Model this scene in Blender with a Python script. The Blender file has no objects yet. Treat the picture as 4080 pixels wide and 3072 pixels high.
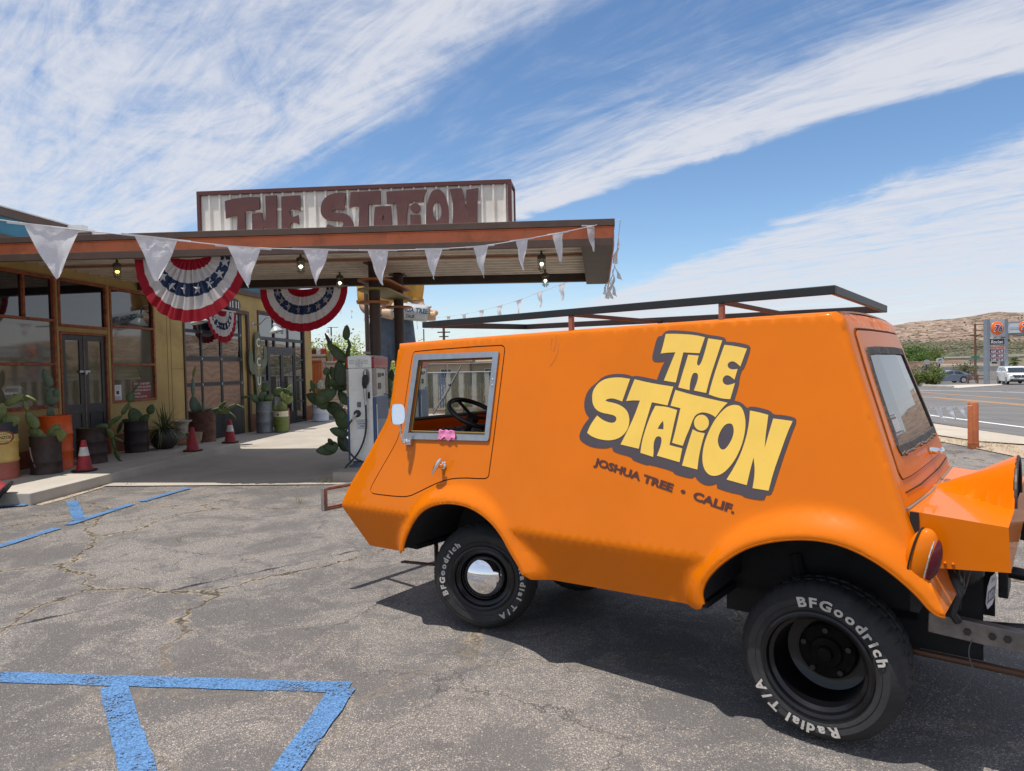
import bpy, bmesh, math, random
from math import sin, cos, pi, radians, hypot, atan2, sqrt
from mathutils import Vector, Matrix
from mathutils.geometry import delaunay_2d_cdt
random.seed(7)
SC = bpy.context.scene
COL = SC.collection

# ------------------------------------------------------------ camera
PITCH, ROLL, FPX, EYE = radians(1.5), .0215, 2750.0, 1.67
cam = bpy.data.cameras.new("camera")
cam.sensor_width = 36.0
cam.lens = 36.0 * FPX / 4080.0
cam.clip_end = 4000.0
cam.clip_start = 0.05
cob = bpy.data.objects.new("camera", cam)
COL.objects.link(cob)
cob.matrix_world = Matrix.Translation((0, 0, EYE)) @ Matrix.Rotation(pi / 2 - PITCH, 4, 'X') @ Matrix.Rotation(-ROLL, 4, 'Z')
SC.camera = cob

# ------------------------------------------------------------ sun, sky, exposure
SUNV = Vector((-.269, -.144, 1.0)).normalized()          # towards the sun
sl = bpy.data.lights.new("sun", 'SUN')
sl.energy = 4.6
sl.angle = radians(.53)
sl.color = (1.0, .95, .88)
so = bpy.data.objects.new("sun", sl)
COL.objects.link(so)
so.rotation_euler = SUNV.to_track_quat('Z', 'Y').to_euler()
SC.view_settings.view_transform = 'Standard'
SC.view_settings.look = 'None'
SC.view_settings.gamma = 1.0
SC.view_settings.exposure = 0.08
SC.cycles.max_bounces = 6
SC.cycles.transparent_max_bounces = 16
SC.cycles.caustics_reflective = False
SC.cycles.caustics_refractive = False

wd = bpy.data.worlds.new("World")
SC.world = wd
wd.use_nodes = True
wt = wd.node_tree
for n_ in list(wt.nodes):
    wt.nodes.remove(n_)
def WN(t, **k):
    n_ = wt.nodes.new(t)
    for a, b in k.items():
        setattr(n_, a, b)
    return n_
def WM(op, a, b=None, c=None, clamp=False):
    n_ = WN('ShaderNodeMath', operation=op, use_clamp=clamp)
    for i, v in enumerate((a, b, c)):
        if v is None:
            continue
        if isinstance(v, (int, float)):
            n_.inputs[i].default_value = v
        else:
            wt.links.new(v, n_.inputs[i])
    return n_.outputs[0]
sky = WN('ShaderNodeTexSky', sky_type='NISHITA')
sky.sun_disc = False
sky.sun_elevation = math.asin(SUNV.z)
sky.sun_rotation = atan2(SUNV.x, SUNV.y)
sky.altitude = 800.0
sky.air_density = 1.0
sky.dust_density = .6
sky.ozone_density = 1.6
tc = WN('ShaderNodeTexCoord')
sep = WN('ShaderNodeSeparateXYZ')
wt.links.new(tc.outputs['Generated'], sep.inputs[0])
zc = WM('MAXIMUM', sep.outputs[2], .0)
zd = WM('ADD', zc, .10)
cu = WM('DIVIDE', sep.outputs[0], zd)
cv = WM('DIVIDE', sep.outputs[1], zd)
# cloud sheet coordinates: (cu, cv) on a plane overhead, turned so that p runs along the streaks
SKA = radians(-45)
p_ = WM('ADD', WM('MULTIPLY', cu, cos(SKA)), WM('MULTIPLY', cv, sin(SKA)))
q_ = WM('SUBTRACT', WM('MULTIPLY', cv, cos(SKA)), WM('MULTIPLY', cu, sin(SKA)))
def wnoise(a, b, sa, sb, detail, rough, dist, off=0.0):
    cmb = WN('ShaderNodeCombineXYZ')
    wt.links.new(WM('MULTIPLY_ADD', a, sa, off), cmb.inputs[0])
    wt.links.new(WM('MULTIPLY_ADD', b, sb, off * 1.7), cmb.inputs[1])
    nn = WN('ShaderNodeTexNoise')
    nn.inputs['Scale'].default_value = 1.0
    nn.inputs['Detail'].default_value = detail
    nn.inputs['Roughness'].default_value = rough
    nn.inputs['Distortion'].default_value = dist
    wt.links.new(cmb.outputs[0], nn.inputs['Vector'])
    return nn.outputs[0]
wa = wnoise(p_, q_, .8, 1.1, 4, .55, .6, 3.1)
qw = WM('ADD', q_, WM('MULTIPLY', WM('SUBTRACT', wa, .5), .42))
wb = wnoise(p_, q_, 2.2, 3.0, 5, .6, .8, 7.7)
qe = WM('ADD', q_, WM('MULTIPLY', WM('SUBTRACT', wb, .5), .20))
cr = WN('ShaderNodeValToRGB')
wt.links.new(WM('DIVIDE', qw, 4.0), cr.inputs[0])
stops = [(0, .62), (.10, .70), (.19, .66), (.27, .82), (.295, .52), (.325, .16), (.375, .22), (.44, .34), (.475, .50)]
els = cr.color_ramp.elements
while len(els) > 1:
    els.remove(els[-1])
els[0].position = stops[0][0]
els[0].color = (stops[0][1],) * 3 + (1,)
for a, b in stops[1:]:
    e_ = els.new(a)
    e_.color = (b, b, b, 1)
def wsmooth(v, a, b):
    x = WN('ShaderNodeMapRange', interpolation_type='SMOOTHSTEP')
    wt.links.new(v, x.inputs['Value'])
    x.inputs['From Min'].default_value = a
    x.inputs['From Max'].default_value = b
    return x.outputs[0]
edge = WM('SUBTRACT', 1.0, wsmooth(qe, 2.20, 2.33))
band = WM('MULTIPLY', wsmooth(qe, 1.70, 2.15), .36)
d1 = WM('MULTIPLY', WM('ADD', cr.outputs[0], band), edge)
qr = WM('ADD', WM('ADD', q_, WM('MULTIPLY', p_, .45)), WM('MULTIPLY', WM('SUBTRACT', wb, .5), .5))
d2 = WM('MULTIPLY', wsmooth(qr, 2.40, 2.75), .80)
hz = WM('MULTIPLY', WM('SUBTRACT', 1.0, wsmooth(sep.outputs[2], .0, .20)), .60)
dens = WM('MAXIMUM', WM('MAXIMUM', d1, d2), hz)
st1 = wnoise(p_, q_, .8, 4.2, 8, .66, 2.4, 1.3)
st2 = wnoise(p_, q_, 1.7, 8.0, 9, .66, 2.6, 9.2)
pat = wnoise(p_, q_, 2.4, 2.8, 7, .66, 1.6, 5.5)
mixn = WM('ADD', WM('ADD', WM('MULTIPLY', WM('SUBTRACT', st1, .5), 1.15), WM('MULTIPLY', WM('SUBTRACT', st2, .5), .72)), WM('MULTIPLY', WM('SUBTRACT', pat, .5), .95))
raw = WM('ADD', dens, WM('MULTIPLY', mixn, WM('ADD', WM('MULTIPLY', dens, .80), .34)))
cloud = WM('MULTIPLY', wsmooth(raw, .12, 1.0), .92)

dif = WN('ShaderNodeMix', data_type='RGBA')
wt.links.new(cloud, dif.inputs['Factor'])
skg = WN('ShaderNodeHueSaturation')
skg.inputs['Saturation'].default_value = 1.12
skg.inputs['Value'].default_value = 1.30
wt.links.new(sky.outputs[0], skg.inputs['Color'])
wt.links.new(skg.outputs[0], dif.inputs['A'])
dif.inputs['B'].default_value = (6.2, 6.35, 6.9, 1)
bg = WN('ShaderNodeBackground')
bg.inputs['Strength'].default_value = .112
wt.links.new(dif.outputs['Result'], bg.inputs['Color'])
wo = WN('ShaderNodeOutputWorld')
wt.links.new(bg.outputs[0], wo.inputs[0])

# ------------------------------------------------------------ materials
MATS = {}
class NT:
    def __init__(s, m):
        s.t = m.node_tree
    def n(s, t, **k):
        x = s.t.nodes.new(t)
        for a, b in k.items():
            setattr(x, a, b)
        return x
    def l(s, a, b):
        s.t.links.new(a, b)
    def val(s, inp, v):
        if hasattr(v, 'is_linked') or hasattr(v, 'links'):
            s.l(v, inp)
        else:
            inp.default_value = v
    def math(s, op, a, b=None, c=None, clamp=False):
        x = s.n('ShaderNodeMath', operation=op, use_clamp=clamp)
        for i, v in enumerate((a, b, c)):
            if v is not None:
                s.val(x.inputs[i], v)
        return x.outputs[0]
    def mix(s, f, a, b):
        x = s.n('ShaderNodeMix', data_type='RGBA')
        s.val(x.inputs['Factor'], f)
        s.val(x.inputs['A'], a if not isinstance(a, tuple) else (*a[:3], 1))
        s.val(x.inputs['B'], b if not isinstance(b, tuple) else (*b[:3], 1))
        return x.outputs['Result']
    def noise(s, scale, detail=3, rough=.55, vec=None, dist=0.0, out=0):
        x = s.n('ShaderNodeTexNoise')
        x.inputs['Scale'].default_value = scale
        x.inputs['Detail'].default_value = detail
        x.inputs['Roughness'].default_value = rough
        x.inputs['Distortion'].default_value = dist
        if vec is not None:
            s.l(vec, x.inputs['Vector'])
        return x.outputs[out]
    def vor(s, scale, feature='F1', vec=None, out='Distance', rnd=1.0):
        x = s.n('ShaderNodeTexVoronoi', feature=feature)
        x.inputs['Scale'].default_value = scale
        x.inputs['Randomness'].default_value = rnd
        if vec is not None:
            s.l(vec, x.inputs['Vector'])
        return x.outputs[out]
    def ramp(s, f, lo, hi, smooth=True):
        x = s.n('ShaderNodeMapRange', interpolation_type='SMOOTHSTEP' if smooth else 'LINEAR')
        s.l(f, x.inputs['Value'])
        x.inputs['From Min'].default_value = lo
        x.inputs['From Max'].default_value = hi
        return x.outputs['Result']
    def obj(s):
        return s.n('ShaderNodeTexCoord').outputs['Object']
    def world(s):
        return s.n('ShaderNodeNewGeometry').outputs['Position']
    def map(s, vec, scale=(1, 1, 1), rot=(0, 0, 0), loc=(0, 0, 0)):
        x = s.n('ShaderNodeMapping')
        s.l(vec, x.inputs['Vector'])
        x.inputs['Scale'].default_value = scale
        x.inputs['Rotation'].default_value = rot
        x.inputs['Location'].default_value = loc
        return x.outputs[0]

def lin(r, g, b):
    f = lambda c: c / 12.92 if c <= .04045 else ((c + .055) / 1.055) ** 2.4
    return (f(r / 255), f(g / 255), f(b / 255))

def mat(name, col, rough=.6, metal=0.0, spec=.5, coat=0.0, var=0.0, vscale=3.0, bump=0.0, bscale=40.0, emit=None, dirt=None, dscale=2.0, damt=.5, croud=.03):
    """Principled surface with soft procedural tone variation, optional dirt colour and bump."""
    if name in MATS:
        return MATS[name]
    m = bpy.data.materials.new(name)
    m.use_nodes = True
    t = NT(m)
    bs = m.node_tree.nodes['Principled BSDF']
    bs.inputs['Roughness'].default_value = rough
    bs.inputs['Metallic'].default_value = metal
    bs.inputs['Specular IOR Level'].default_value = spec
    bs.inputs['Coat Weight'].default_value = coat
    bs.inputs['Coat Roughness'].default_value = croud
    c = (*col[:3], 1)
    out = None
    if var or dirt or bump:
        v = t.world() if False else t.obj()
    if var:
        f = t.noise(vscale, 5, .6, v)
        k = t.ramp(f, .3, .7)
        out = t.mix(k, tuple(x * (1 - var) for x in col[:3]), tuple(min(1, x * (1 + var)) for x in col[:3]))
    if dirt:
        f = t.noise(dscale, 7, .68, v, .6)
        k = t.math('MULTIPLY', t.ramp(f, .48, .72), damt)
        out = t.mix(k, out if out is not None else c, dirt)
    if out is not None:
        t.l(out, bs.inputs['Base Color'])
    else:
        bs.inputs['Base Color'].default_value = c
    if bump:
        b = t.n('ShaderNodeBump')
        b.inputs['Strength'].default_value = bump
        b.inputs['Distance'].default_value = .01
        t.l(t.noise(bscale, 4, .6, v), b.inputs['Height'])
        t.l(b.outputs[0], bs.inputs['Normal'])
    if emit:
        bs.inputs['Emission Color'].default_value = (*emit[:3], 1)
        bs.inputs['Emission Strength'].default_value = emit[3]
    MATS[name] = m
    return m

def glass_mat(name, tint=(.9, .93, .92), refl=1.0, ior=1.5):
    if name in MATS:
        return MATS[name]
    m = bpy.data.materials.new(name)
    m.use_nodes = True
    t = NT(m)
    for x in list(m.node_tree.nodes):
        m.node_tree.nodes.remove(x)
    tr = t.n('ShaderNodeBsdfTransparent')
    tr.inputs[0].default_value = (*tint, 1)
    gl = t.n('ShaderNodeBsdfGlossy')
    gl.inputs['Roughness'].default_value = .01
    fr = t.n('ShaderNodeFresnel')
    gm_ = t.n('ShaderNodeNewGeometry')
    t.l(t.math('SUBTRACT', ior, t.math('MULTIPLY', gm_.outputs['Backfacing'], ior - 1 / ior)), fr.inputs[0])
    mx = t.n('ShaderNodeMixShader')
    t.l(t.math('MULTIPLY', fr.outputs[0], refl), mx.inputs[0])
    t.l(tr.outputs[0], mx.inputs[1])
    t.l(gl.outputs[0], mx.inputs[2])
    o = t.n('ShaderNodeOutputMaterial')
    t.l(mx.outputs[0], o.inputs[0])
    MATS[name] = m
    return m

# ------------------------------------------------------------ mesh builder
class MB:
    def __init__(s):
        s.v = []
        s.f = []
        s.mi = []
        s.cur = 0
    def add(s, verts, faces, M=None):
        o = len(s.v)
        for p in verts:
            p = Vector(p)
            s.v.append(M @ p if M is not None else p)
        for f in faces:
            s.f.append([i + o for i in f])
            s.mi.append(s.cur)
        return s
    def box(s, x0, x1, y0, y1, z0, z1, M=None):
        vs = [(x0, y0, z0), (x1, y0, z0), (x1, y1, z0), (x0, y1, z0), (x0, y0, z1), (x1, y0, z1), (x1, y1, z1), (x0, y1, z1)]
        return s.add(vs, [(0, 3, 2, 1), (4, 5, 6, 7), (0, 1, 5, 4), (1, 2, 6, 5), (2, 3, 7, 6), (3, 0, 4, 7)], M)
    def tube(s, pts, r, n=10, M=None, closed=False, cap=True):
        pts = [Vector(p) for p in pts]
        m = len(pts)
        rs = r if isinstance(r, (list, tuple)) else [r] * m
        vs = []
        prev = None
        for i in range(m):
            if closed:
                d = pts[(i + 1) % m] - pts[i - 1]
            else:
                d = pts[min(i + 1, m - 1)] - pts[max(i - 1, 0)]
            if d.length < 1e-9:
                d = Vector((0, 0, 1))
            d.normalize()
            if prev is None:
                a = Vector((0, 0, 1)) if abs(d.z) < .9 else Vector((1, 0, 0))
            else:
                a = prev
            x = (a - d * a.dot(d)).normalized()
            y = d.cross(x)
            prev = x
            for k in range(n):
                an = 2 * pi * k / n
                vs.append(pts[i] + (x * cos(an) + y * sin(an)) * rs[i])
        fs = []
        for i in range(m if closed else m - 1):
            j = (i + 1) % m
            for k in range(n):
                fs.append((i * n + k, i * n + (k + 1) % n, j * n + (k + 1) % n, j * n + k))
        if cap and not closed:
            fs.append(tuple(reversed(range(n))))
            fs.append(tuple(range((m - 1) * n, m * n)))
        return s.add(vs, fs, M)
    def bar(s, a, b, w, h, up=(0, 0, 1), M=None):
        a, b = Vector(a), Vector(b)
        d = (b - a)
        L = d.length
        d.normalize()
        u = Vector(up)
        u = (u - d * u.dot(d)).normalized()
        sd = d.cross(u)
        vs = []
        for p in (a, b):
            for i, j in ((-1, -1), (1, -1), (1, 1), (-1, 1)):
                vs.append(p + sd * (i * w / 2) + u * (j * h / 2))
        return s.add(vs, [(3, 2, 1, 0), (4, 5, 6, 7), (0, 1, 5, 4), (1, 2, 6, 5), (2, 3, 7, 6), (3, 0, 4, 7)], M)
    def lathe(s, prof, n=32, M=None, closed=False):
        vs = []
        for r, z in prof:
            for k in range(n):
                a = 2 * pi * k / n
                vs.append((r * cos(a), r * sin(a), z))
        fs = []
        m = len(prof)
        for i in range(m - 1 if not closed else m):
            j = (i + 1) % m
            for k in range(n):
                fs.append((i * n + k, i * n + (k + 1) % n, j * n + (k + 1) % n, j * n + k))
        if not closed:
            if prof[0][0] > 1e-6:
                fs.append(tuple(reversed(range(n))))
            if prof[-1][0] > 1e-6:
                fs.append(tuple(range((m - 1) * n, m * n)))
        return s.add(vs, fs, M)
    def prism(s, loops, h0, h1, M=None, maxedge=None):
        """loops: outer + holes in 2D, extruded from h0 to h1 along local z"""
        vs2, tris, bl = tri2d(loops)
        n = len(vs2)
        vs = [(x, y, h0) for x, y in vs2] + [(x, y, h1) for x, y in vs2]
        fs = [tuple(reversed(t)) for t in tris] + [tuple(i + n for i in t) for t in tris]
        cnt = {}
        for t in tris:
            for a, b in ((t[0], t[1]), (t[1], t[2]), (t[2], t[0])):
                cnt[(a, b)] = cnt.get((a, b), 0) + 1
        for (a, b) in cnt:
            if (b, a) not in cnt:
                fs.append((a, b, b + n, a + n))
        return s.add(vs, fs, M)
    def sphere(s, c, r, seg=16, rings=10, M=None, sc=(1, 1, 1)):
        vs = [(c[0], c[1], c[2] - r * sc[2])]
        for i in range(1, rings):
            t = pi * i / rings
            for k in range(seg):
                a = 2 * pi * k / seg
                vs.append((c[0] + r * sc[0] * sin(t) * cos(a), c[1] + r * sc[1] * sin(t) * sin(a), c[2] - r * sc[2] * cos(t)))
        vs.append((c[0], c[1], c[2] + r * sc[2]))
        fs = []
        for k in range(seg):
            fs.append((0, 1 + (k + 1) % seg, 1 + k))
            fs.append((len(vs) - 1, 1 + (rings - 2) * seg + k, 1 + (rings - 2) * seg + (k + 1) % seg))
        for i in range(rings - 2):
            for k in range(seg):
                a = 1 + i * seg
                fs.append((a + k, a + (k + 1) % seg, a + seg + (k + 1) % seg, a + seg + k))
        return s.add(vs, fs, M)
    def build(s, name, m, parent=None, smooth=False, weld=False, bevel=0.0, sharp=40, label=None):
        me = bpy.data.meshes.new(name)
        me.from_pydata([tuple(v) for v in s.v], [], s.f)
        ms = m if isinstance(m, (list, tuple)) else [m]
        for x in ms:
            me.materials.append(x)
        if len(ms) > 1:
            me.polygons.foreach_set('material_index', s.mi)
        if weld:
            bm = bmesh.new()
            bm.from_mesh(me)
            bmesh.ops.remove_doubles(bm, verts=bm.verts, dist=.0006)
            bmesh.ops.recalc_face_normals(bm, faces=bm.faces)
            bm.to_mesh(me)
            bm.free()
        if smooth:
            me.polygons.foreach_set('use_smooth', [True] * len(me.polygons))
            me.set_sharp_from_angle(angle=radians(sharp))
        me.update()
        o = bpy.data.objects.new(name, me)
        COL.objects.link(o)
        if parent is not None:
            o.parent = parent
        if bevel:
            b = o.modifiers.new('bevel', 'BEVEL')
            b.width = bevel
            b.segments = 2
            b.limit_method = 'ANGLE'
        if label:
            o['label'] = label
        return o

def inside(p, poly):
    x, y = p
    c = False
    n = len(poly)
    for i in range(n):
        x1, y1 = poly[i]
        x2, y2 = poly[i - 1]
        if (y1 > y) != (y2 > y) and x < (x2 - x1) * (y - y1) / (y2 - y1) + x1:
            c = not c
    return c

def tri2d(loops, extra=()):
    vs = []
    es = []
    for lp in loops:
        o = len(vs)
        n = len(lp)
        vs += [Vector((p[0], p[1])) for p in lp]
        es += [(o + i, o + (i + 1) % n) for i in range(n)]
    vs += [Vector((p[0], p[1])) for p in extra]
    rv, re_, rf, _, _, _ = delaunay_2d_cdt(vs, es, [], 0, 1e-6)
    tris = []
    for f in rf:
        cx = sum(rv[i][0] for i in f) / len(f)
        cy = sum(rv[i][1] for i in f) / len(f)
        if inside((cx, cy), loops[0]) and not any(inside((cx, cy), h) for h in loops[1:]):
            a, b, c = (rv[i] for i in f[:3])
            ar = (b[0] - a[0]) * (c[1] - a[1]) - (c[0] - a[0]) * (b[1] - a[1])
            tris.append(tuple(f) if ar > 0 else tuple(reversed(f)))
    return [(p[0], p[1]) for p in rv], tris, None

def dens(poly, step, closed=True):
    out = []
    n = len(poly)
    for i in range(n if closed else n - 1):
        a, b = poly[i], poly[(i + 1) % n]
        L = hypot(b[0] - a[0], b[1] - a[1])
        k = max(1, int(round(L / step)))
        for j in range(k):
            t = j / k
            out.append((a[0] + (b[0] - a[0]) * t, a[1] + (b[1] - a[1]) * t))
    if not closed:
        out.append(tuple(poly[-1]))
    return out

def chaikin(pts, it=2, closed=True):
    for _ in range(it):
        out = []
        n = len(pts)
        rng = range(n) if closed else range(n - 1)
        if not closed:
            out.append(pts[0])
        for i in rng:
            a, b = pts[i], pts[(i + 1) % n]
            out.append(tuple(a[k] * .75 + b[k] * .25 for k in range(len(a))))
            out.append(tuple(a[k] * .25 + b[k] * .75 for k in range(len(a))))
        if not closed:
            out.append(pts[-1])
        pts = out
    return pts

def thing(name, label, cat, loc=(0, 0, 0), rz=0.0, group=None, M=None):
    o = bpy.data.objects.new(name, None)
    o.empty_display_size = .1
    COL.objects.link(o)
    if M is not None:
        o.matrix_world = M
    else:
        o.location = loc
        o.rotation_euler = (0, 0, rz)
    o['label'] = label
    o['category'] = cat
    if group:
        o['group'] = group
    return o

def tag(o, label=None, cat=None, group=None, kind=None, loc=None):
    if label:
        o['label'] = label
    if cat:
        o['category'] = cat
    if group:
        o['group'] = group
    if kind:
        o['kind'] = kind
    if loc is not None:
        o.location = loc
    return o

def copy_tree(root, label=None, loc=None, rz=None, parent=None, sc=None):
    c = root.copy()
    COL.objects.link(c)
    if parent is not None:
        c.parent = parent
    if label:
        c['label'] = label
    if loc is not None:
        c.location = loc
    if rz is not None:
        c.rotation_euler = (0, 0, rz)
    if sc is not None:
        c.scale = (sc, sc, sc) if isinstance(sc, (int, float)) else sc
    for ch in list(root.children):
        copy_tree(ch, parent=c)
    return c

def text_mesh(s, size=1.0, bold=0.0, xs=1.0, spacing=1.0, align='CENTER', res=3):
    cu_ = bpy.data.curves.new('t', 'FONT')
    cu_.body = s
    cu_.size = size
    cu_.offset = bold
    cu_.space_character = spacing
    cu_.align_x = align
    cu_.resolution_u = res
    ob = bpy.data.objects.new('t', cu_)
    COL.objects.link(ob)
    dg = bpy.context.evaluated_depsgraph_get()
    dg.update()
    me = bpy.data.meshes.new_from_object(ob.evaluated_get(dg))
    vs = [(v.co.x * xs, v.co.y, v.co.z) for v in me.vertices]
    fs = [tuple(p.vertices) for p in me.polygons]
    bpy.data.objects.remove(ob)
    bpy.data.curves.remove(cu_)
    bpy.data.meshes.remove(me)
    return vs, fs

def frame(o, x, y, z=None):
    """matrix from origin and axes"""
    x, y = Vector(x).normalized(), Vector(y).normalized()
    z = Vector(z).normalized() if z is not None else x.cross(y)
    M = Matrix((x, y, z)).transposed().to_4x4()
    M.translation = Vector(o)
    return M
def sm(t):
    t = max(0.0, min(1.0, t))
    return t * t * (3 - 2 * t)
def gz(x, y):
    """ground height of the lot and the road beyond, falling gently away on the right"""
    return -.0178 * max(0.0, min(y, 95.0) - 13.0) * sm((x - 1) / 7)

# ------------------------------------------------------------ building / canopy frames
WA = Vector((-7.932, 13.560, 0))
_k = hypot(1, .0905)
WU = Vector((.0905 / _k, 1 / _k, 0))          # along the wall, away from the camera
WNN = Vector((WU.y, -WU.x, 0))                # out of the wall, towards the lot
WM_ = frame(WA, WU, -WNN, (0, 0, 1))          # local (a, -b, z)
def wl(a, b, z=0.0):
    return WA + WU * a + WNN * b + Vector((0, 0, z))
CE, CE2 = Vector((.992, -.124, 0)).normalized(), Vector((.124, .992, 0)).normalized()
CO = Vector((-2.8, 9.72, 0))
CM = frame(CO, CE, CE2, (0, 0, 1))
def cl(x, y, z=0.0):
    return CO + CE * x + CE2 * y + Vector((0, 0, z))

# ------------------------------------------------------------ ground materials
def asphalt_mat():
    m = bpy.data.materials.new('asphalt')
    m.use_nodes = True
    t = NT(m)
    bs = m.node_tree.nodes['Principled BSDF']
    w = t.world()
    big = t.noise(.42, 5, .62, w, .4)
    med = t.noise(1.9, 7, .74, w, .8)
    fine = t.noise(95, 3, .7, w)
    base = t.mix(t.ramp(big, .35, .68), (.122, .114, .110), (.158, .149, .143))
    base = t.mix(t.math('MULTIPLY', t.ramp(fine, .3, .7), .45), base, (.085, .080, .077))
    # exposed light aggregate, everywhere a little, dense in worn patches
    worn = t.ramp(t.math('ADD', t.math('MULTIPLY', med, .70), t.math('MULTIPLY', big, .40)), .49, .62)
    c1 = base
    stone_h = None
    for sc_, lo_, hi_ in ((78, .965, .36), (150, .90, .22), (260, .84, .28)):
        vx = t.n('ShaderNodeTexVoronoi')
        vx.inputs['Scale'].default_value = sc_
        wz = t.n('ShaderNodeVectorMath', operation='ADD')
        nz_ = t.n('ShaderNodeTexNoise')
        nz_.inputs['Scale'].default_value = sc_ * .9
        t.l(w, nz_.inputs['Vector'])
        sz_ = t.n('ShaderNodeVectorMath', operation='SCALE')
        sz_.inputs['Scale'].default_value = .9 / sc_
        t.l(nz_.outputs['Color'], sz_.inputs[0])
        t.l(w, wz.inputs[0])
        t.l(sz_.outputs[0], wz.inputs[1])
        t.l(wz.outputs[0], vx.inputs['Vector'])
        sp_ = t.n('ShaderNodeSeparateColor')
        t.l(vx.outputs['Color'], sp_.inputs[0])
        thr = t.math('SUBTRACT', lo_, t.math('MULTIPLY', worn, lo_ - hi_))
        st_ = t.math('MULTIPLY', t.math('GREATER_THAN', sp_.outputs[0], thr), t.math('SUBTRACT', 1.0, t.ramp(vx.outputs['Distance'], .28, .46)))
        scol = t.mix(sp_.outputs[1], (.50, .43, .36), (.27, .235, .21))
        c1 = t.mix(t.math('MULTIPLY', st_, .85), c1, scol)
        if stone_h is None:
            stone_h = vx.outputs['Distance']
    cell = stone_h
    # wandering cracks filled with blown sand
    wv = t.n('ShaderNodeVectorMath', operation='ADD')
    nz = t.n('ShaderNodeTexNoise')
    nz.inputs['Scale'].default_value = 1.3
    nz.inputs['Detail'].default_value = 5
    nz.inputs['Roughness'].default_value = .7
    t.l(w, nz.inputs['Vector'])
    sc = t.n('ShaderNodeVectorMath', operation='SCALE')
    t.l(nz.outputs['Color'], sc.inputs[0])
    sc.inputs['Scale'].default_value = .75
    t.l(w, wv.inputs[0])
    t.l(sc.outputs[0], wv.inputs[1])
    e1 = t.vor(.42, 'DISTANCE_TO_EDGE', wv.outputs[0])
    e2 = t.vor(1.15, 'DISTANCE_TO_EDGE', wv.outputs[0])
    wid = t.math('MULTIPLY', t.noise(3.1, 4, .7, w), .042)
    k1 = t.math('SUBTRACT', 1.0, t.ramp(t.math('SUBTRACT', e1, t.math('SUBTRACT', wid, .0165)), .0, .012))
    sandp = t.ramp(t.noise(30, 5, .8, w), .40, .52)
    far = t.ramp(big, .42, .58)
    ysep = t.n('ShaderNodeSeparateXYZ')
    t.l(w, ysep.inputs[0])
    region = t.math('MAXIMUM', t.math('MULTIPLY', t.ramp(ysep.outputs[1], 3.3, 5.0), 1.0), .22)
    k1 = t.math('MULTIPLY', k1, region)
    c2 = t.mix(t.math('MULTIPLY', t.math('MULTIPLY', k1, sandp), .85), c1, (.42, .33, .22))
    dark1 = t.math('MULTIPLY', t.math('SUBTRACT', 1.0, t.ramp(e1, .0, .012)), region)
    dark2 = t.math('MULTIPLY', t.math('MULTIPLY', t.math('SUBTRACT', 1.0, t.ramp(e2, .0, .013)), far), .6)
    c3 = t.mix(t.math('MULTIPLY', t.math('MAXIMUM', dark1, dark2), .9), c2, (.030, .026, .024))
    t.l(c3, bs.inputs['Base Color'])
    bs.inputs['Roughness'].default_value = .93
    bs.inputs['Specular IOR Level'].default_value = .25
    b = t.n('ShaderNodeBump')
    b.inputs['Strength'].default_value = .55
    b.inputs['Distance'].default_value = .006
    hh = t.math('ADD', t.math('MULTIPLY', cell, 1.2), t.math('MULTIPLY', fine, .8))
    hh = t.math('SUBTRACT', hh, t.math('MULTIPLY', t.math('MAXIMUM', dark1, dark2), 2.2))
    t.l(hh, b.inputs['Height'])
    t.l(b.outputs[0], bs.inputs['Normal'])
    return m

def concrete_mat(name, c, speck=.1):
    m = bpy.data.materials.new(name)
    m.use_nodes = True
    t = NT(m)
    bs = m.node_tree.nodes['Principled BSDF']
    w = t.world()
    a = t.noise(.8, 6, .65, w, .5)
    f = t.noise(160, 3, .6, w)
    st = t.noise(3.2, 6, .72, t.map(w, (1, .35, 1)), 1.0)
    c1 = t.mix(t.ramp(a, .3, .7), tuple(x * .86 for x in c), tuple(x * 1.08 for x in c))
    c1 = t.mix(t.math('MULTIPLY', t.ramp(st, .58, .78), .45), c1, tuple(x * .42 for x in c))
    c1 = t.mix(t.math('MULTIPLY', t.ramp(f, .35, .65), speck * 2), c1, tuple(x * .6 for x in c))
    t.l(c1, bs.inputs['Base Color'])
    bs.inputs['Roughness'].default_value = .9
    bs.inputs['Specular IOR Level'].default_value = .3
    b = t.n('ShaderNodeBump')
    b.inputs['Strength'].default_value = .3
    b.inputs['Distance'].default_value = .003
    t.l(f, b.inputs['Height'])
    t.l(b.outputs[0], bs.inputs['Normal'])
    MATS[name] = m
    return m

def paint_mat(name, c, wear=.45, scale=26, ws=6.0):
    """worn road paint: holes show the asphalt below through transparency"""
    m = bpy.data.materials.new(name)
    m.use_nodes = True
    t = NT(m)
    bs = m.node_tree.nodes['Principled BSDF']
    w = t.world()
    f = t.noise(scale * 3.4, 4, .7, w)
    g = t.noise(ws, 5, .7, w)
    k = t.math('ADD', t.math('MULTIPLY', f, .62), t.math('MULTIPLY', g, .38))
    al = t.ramp(k, wear - .03, wear + .03)
    cc = t.mix(t.ramp(t.noise(scale * 4, 3, .7, w), .35, .65), tuple(x * .62 for x in c), tuple(min(1, x * 1.30 + .03) for x in c))
    t.l(cc, bs.inputs['Base Color'])
    t.l(al, bs.inputs['Alpha'])
    bs.inputs['Roughness'].default_value = .85
    b = t.n('ShaderNodeBump')
    b.inputs['Strength'].default_value = .1
    b.inputs['Distance'].default_value = .002
    t.l(f, b.inputs['Height'])
    t.l(b.outputs[0], bs.inputs['Normal'])
    return m

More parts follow.
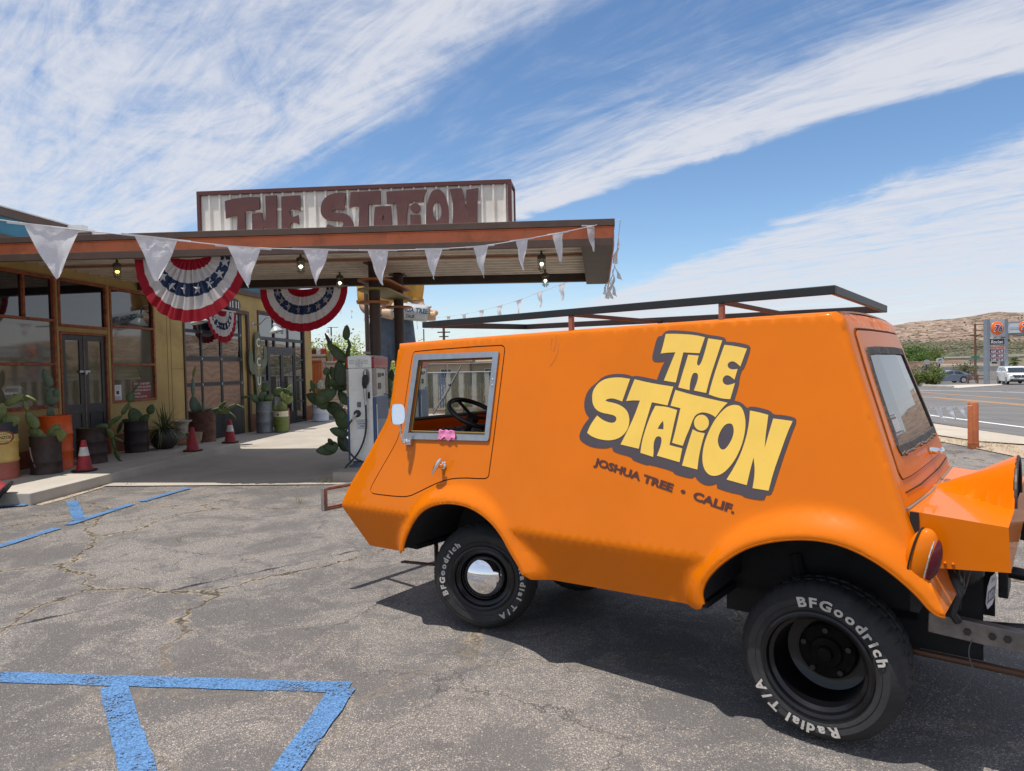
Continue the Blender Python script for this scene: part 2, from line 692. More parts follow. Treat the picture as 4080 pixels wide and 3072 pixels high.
def dirt_mat():
    m = bpy.data.materials.new('dirt')
    m.use_nodes = True
    t = NT(m)
    bs = m.node_tree.nodes['Principled BSDF']
    w = t.world()
    a = t.noise(.9, 6, .7, w, .6)
    f = t.noise(24, 5, .75, w)
    c1 = t.mix(t.ramp(a, .3, .7), (.38, .29, .20), (.52, .42, .31))
    c1 = t.mix(t.math('MULTIPLY', t.ramp(f, .45, .7), .5), c1, (.24, .18, .12))
    t.l(c1, bs.inputs['Base Color'])
    bs.inputs['Roughness'].default_value = 1.0
    b = t.n('ShaderNodeBump')
    b.inputs['Strength'].default_value = .6
    b.inputs['Distance'].default_value = .03
    t.l(f, b.inputs['Height'])
    t.l(b.outputs[0], bs.inputs['Normal'])
    return m

ASPH = asphalt_mat()
CONC = concrete_mat('concrete', (.43, .385, .325))
CONC_D = concrete_mat('kerb_concrete', (.40, .37, .33), .2)
DIRT = dirt_mat()
BLUEP = paint_mat('blue_paint', (.066, .175, .36), .445, 24, 4)

# ------------------------------------------------------------ ground sheets
def drape(poly, dz, name, m, step=4.0, kind='structure', fine=None):
    """a sheet that follows the ground, dz above it"""
    extra = []
    xs = [p[0] for p in poly]
    ys = [p[1] for p in poly]
    P = dens(poly, step)
    nx = int((max(xs) - min(xs)) / step)
    ny = int((max(ys) - min(ys)) / step)
    for i in range(1, nx):
        for j in range(1, ny):
            p = (min(xs) + i * step + .013, min(ys) + j * step + .017)
            if inside(p, poly):
                extra.append(p)
    vs, tr, _ = tri2d([P], extra)
    b = MB()
    b.add([(x, y, gz(x, y) + dz) for x, y in vs], tr)
    o = b.build(name, m, smooth=True)
    o['kind'] = kind
    return o

# base terrain: one sheet from the lot out to the hills
def hgt(x, y):
    g = gz(x, y)
    d = max(0.0, y - 95.0)
    g += d * (.020 + .008 * sm((x - 60) / 220))
    if y > 95:
        g += 1.2 * sin(x * .013 + y * .004) * sm((y - 95) / 200)
    g += -.012 * 0
    if y < 95 and x < 1:
        g += max(0, y - 45) * .012
    return g
def hill(x, y):
    h = 0.0
    for cx, cy, rx, ry, H in ((660, 960, 130, 170, 22), (545, 930, 110, 150, 12), (800, 940, 150, 170, 15), (470, 960, 90, 120, 5), (1000, 1000, 260, 200, 30), (-300, 1300, 500, 200, 6), (100, 1300, 420, 200, 6)):
        d = ((x - cx) / rx) ** 2 + ((y - cy) / ry) ** 2
        h += H * math.exp(-d)
    if h > 2:
        h += (sin(x * .05 + 2 * sin(y * .03)) + sin(y * .061 + x * .02) + .6 * sin(x * .13 + y * .09)) * min(1.6, h * .07)
    return h
tb = MB()
xs_ = [-1500 + 60 * i for i in range(18)] + [-400 + 16 * i for i in range(24)] + [-12.5, -11.2, -10, -5, 0, 4, 8, 12, 16, 20, 25, 30, 36, 42, 50, 60, 70] + [80 + 14 * i for i in range(72)] + [1120, 1200, 1300, 1400, 1500, 1700, 2000]
xs_ = sorted(set(xs_))
ys_ = [-600, -300, -150, -80, -40, -20, -10, 0, 8, 13, 18, 24, 30, 38, 46, 55, 65, 75, 85, 95, 105, 118] + [135 + 18 * i for i in range(62)] + [1300, 1500, 1700]
GX, GY = len(xs_), len(ys_)
tb.add([(x, y, hgt(x, y) + hill(x, y) - .03) for y in ys_ for x in xs_], [(j * GX + i, j * GX + i + 1, (j + 1) * GX + i + 1, (j + 1) * GX + i) for j in range(GY - 1) for i in range(GX - 1)])
def terrain_mat():
    m = bpy.data.materials.new('desert_ground')
    m.use_nodes = True
    t = NT(m)
    bs = m.node_tree.nodes['Principled BSDF']
    w = t.world()
    a = t.noise(.02, 6, .7, w, .6)
    f = t.noise(.13, 8, .82, w)
    r = t.vor(.085, 'F1', w)
    r2 = t.vor(.24, 'F1', w)
    c1 = t.mix(t.ramp(a, .3, .7), (.30, .205, .150), (.40, .30, .23))
    c1 = t.mix(t.math('MULTIPLY', t.ramp(f, .45, .66), .6), c1, (.145, .10, .078))
    bush = t.math('MULTIPLY', t.math('SUBTRACT', 1.0, t.ramp(r, .22, .40)), .72)
    c1 = t.mix(bush, c1, (.105, .10, .06))
    bush2 = t.math('MULTIPLY', t.math('SUBTRACT', 1.0, t.ramp(r2, .20, .36)), .6)
    c1 = t.mix(bush2, c1, (.13, .115, .07))
    rk = t.vor(.16, 'F1', t.map(w, (1, 1, 1.6)), out='Color')
    sr_ = t.n('ShaderNodeSeparateColor')
    t.l(rk, sr_.inputs[0])
    c1 = t.mix(t.math('MULTIPLY', t.ramp(sr_.outputs[0], .55, .62), .55), c1, (.13, .095, .08))
    c1 = t.mix(t.math('MULTIPLY', t.ramp(sr_.outputs[1], .70, .76), .6), c1, (.48, .37, .29))
    t.l(c1, bs.inputs['Base Color'])
    bs.inputs['Roughness'].default_value = 1.0
    bs.inputs['Specular IOR Level'].default_value = .1
    b = t.n('ShaderNodeBump')
    b.inputs['Strength'].default_value = 1.0
    b.inputs['Distance'].default_value = 3.0
    t.l(f, b.inputs['Height'])
    t.l(b.outputs[0], bs.inputs['Normal'])
    return m
TERR = terrain_mat()
o = tb.build('terrain', TERR, smooth=True, sharp=80)
o['kind'] = 'structure'

drape([(-40, -30), (60, -30), (30, -4), (8.45, 11.2), (8.5, 12.7), (8.63, 13.75), (8.8, 17), (7.6, 21.0), (-9.8, 21.0), (-40, 12)], -.012, 'parking_lot', ASPH, 1.5)
# dirt verge and concrete footpath by the road
drape([(8.35, 11.1), (8.5, 12.7), (8.62, 13.75), (8.8, 17.0), (7.6, 21.0), (7.6, 40), (16, 46), (12.6, 25), (11.6, 19.6), (11.05, 16.3), (10.75, 14.4), (10.7, 9), (14, 2), (10.5, 8)], .004, 'verge_dirt', DIRT, 1.6)
drape([(9.6, 12.85), (9.2, 13.6), (9.28, 14.9), (9.8, 19.0), (11.2, 27), (12.5, 32), (14.4, 32), (12.2, 25), (11.3, 19.0), (10.9, 16.3), (10.62, 14.4), (10.4, 11), (9.9, 11)], .03, 'footpath', concrete_mat('footpath_concrete', (.47, .41, .33)), 1.6)
# road
RD = Vector((.38, 1, 0)).normalized()
ROADM = None
def road_mat():
    m = bpy.data.materials.new('road_asphalt')
    m.use_nodes = True
    t = NT(m)
    bs = m.node_tree.nodes['Principled BSDF']
    w = t.world()
    v = t.map(w, (1, .18, 1), (0, 0, radians(-21)))
    a = t.noise(1.2, 6, .7, v, .3)
    f = t.noise(40, 3, .7, w)
    c1 = t.mix(t.ramp(a, .3, .7), (.125, .12, .115), (.175, .165, .158))
    c1 = t.mix(t.math('MULTIPLY', t.ramp(f, .4, .7), .4), c1, (.10, .095, .09))
    cr_ = t.math('SUBTRACT', 1.0, t.ramp(t.vor(.5, 'DISTANCE_TO_EDGE', t.map(w, (1, .3, 1), (0, 0, radians(-25)))), .0, .02))
    c1 = t.mix(t.math('MULTIPLY', cr_, .6), c1, (.05, .047, .045))
    t.l(c1, bs.inputs['Base Color'])
    bs.inputs['Roughness'].default_value = .9
    return m
ROADM = road_mat()
WHP = paint_mat('white_road_paint', (.72, .72, .70), .30)
YEP = paint_mat('orange_road_paint', (.62, .30, .07), .33)
near_edge = [(10.0, 6), (10.62, 11), (10.75, 14.4), (11.05, 16.3), (11.45, 18.5), (13.3, 26), (16.5, 36), (20.5, 48), (27.5, 58)]
far_edge = [(33.5, 62), (36.7, 61.9), (35.6, 57), (35.2, 53.3), (34.3, 46), (33.0, 36), (30.6, 26), (27, 14), (22, 2)]
drape(near_edge + [(33, 80), (40, 96), (47, 96), (41, 78)][:0] + far_edge, .012, 'road', ROADM, 2.5)
def strip(pts, w, dz, name, m):
    b = MB()
    P = dens(pts, 1.2, False)
    vs = []
    for i, p in enumerate(P):
        a = P[max(i - 1, 0)]
        c = P[min(i + 1, len(P) - 1)]
        d = Vector((c[0] - a[0], c[1] - a[1])).normalized()
        for s_ in (-1, 1):
            x, y = p[0] - d.y * s_ * w / 2, p[1] + d.x * s_ * w / 2
            vs.append((x, y, gz(x, y) + dz))
    b.add(vs, [(2 * i, 2 * i + 2, 2 * i + 3, 2 * i + 1) for i in range(len(P) - 1)])
    o = b.build(name, m)
    o['kind'] = 'structure'
    return o
strip([(11.9, 12), (12.42, 16.73), (12.86, 19.29), (13.3, 21.8), (15.3, 29), (18.5, 39)], .15, .017, 'road_marking', WHP)
strip([(17.8, 18), (19.84, 26.73), (20.73, 30.46), (22.3, 37.08), (24.5, 46)], .13, .017, 'road_marking', YEP)
strip([(18.1, 18), (20.14, 26.7), (21.03, 30.4), (22.6, 37.0)], .12, .017, 'road_marking', YEP)
strip([(22.0, 24), (23.73, 31.98), (24.25, 34.46), (27.28, 45.47), (29.6, 54)], .14, .017, 'road_marking', YEP)
strip([(29.2, 34), (30.59, 41.21), (30.8, 44.42), (30.2, 50), (30.6, 56)], .2, .017, 'road_marking', WHP)
# far apron: driveway concrete and forecourt of the other station
drape([(27.5, 58), (33.5, 62), (36.7, 61.9), (35.6, 57), (34.6, 50), (33.0, 36), (30.6, 26), (60, 40), (95, 92), (40, 96)], .006, 'far_forecourt', ROADM, 5)
drape([(33.2, 60.2), (36.6, 61.2), (35.3, 54.5), (37.6, 56.5), (43.5, 61.3), (47, 66), (40, 66), (36, 64)], .03, 'far_apron', concrete_mat('apron_concrete', (.54, .48, .41)), 3)
kb = MB()
for i_ in range(8):
    y0 = 58.5 + i_ * .45
kb.tube([(35.9, 56.2, gz(36, 56) + .06), (36.4, 58.5, gz(36, 58) + .07), (36.75, 60.6, gz(36, 60) + .08), (36.6, 62.1, gz(36, 62) + .08), (35.3, 62.9, gz(36, 62) + .08), (33, 62.9, gz(36, 62) + .08)], .13, 6)
tag(kb.build('far_kerb', CONC_D, smooth=True), kind='structure')
# grey joint shadow line on the far side of the footpath: low kerb
# ------------------------------------------------------------ concrete pad under the canopy + sidewalk
pad = MB()
def flat(poly, z, name, m, step=1.0):
    b = MB()
    vs, tr, _ = tri2d([dens(poly, step)])
    b.add([(x, y, z) for x, y in vs], tr)
    o = b.build(name, m)
    o['kind'] = 'structure'
    return o
w2 = lambda a, b: tuple(wl(a, b))[:2]
c2_ = lambda x, y: tuple(cl(x, y))[:2]
flat([w2(-2.95, 1.80), c2_(0, .44), c2_(7.2, .44), c2_(7.2, 12.6), w2(12.6, 4), w2(12.6, -.2), w2(1.78, -.2), w2(1.78, 1.6)], .004, 'forecourt_pad', CONC, 2)
# joints in the pad
jm = mat('joint', (.12, .11, .1), .95)
for (p0, p1) in (((-2.2, 4.95), (7, 4.95)), ((-3.4, 8.6), (7, 8.6))):
    strip([c2_(*p0), c2_(*p1)], .012, .007, 'pad_joint', jm)
sw = MB()
sw.add([], [])
P = [w2(-4.36, -.3), w2(-4.36, 1.97), w2(-2.9, 1.90), w2(1.80, 1.76), w2(1.80, -.3)]
sw.prism([P], -.05, .15)
o = sw.build('sidewalk', concrete_mat('sidewalk_concrete', (.50, .455, .395)), bevel=.012)
o['kind'] = 'structure'
for a in (-2.62, -.35):
    strip([w2(a, .0), w2(a, 1.9)], .012, .153, 'sidewalk_joint', jm)
# sand drift along the kerb
drape([w2(-4.3, 1.97), w2(-3.6, 1.93), w2(-2.9, 1.89), w2(-2.9, 2.0), w2(-3.9, 2.12), w2(-4.4, 2.15)], -.003, 'sand_drift', paint_mat('sand_drift', (.45, .36, .26), .46, 20, 4), .4)

# ------------------------------------------------------------ blue parking lines
_lz = -.009
def line(pts, w, name='parking_marking'):
    b = MB()
    P = dens(pts, .12, False)
    vs = []
    rnd = random.Random(len(pts) * 7 + int(pts[0][0] * 10))
    for i, p in enumerate(P):
        a = P[max(i - 1, 0)]
        c = P[min(i + 1, len(P) - 1)]
        d = Vector((c[0] - a[0], c[1] - a[1])).normalized()
        for s_ in (-1, 1):
            q = w / 2 + rnd.uniform(-.006, .006)
            vs.append((p[0] - d.y * s_ * q, p[1] + d.x * s_ * q, .0))
    b.add(vs, [(2 * i, 2 * i + 2, 2 * i + 3, 2 * i + 1) for i in range(len(P) - 1)])
    o = b.build(name, BLUEP)
    global _lz
    _lz += .002
    o.location.z = _lz
    o['kind'] = 'structure'
    return o
line([(-4.6, 4.04), (-2.92, 3.84), (-1.5, 3.684), (-.90, 3.622)], .125)
line([(-2.19, 3.70), (-1.94, 3.33), (-1.61, 2.87), (-1.0, 1.95)], .135)
line([(-.93, 3.60), (-.955, 3.26), (-.99, 2.86), (-1.06, 1.95)], .135)
line([(-5.22, 5.9), (-5.15, 6.85), (-5.08, 7.62)], .115)
line([(-5.07, 7.78), (-5.03, 8.3), (-4.985, 8.95)], .11)
line([(-4.95, 9.12), (-4.86, 9.7), (-4.79, 10.10)], .12)
line([(-5.95, 9.25), (-5.6, 8.75), (-5.08, 8.0)], .13)
line([(-6.85, 8.9), (-6.6, 9.0), (-6.4, 9.02)], .12)

# ------------------------------------------------------------ station building
YEL = mat('yellow_stucco', (.42, .30, .115), .85, var=.10, vscale=1.2, dirt=(.16, .10, .045), dscale=1.1, damt=.35, bump=.25, bscale=60)
RUST = mat('rusty_frame', (.30, .085, .035), .75, var=.3, vscale=14, dirt=(.07, .028, .018), dscale=9, damt=.85)
BRN = mat('brown_paint', (.085, .05, .036), .6, var=.12, vscale=4, dirt=(.14, .10, .08), dscale=3, damt=.25)
BLKF = mat('black_door_paint', (.018, .019, .024), .42, var=.2, vscale=6, dirt=(.06, .058, .06), dscale=5, damt=.3)
TEAL = mat('teal_panel', (.03, .155, .235), .6, var=.12, vscale=2)
ORBASE = mat('terracotta_base', (.26, .085, .032), .85, var=.15, vscale=5, dirt=(.10, .05, .03), dscale=6, damt=.5)
TAR = mat('roof_membrane', (.55, .54, .52), .8, var=.1)
WOOD = None
def wood_mat():
    m = bpy.data.materials.new('plywood')
    m.use_nodes = True
    t = NT(m)
    bs = m.node_tree.nodes['Principled BSDF']
    o_ = t.obj()
    d = t.noise(2.2, 4, .6, o_, 0, 0)
    w = t.n('ShaderNodeTexWave', wave_type='BANDS', bands_direction='Z')
    w.inputs['Scale'].default_value = 2.0
    w.inputs['Distortion'].default_value = 16
    w.inputs['Detail'].default_value = 3
    w.inputs['Detail Scale'].default_value = .9
    t.l(t.map(o_, (.5, 1, 1)), w.inputs['Vector'])
    c = t.mix(w.outputs['Fac'], (.25, .15, .095), (.31, .195, .13))
    c = t.mix(t.math('MULTIPLY', t.ramp(t.noise(5, 5, .7, o_), .5, .7), .5), c, (.16, .085, .05))
    t.l(c, bs.inputs['Base Color'])
    bs.inputs['Roughness'].default_value = .75
    return m
WOOD = wood_mat()
PANE_UP = mat('dark_pane', (.006, .007, .009), .03, spec=.9, coat=.6, croud=.01)
PANE_TAN = mat('blind_reflection_pane', (.115, .096, .058), .04, spec=.9, coat=.5, var=.15, vscale=1.5, croud=.01)  # tan of the blinds behind, lifted to imitate the reflected landscape
PANE_ST = mat('store_pane', (.012, .013, .015), .02, spec=.9, coat=1.0, croud=.0)
LEADW = mat('white_metal', (.72, .72, .70), .45, var=.06)
GALV = mat('galvanised', (.42, .43, .44), .38, metal=.75, var=.12, vscale=9)

bld = thing('station_building', 'yellow stuccoed old petrol station building with rusty framed windows and black doors', 'building', M=WM_)
HOLES = [(-3.9, -1.33, 1.13, 3.45), (-1.25, .0, .15, 2.49), (-1.27, .03, 2.57, 3.45), (.10, 1.55, 1.13, 3.44), (2.66, 5.92, 0, 3.34), (6.57, 9.90, 0, 3.43)]
def wall_holes(a0, a1, z0, z1, holes, y0, y1, mb):
    A_ = sorted({a0, a1, *[h[0] for h in holes], *[h[1] for h in holes]})
    Z_ = sorted({z0, z1, *[h[2] for h in holes], *[h[3] for h in holes]})
    A_ = [a for a in A_ if a0 <= a <= a1]
    Z_ = [z for z in Z_ if z0 <= z <= z1]
    solid = lambda i, j: 0 <= i < len(A_) - 1 and 0 <= j < len(Z_) - 1 and not any(h[0] < (A_[i] + A_[i + 1]) / 2 < h[1] and h[2] < (Z_[j] + Z_[j + 1]) / 2 < h[3] for h in holes)
    for i in range(len(A_) - 1):
        for j in range(len(Z_) - 1):
            if not solid(i, j):
                continue
            p, q, r, s = A_[i], A_[i + 1], Z_[j], Z_[j + 1]
            mb.add([(p, y0, r), (q, y0, r), (q, y0, s), (p, y0, s)], [(0, 1, 2, 3)])
            mb.add([(p, y1, r), (q, y1, r), (q, y1, s), (p, y1, s)], [(3, 2, 1, 0)])
            if not solid(i - 1, j):
                mb.add([(p, y0, r), (p, y0, s), (p, y1, s), (p, y1, r)], [(0, 1, 2, 3)])
            if not solid(i + 1, j):
                mb.add([(q, y0, r), (q, y1, r), (q, y1, s), (q, y0, s)], [(0, 1, 2, 3)])
            if not solid(i, j - 1):
                mb.add([(p, y0, r), (p, y1, r), (q, y1, r), (q, y0, r)], [(0, 1, 2, 3)])
            if not solid(i, j + 1):
                mb.add([(p, y0, s), (q, y0, s), (q, y1, s), (p, y1, s)], [(0, 1, 2, 3)])
    return mb
b = MB()
wall_holes(-9, 10.62, -.1, 3.84, HOLES, 0, .22, b)
b.box(10.42, 10.62, .22, 9, -.1, 3.84)
b.box(-9, 10.42, 8.8, 9, -.1, 3.84)
b.box(-9, -8.8, .22, 8.8, -.1, 3.84)
b.build('wall', YEL, bld)
# panel seams in the stucco: fine raised lines, standing pilaster
b = MB()
for a in (2.02, 2.16):
    b.box(a, a + .012, -.004, 0, .5, 3.3)
b.box(2.16, 2.66, -.004, 0, 1.80, 1.81)
b.build('wall_seam', mat('seam_paint', (.20, .13, .04), .9), bld)
for a0, a1 in ((-9, -1.29), (.04, 2.62), (5.98, 6.50), (9.97, 10.63)):
    b = MB()
    b.box(a0, a1, -.006, 0, .0, .50 if a0 > 0 else .45)
    b.build('base_band', ORBASE, bld)
b = MB()
b.box(-9, 10.9, -.06, .1, 3.84, 3.98)
b.build('eave_trim', BRN, bld)
b = MB()
b.box(-9, 10.9, -.03, .05, 3.98, 4.27)
b.build('parapet_panel', TEAL, bld)
b = MB()
b.box(-9, 10.92, -.08, .12, 4.27, 4.40)
b.build('parapet_cap', BRN, bld)
b = MB()
b.box(-9, 10.8, .1, 8.9, 4.0, 4.12)
b.box(-9, 10.94, -.09, .16, 4.405, 4.425)
b.build('roof', TAR, bld)
for a in (-1.05, -.42):
    b = MB()
    b.box(a, a + .16, -.36, -.08, 4.30, 4.40)
    b.box(a + .02, a + .14, -.365, -.355, 4.31, 4.385)
    b.build('roof_scupper', LEADW, bld)
b = MB()
b.box(-8.8, 10.4, 2.9, 3.0, 0, 3.8)
b.box(-8.8, 10.4, .23, 3, 3.6, 3.65)
b.box(-8.8, 10.4, .23, 3, .0, .1)
b.build('interior_wall', mat('interior_dark', (.03, .028, .026), .9), bld)

def fr_box(mb, a0, a1, z0, z1, t, y0, y1, mid_z=(), mid_a=(), tm=None):
    """rectangular frame with optional rails (mid_z) and mullions (mid_a); pieces butt end to end"""
    tm = tm or t
    mb.box(a0, a0 + t, y0, y1, z0, z1)
    mb.box(a1 - t, a1, y0, y1, z0, z1)
    mb.box(a0 + t, a1 - t, y0, y1, z0, z0 + t)
    mb.box(a0 + t, a1 - t, y0, y1, z1 - t, z1)
    for z in mid_z:
        mb.box(a0 + t, a1 - t, y0 + .002, y1, z - tm / 2, z + tm / 2)
    for a, za, zb in mid_a:
        mb.box(a - tm / 2, a + tm / 2, y0 + .004, y1, za, zb)

def window(a0, a1, z0, z1, rails, mulls, panes, name='window', fm=RUST, t=.055, lab=None):
    b = MB()
    fr_box(b, a0, a1, z0, z1, t, -.025, .05, rails, mulls, .045)
    w = b.build(name, fm, bld, bevel=.004, label=lab)
    for (p, q, r, s, m) in panes:
        g = MB()
        g.box(p, q, .024, .032, r, s)
        g.build('pane', m, w)
    return w
window(-3.9, -1.33, 1.13, 3.45, (1.90, 2.67), ((-2.03, 2.69, 3.40), (-2.75, 2.69, 3.40)),
       [(-3.86, -1.38, 1.17, 1.89, PANE_TAN), (-3.86, -1.38, 1.91, 2.66, PANE_TAN), (-3.86, -2.76, 2.68, 3.41, PANE_UP), (-2.74, -2.04, 2.68, 3.41, PANE_UP), (-2.02, -1.38, 2.68, 3.41, PANE_UP)])
window(-1.27, .03, 2.57, 3.45, (), (), [(-1.22, -.02, 2.61, 3.41, PANE_UP)])
window(.10, 1.55, 1.13, 3.44, (1.90, 2.67), (), [(.15, 1.50, 1.17, 1.89, PANE_TAN), (.15, 1.50, 1.91, 2.66, PANE_TAN), (.15, 1.50, 2.68, 3.40, PANE_UP)])
# yellow jambs
b = MB()
b.box(-1.33, -1.27, -.012, .05, .15, 3.44)
b.box(.03, .10, -.012, .05, .15, 3.44)
b.build('jamb', YEL, bld)
# double black door
b = MB()
fr_box(b, -1.25, .0, .15, 2.49, .045, -.02, .10)
b.box(-1.25, 0, .02, .20, .12, .155)
b.build('door_frame', RUST, bld, bevel=.004)
for (a0, a1, hz) in ((-1.20, -.645, 1), (-.615, -.05, -1)):
    b = MB()
    wall_holes(a0, a1, .16, 2.44, [(a0 + .10, a1 - .10, 1.16, 2.34)], .01, .05, b)
    b.box(a0 + .09, a1 - .09, -.003, .01, .30, .32)
    b.box(a0 + .09, a1 - .09, -.003, .01, .98, 1.0)
    b.box(a0 + .09, a0 + .11, -.003, .01, .32, .98)
    b.box(a1 - .11, a1 - .09, -.003, .01, .32, .98)
    d = b.build('door', BLKF, bld, bevel=.003)
    g = MB()
    g.box(a0 + .095, a1 - .095, .026, .034, 1.15, 2.35)
    g.build('pane', PANE_TAN, d)
    if hz == 1:
        g = MB()
        g.box(a1 - .13, a1 + .14, -.016, .006, 1.745, 1.785)
        g.box(a1 - .02, a1 + .03, -.04, -.016, 1.71, 1.78)
        g.build('hasp', GALV, d, bevel=.003)
b = MB()
b.box(-.642, -.618, .0, .05, .16, 2.44)
b.build('door_astragal', mat('worn_wood_edge', (.20, .14, .11), .8, var=.3, vscale=18), bld)
# posters taped to the window beside the door
def poster(a0, a1, z0, z1, m, name, y=-.004):
    b = MB()
    b.box(a0, a1, y + .022, y + .024, z0, z1)
    return b.build(name, m, bld)
PAPER = mat('white_paper', (.66, .68, .70), .7)
pp = poster(.18, .42, 1.18, 1.49, PAPER, 'notice')
def wtext(s, a, z, y, size, m, parent, name='lettering', bold=0, xs=1.0, align='CENTER', ext=.0, spacing=1.0, rx=0):
    vs, fs = text_mesh(s, size, bold, xs, spacing, align)
    M = Matrix.Translation((a, y, z)) @ Matrix(((1, 0, 0, 0), (0, 0, -1, 0), (0, 1, 0, 0), (0, 0, 0, 1)))
    b = MB()
    b.add(vs, fs, M)
    return b.build(name, m, parent)
INK = mat('dark_ink', (.03, .03, .04), .7)
for i, ln in enumerate(('In Remembrance', 'Collectibles', 'closed today')):
    wtext(ln, .30, 1.455 - i * .027, .0145, .022, INK, pp, xs=1.2)
b = MB()
b.box(.26, .34, .0145, .0155, 1.30, 1.37)
for i in range(5):
    b.box(.215, .385, .0145, .0155, 1.20 + i * .014, 1.204 + i * .014)
b.build('print', INK, pp)
REDP = mat('red_poster', (.20, .028, .035), .6, var=.1)
pr_ = poster(.79, 1.38, 1.16, 1.535, REDP, 'credit_notice')
WTX = mat('white_lettering', (.62, .58, .54), .7)
for i, ln in enumerate(('IN ORDER TO GET CREDIT', 'YOU LEAVE A CASH DEPOSIT', 'FOR THE FULL AMOUNT OF', 'YOUR BILL.', 'SERVING CLEAN FUEL')):
    wtext(ln, .82, 1.478 - i * .068, .0145, .05, WTX, pr_, xs=.88, align='LEFT', bold=.001)
st_ = poster(-1.47, -1.40, 1.19, 1.31, PAPER, 'number_sticker')
wtext('5.', -1.435, 1.225, .0145, .07, INK, st_)

# garage door
b = MB()
b.box(2.66, 2.72, -.03, .12, .0, 3.40)
b.box(5.86, 5.98, -.03, .12, .0, 3.40)
b.box(2.72, 5.86, -.03, .12, 3.30, 3.40)
b.build('door_trim', BRN, bld, bevel=.004)
b = MB()
b.box(5.66, 5.86, .04, .12, .0, 3.30)
b.build('jamb', YEL, bld)
gd = MB()
rows = [(.05, .72), (.80, 1.37), (1.46, 2.0), (2.11, 2.68), (2.76, 3.28)]
cols = [(2.80, 3.52), (3.60, 4.46), (4.56, 5.52)]
wall_holes(2.72, 5.66, .02, 3.34, [(c0, c1, r0, r1) for (r0, r1) in rows[1:] for (c0, c1) in cols], .05, .10, gd)
for (c0, c1) in cols:
    fr_box(gd, c0 - .01, c1 + .01, .12, .68, .02, .044, .05)
gdo = gd.build('garage_door', BLKF, bld, bevel=.003)
for i, (r0, r1) in enumerate(rows[1:]):
    for (c0, c1) in cols:
        g = MB()
        g.box(c0 - .004, c1 + .004, .070, .082, r0 - .004, r1 + .004)
        g.build('plywood_panel' if i < 2 else 'pane', WOOD if i < 2 else PANE_ST, gdo)
b = MB()
for z in (.76, 1.41, 2.05, 2.72):
    for a in (2.78, 3.56, 4.51, 5.58):
        b.box(a - .02, a + .02, .040, .05, z - .03, z + .03)
b.build('hinge', GALV, gdo)
b = MB()
rr_ = random.Random(3)
for i in range(7):
    a = 3.15 + i * .05
    z = .14 + rr_.uniform(0, .05)
    b.add([(a, .049, z), (a + .06, .049, z - .01), (a + .05, .049, z + .05), (a + .01, .049, z + .06)], [(0, 1, 2, 3)])
b.build('paint_chip', LEADW, gdo)

# shop front
b = MB()
b.box(6.51, 6.57, -.03, .12, .0, 3.49)
b.box(9.90, 9.97, -.03, .12, .0, 3.49)
b.box(6.57, 9.90, -.03, .12, 3.43, 3.49)
b.build('door_trim', BRN, bld, bevel=.004)
sf = MB()
T = .05
fr_box(sf, 6.57, 9.90, .02, 3.43, .05, .0, .08)
for (z0, z1, a0, a1) in ((2.64, 2.74, 6.62, 9.85), (2.33, 2.46, 7.22, 9.20), (2.04, 2.10, 6.62, 7.22), (1.36, 1.43, 6.62, 7.22), (.66, .72, 6.62, 7.22), (2.04, 2.10, 9.20, 9.85), (1.36, 1.43, 9.20, 9.85), (.66, .72, 9.20, 9.85)):
    sf.box(a0, a1, .004, .076, z0, z1)
for (a, z0, z1) in ((7.18, .07, 2.64), (9.18, .07, 2.64), (7.66, 2.46, 2.64), (8.67, 2.46, 2.64), (7.66, 2.74, 3.38), (8.67, 2.74, 3.38)):
    sf.box(a - .045, a + .045, .0, .08, z0, z1)
sfo = sf.build('shopfront_frame', BLKF, bld, bevel=.003)
g_i = [(6.62, 7.14), (7.7, 8.63), (8.72, 9.85)]
for (a0, a1, z0, z1) in [(6.62, 7.62, 2.74, 3.38), (7.70, 8.63, 2.74, 3.38), (8.71, 9.85, 2.74, 3.38), (7.22, 7.62, 2.46, 2.64), (7.70, 8.63, 2.46, 2.64), (8.71, 9.14, 2.46, 2.64)] + [(x0, x1, r0, r1) for (x0, x1) in ((6.62, 7.14), (9.22, 9.85)) for (r0, r1) in ((.07, .66), (.72, 1.36), (1.43, 2.04), (2.10, 2.64))]:
    g = MB()
    g.box(a0, a1, .036, .044, z0, z1)
    g.build('pane', PANE_ST, sfo)
for (a0, a1, hx) in ((7.225, 8.175, 8.06), (8.185, 9.135, 8.30)):
    b = MB()
    wall_holes(a0, a1, .05, 2.33, [(a0 + .09, a1 - .09, .42, 2.22)], .01, .06, b)
    d = b.build('door', BLKF, bld, bevel=.003)
    g = MB()
    g.box(a0 + .088, a1 - .088, .030, .038, .418, 2.222)
    g.build('pane', PANE_ST, d)
    g = MB()
    g.tube([(hx, .01, 1.05), (hx, -.05, 1.05), (hx, -.05, 1.38), (hx, .01, 1.38)], .012, 8)
    g.build('handle', mat('black_metal', (.02, .02, .02), .3, metal=.6), d, smooth=True)
# street number on the glass over the door
nb = wtext('61943', 8.08, 2.90, .020, .27, mat('number_outline', (.10, .085, .075), .6), bld, 'street_number', bold=.018, xs=.92)  # dark printed outline behind the pale digits
wtext('61943', 8.09, 2.905, .017, .26, mat('number_face', (.55, .54, .52), .6), nb, 'number_face', bold=.002, xs=.95)
g = MB()
g.box(7.72, 8.62, .030, .034, 2.76, 3.10)
g.build('number_backing', mat('pale_film', (.36, .39, .42), .3, coat=.5), bld)

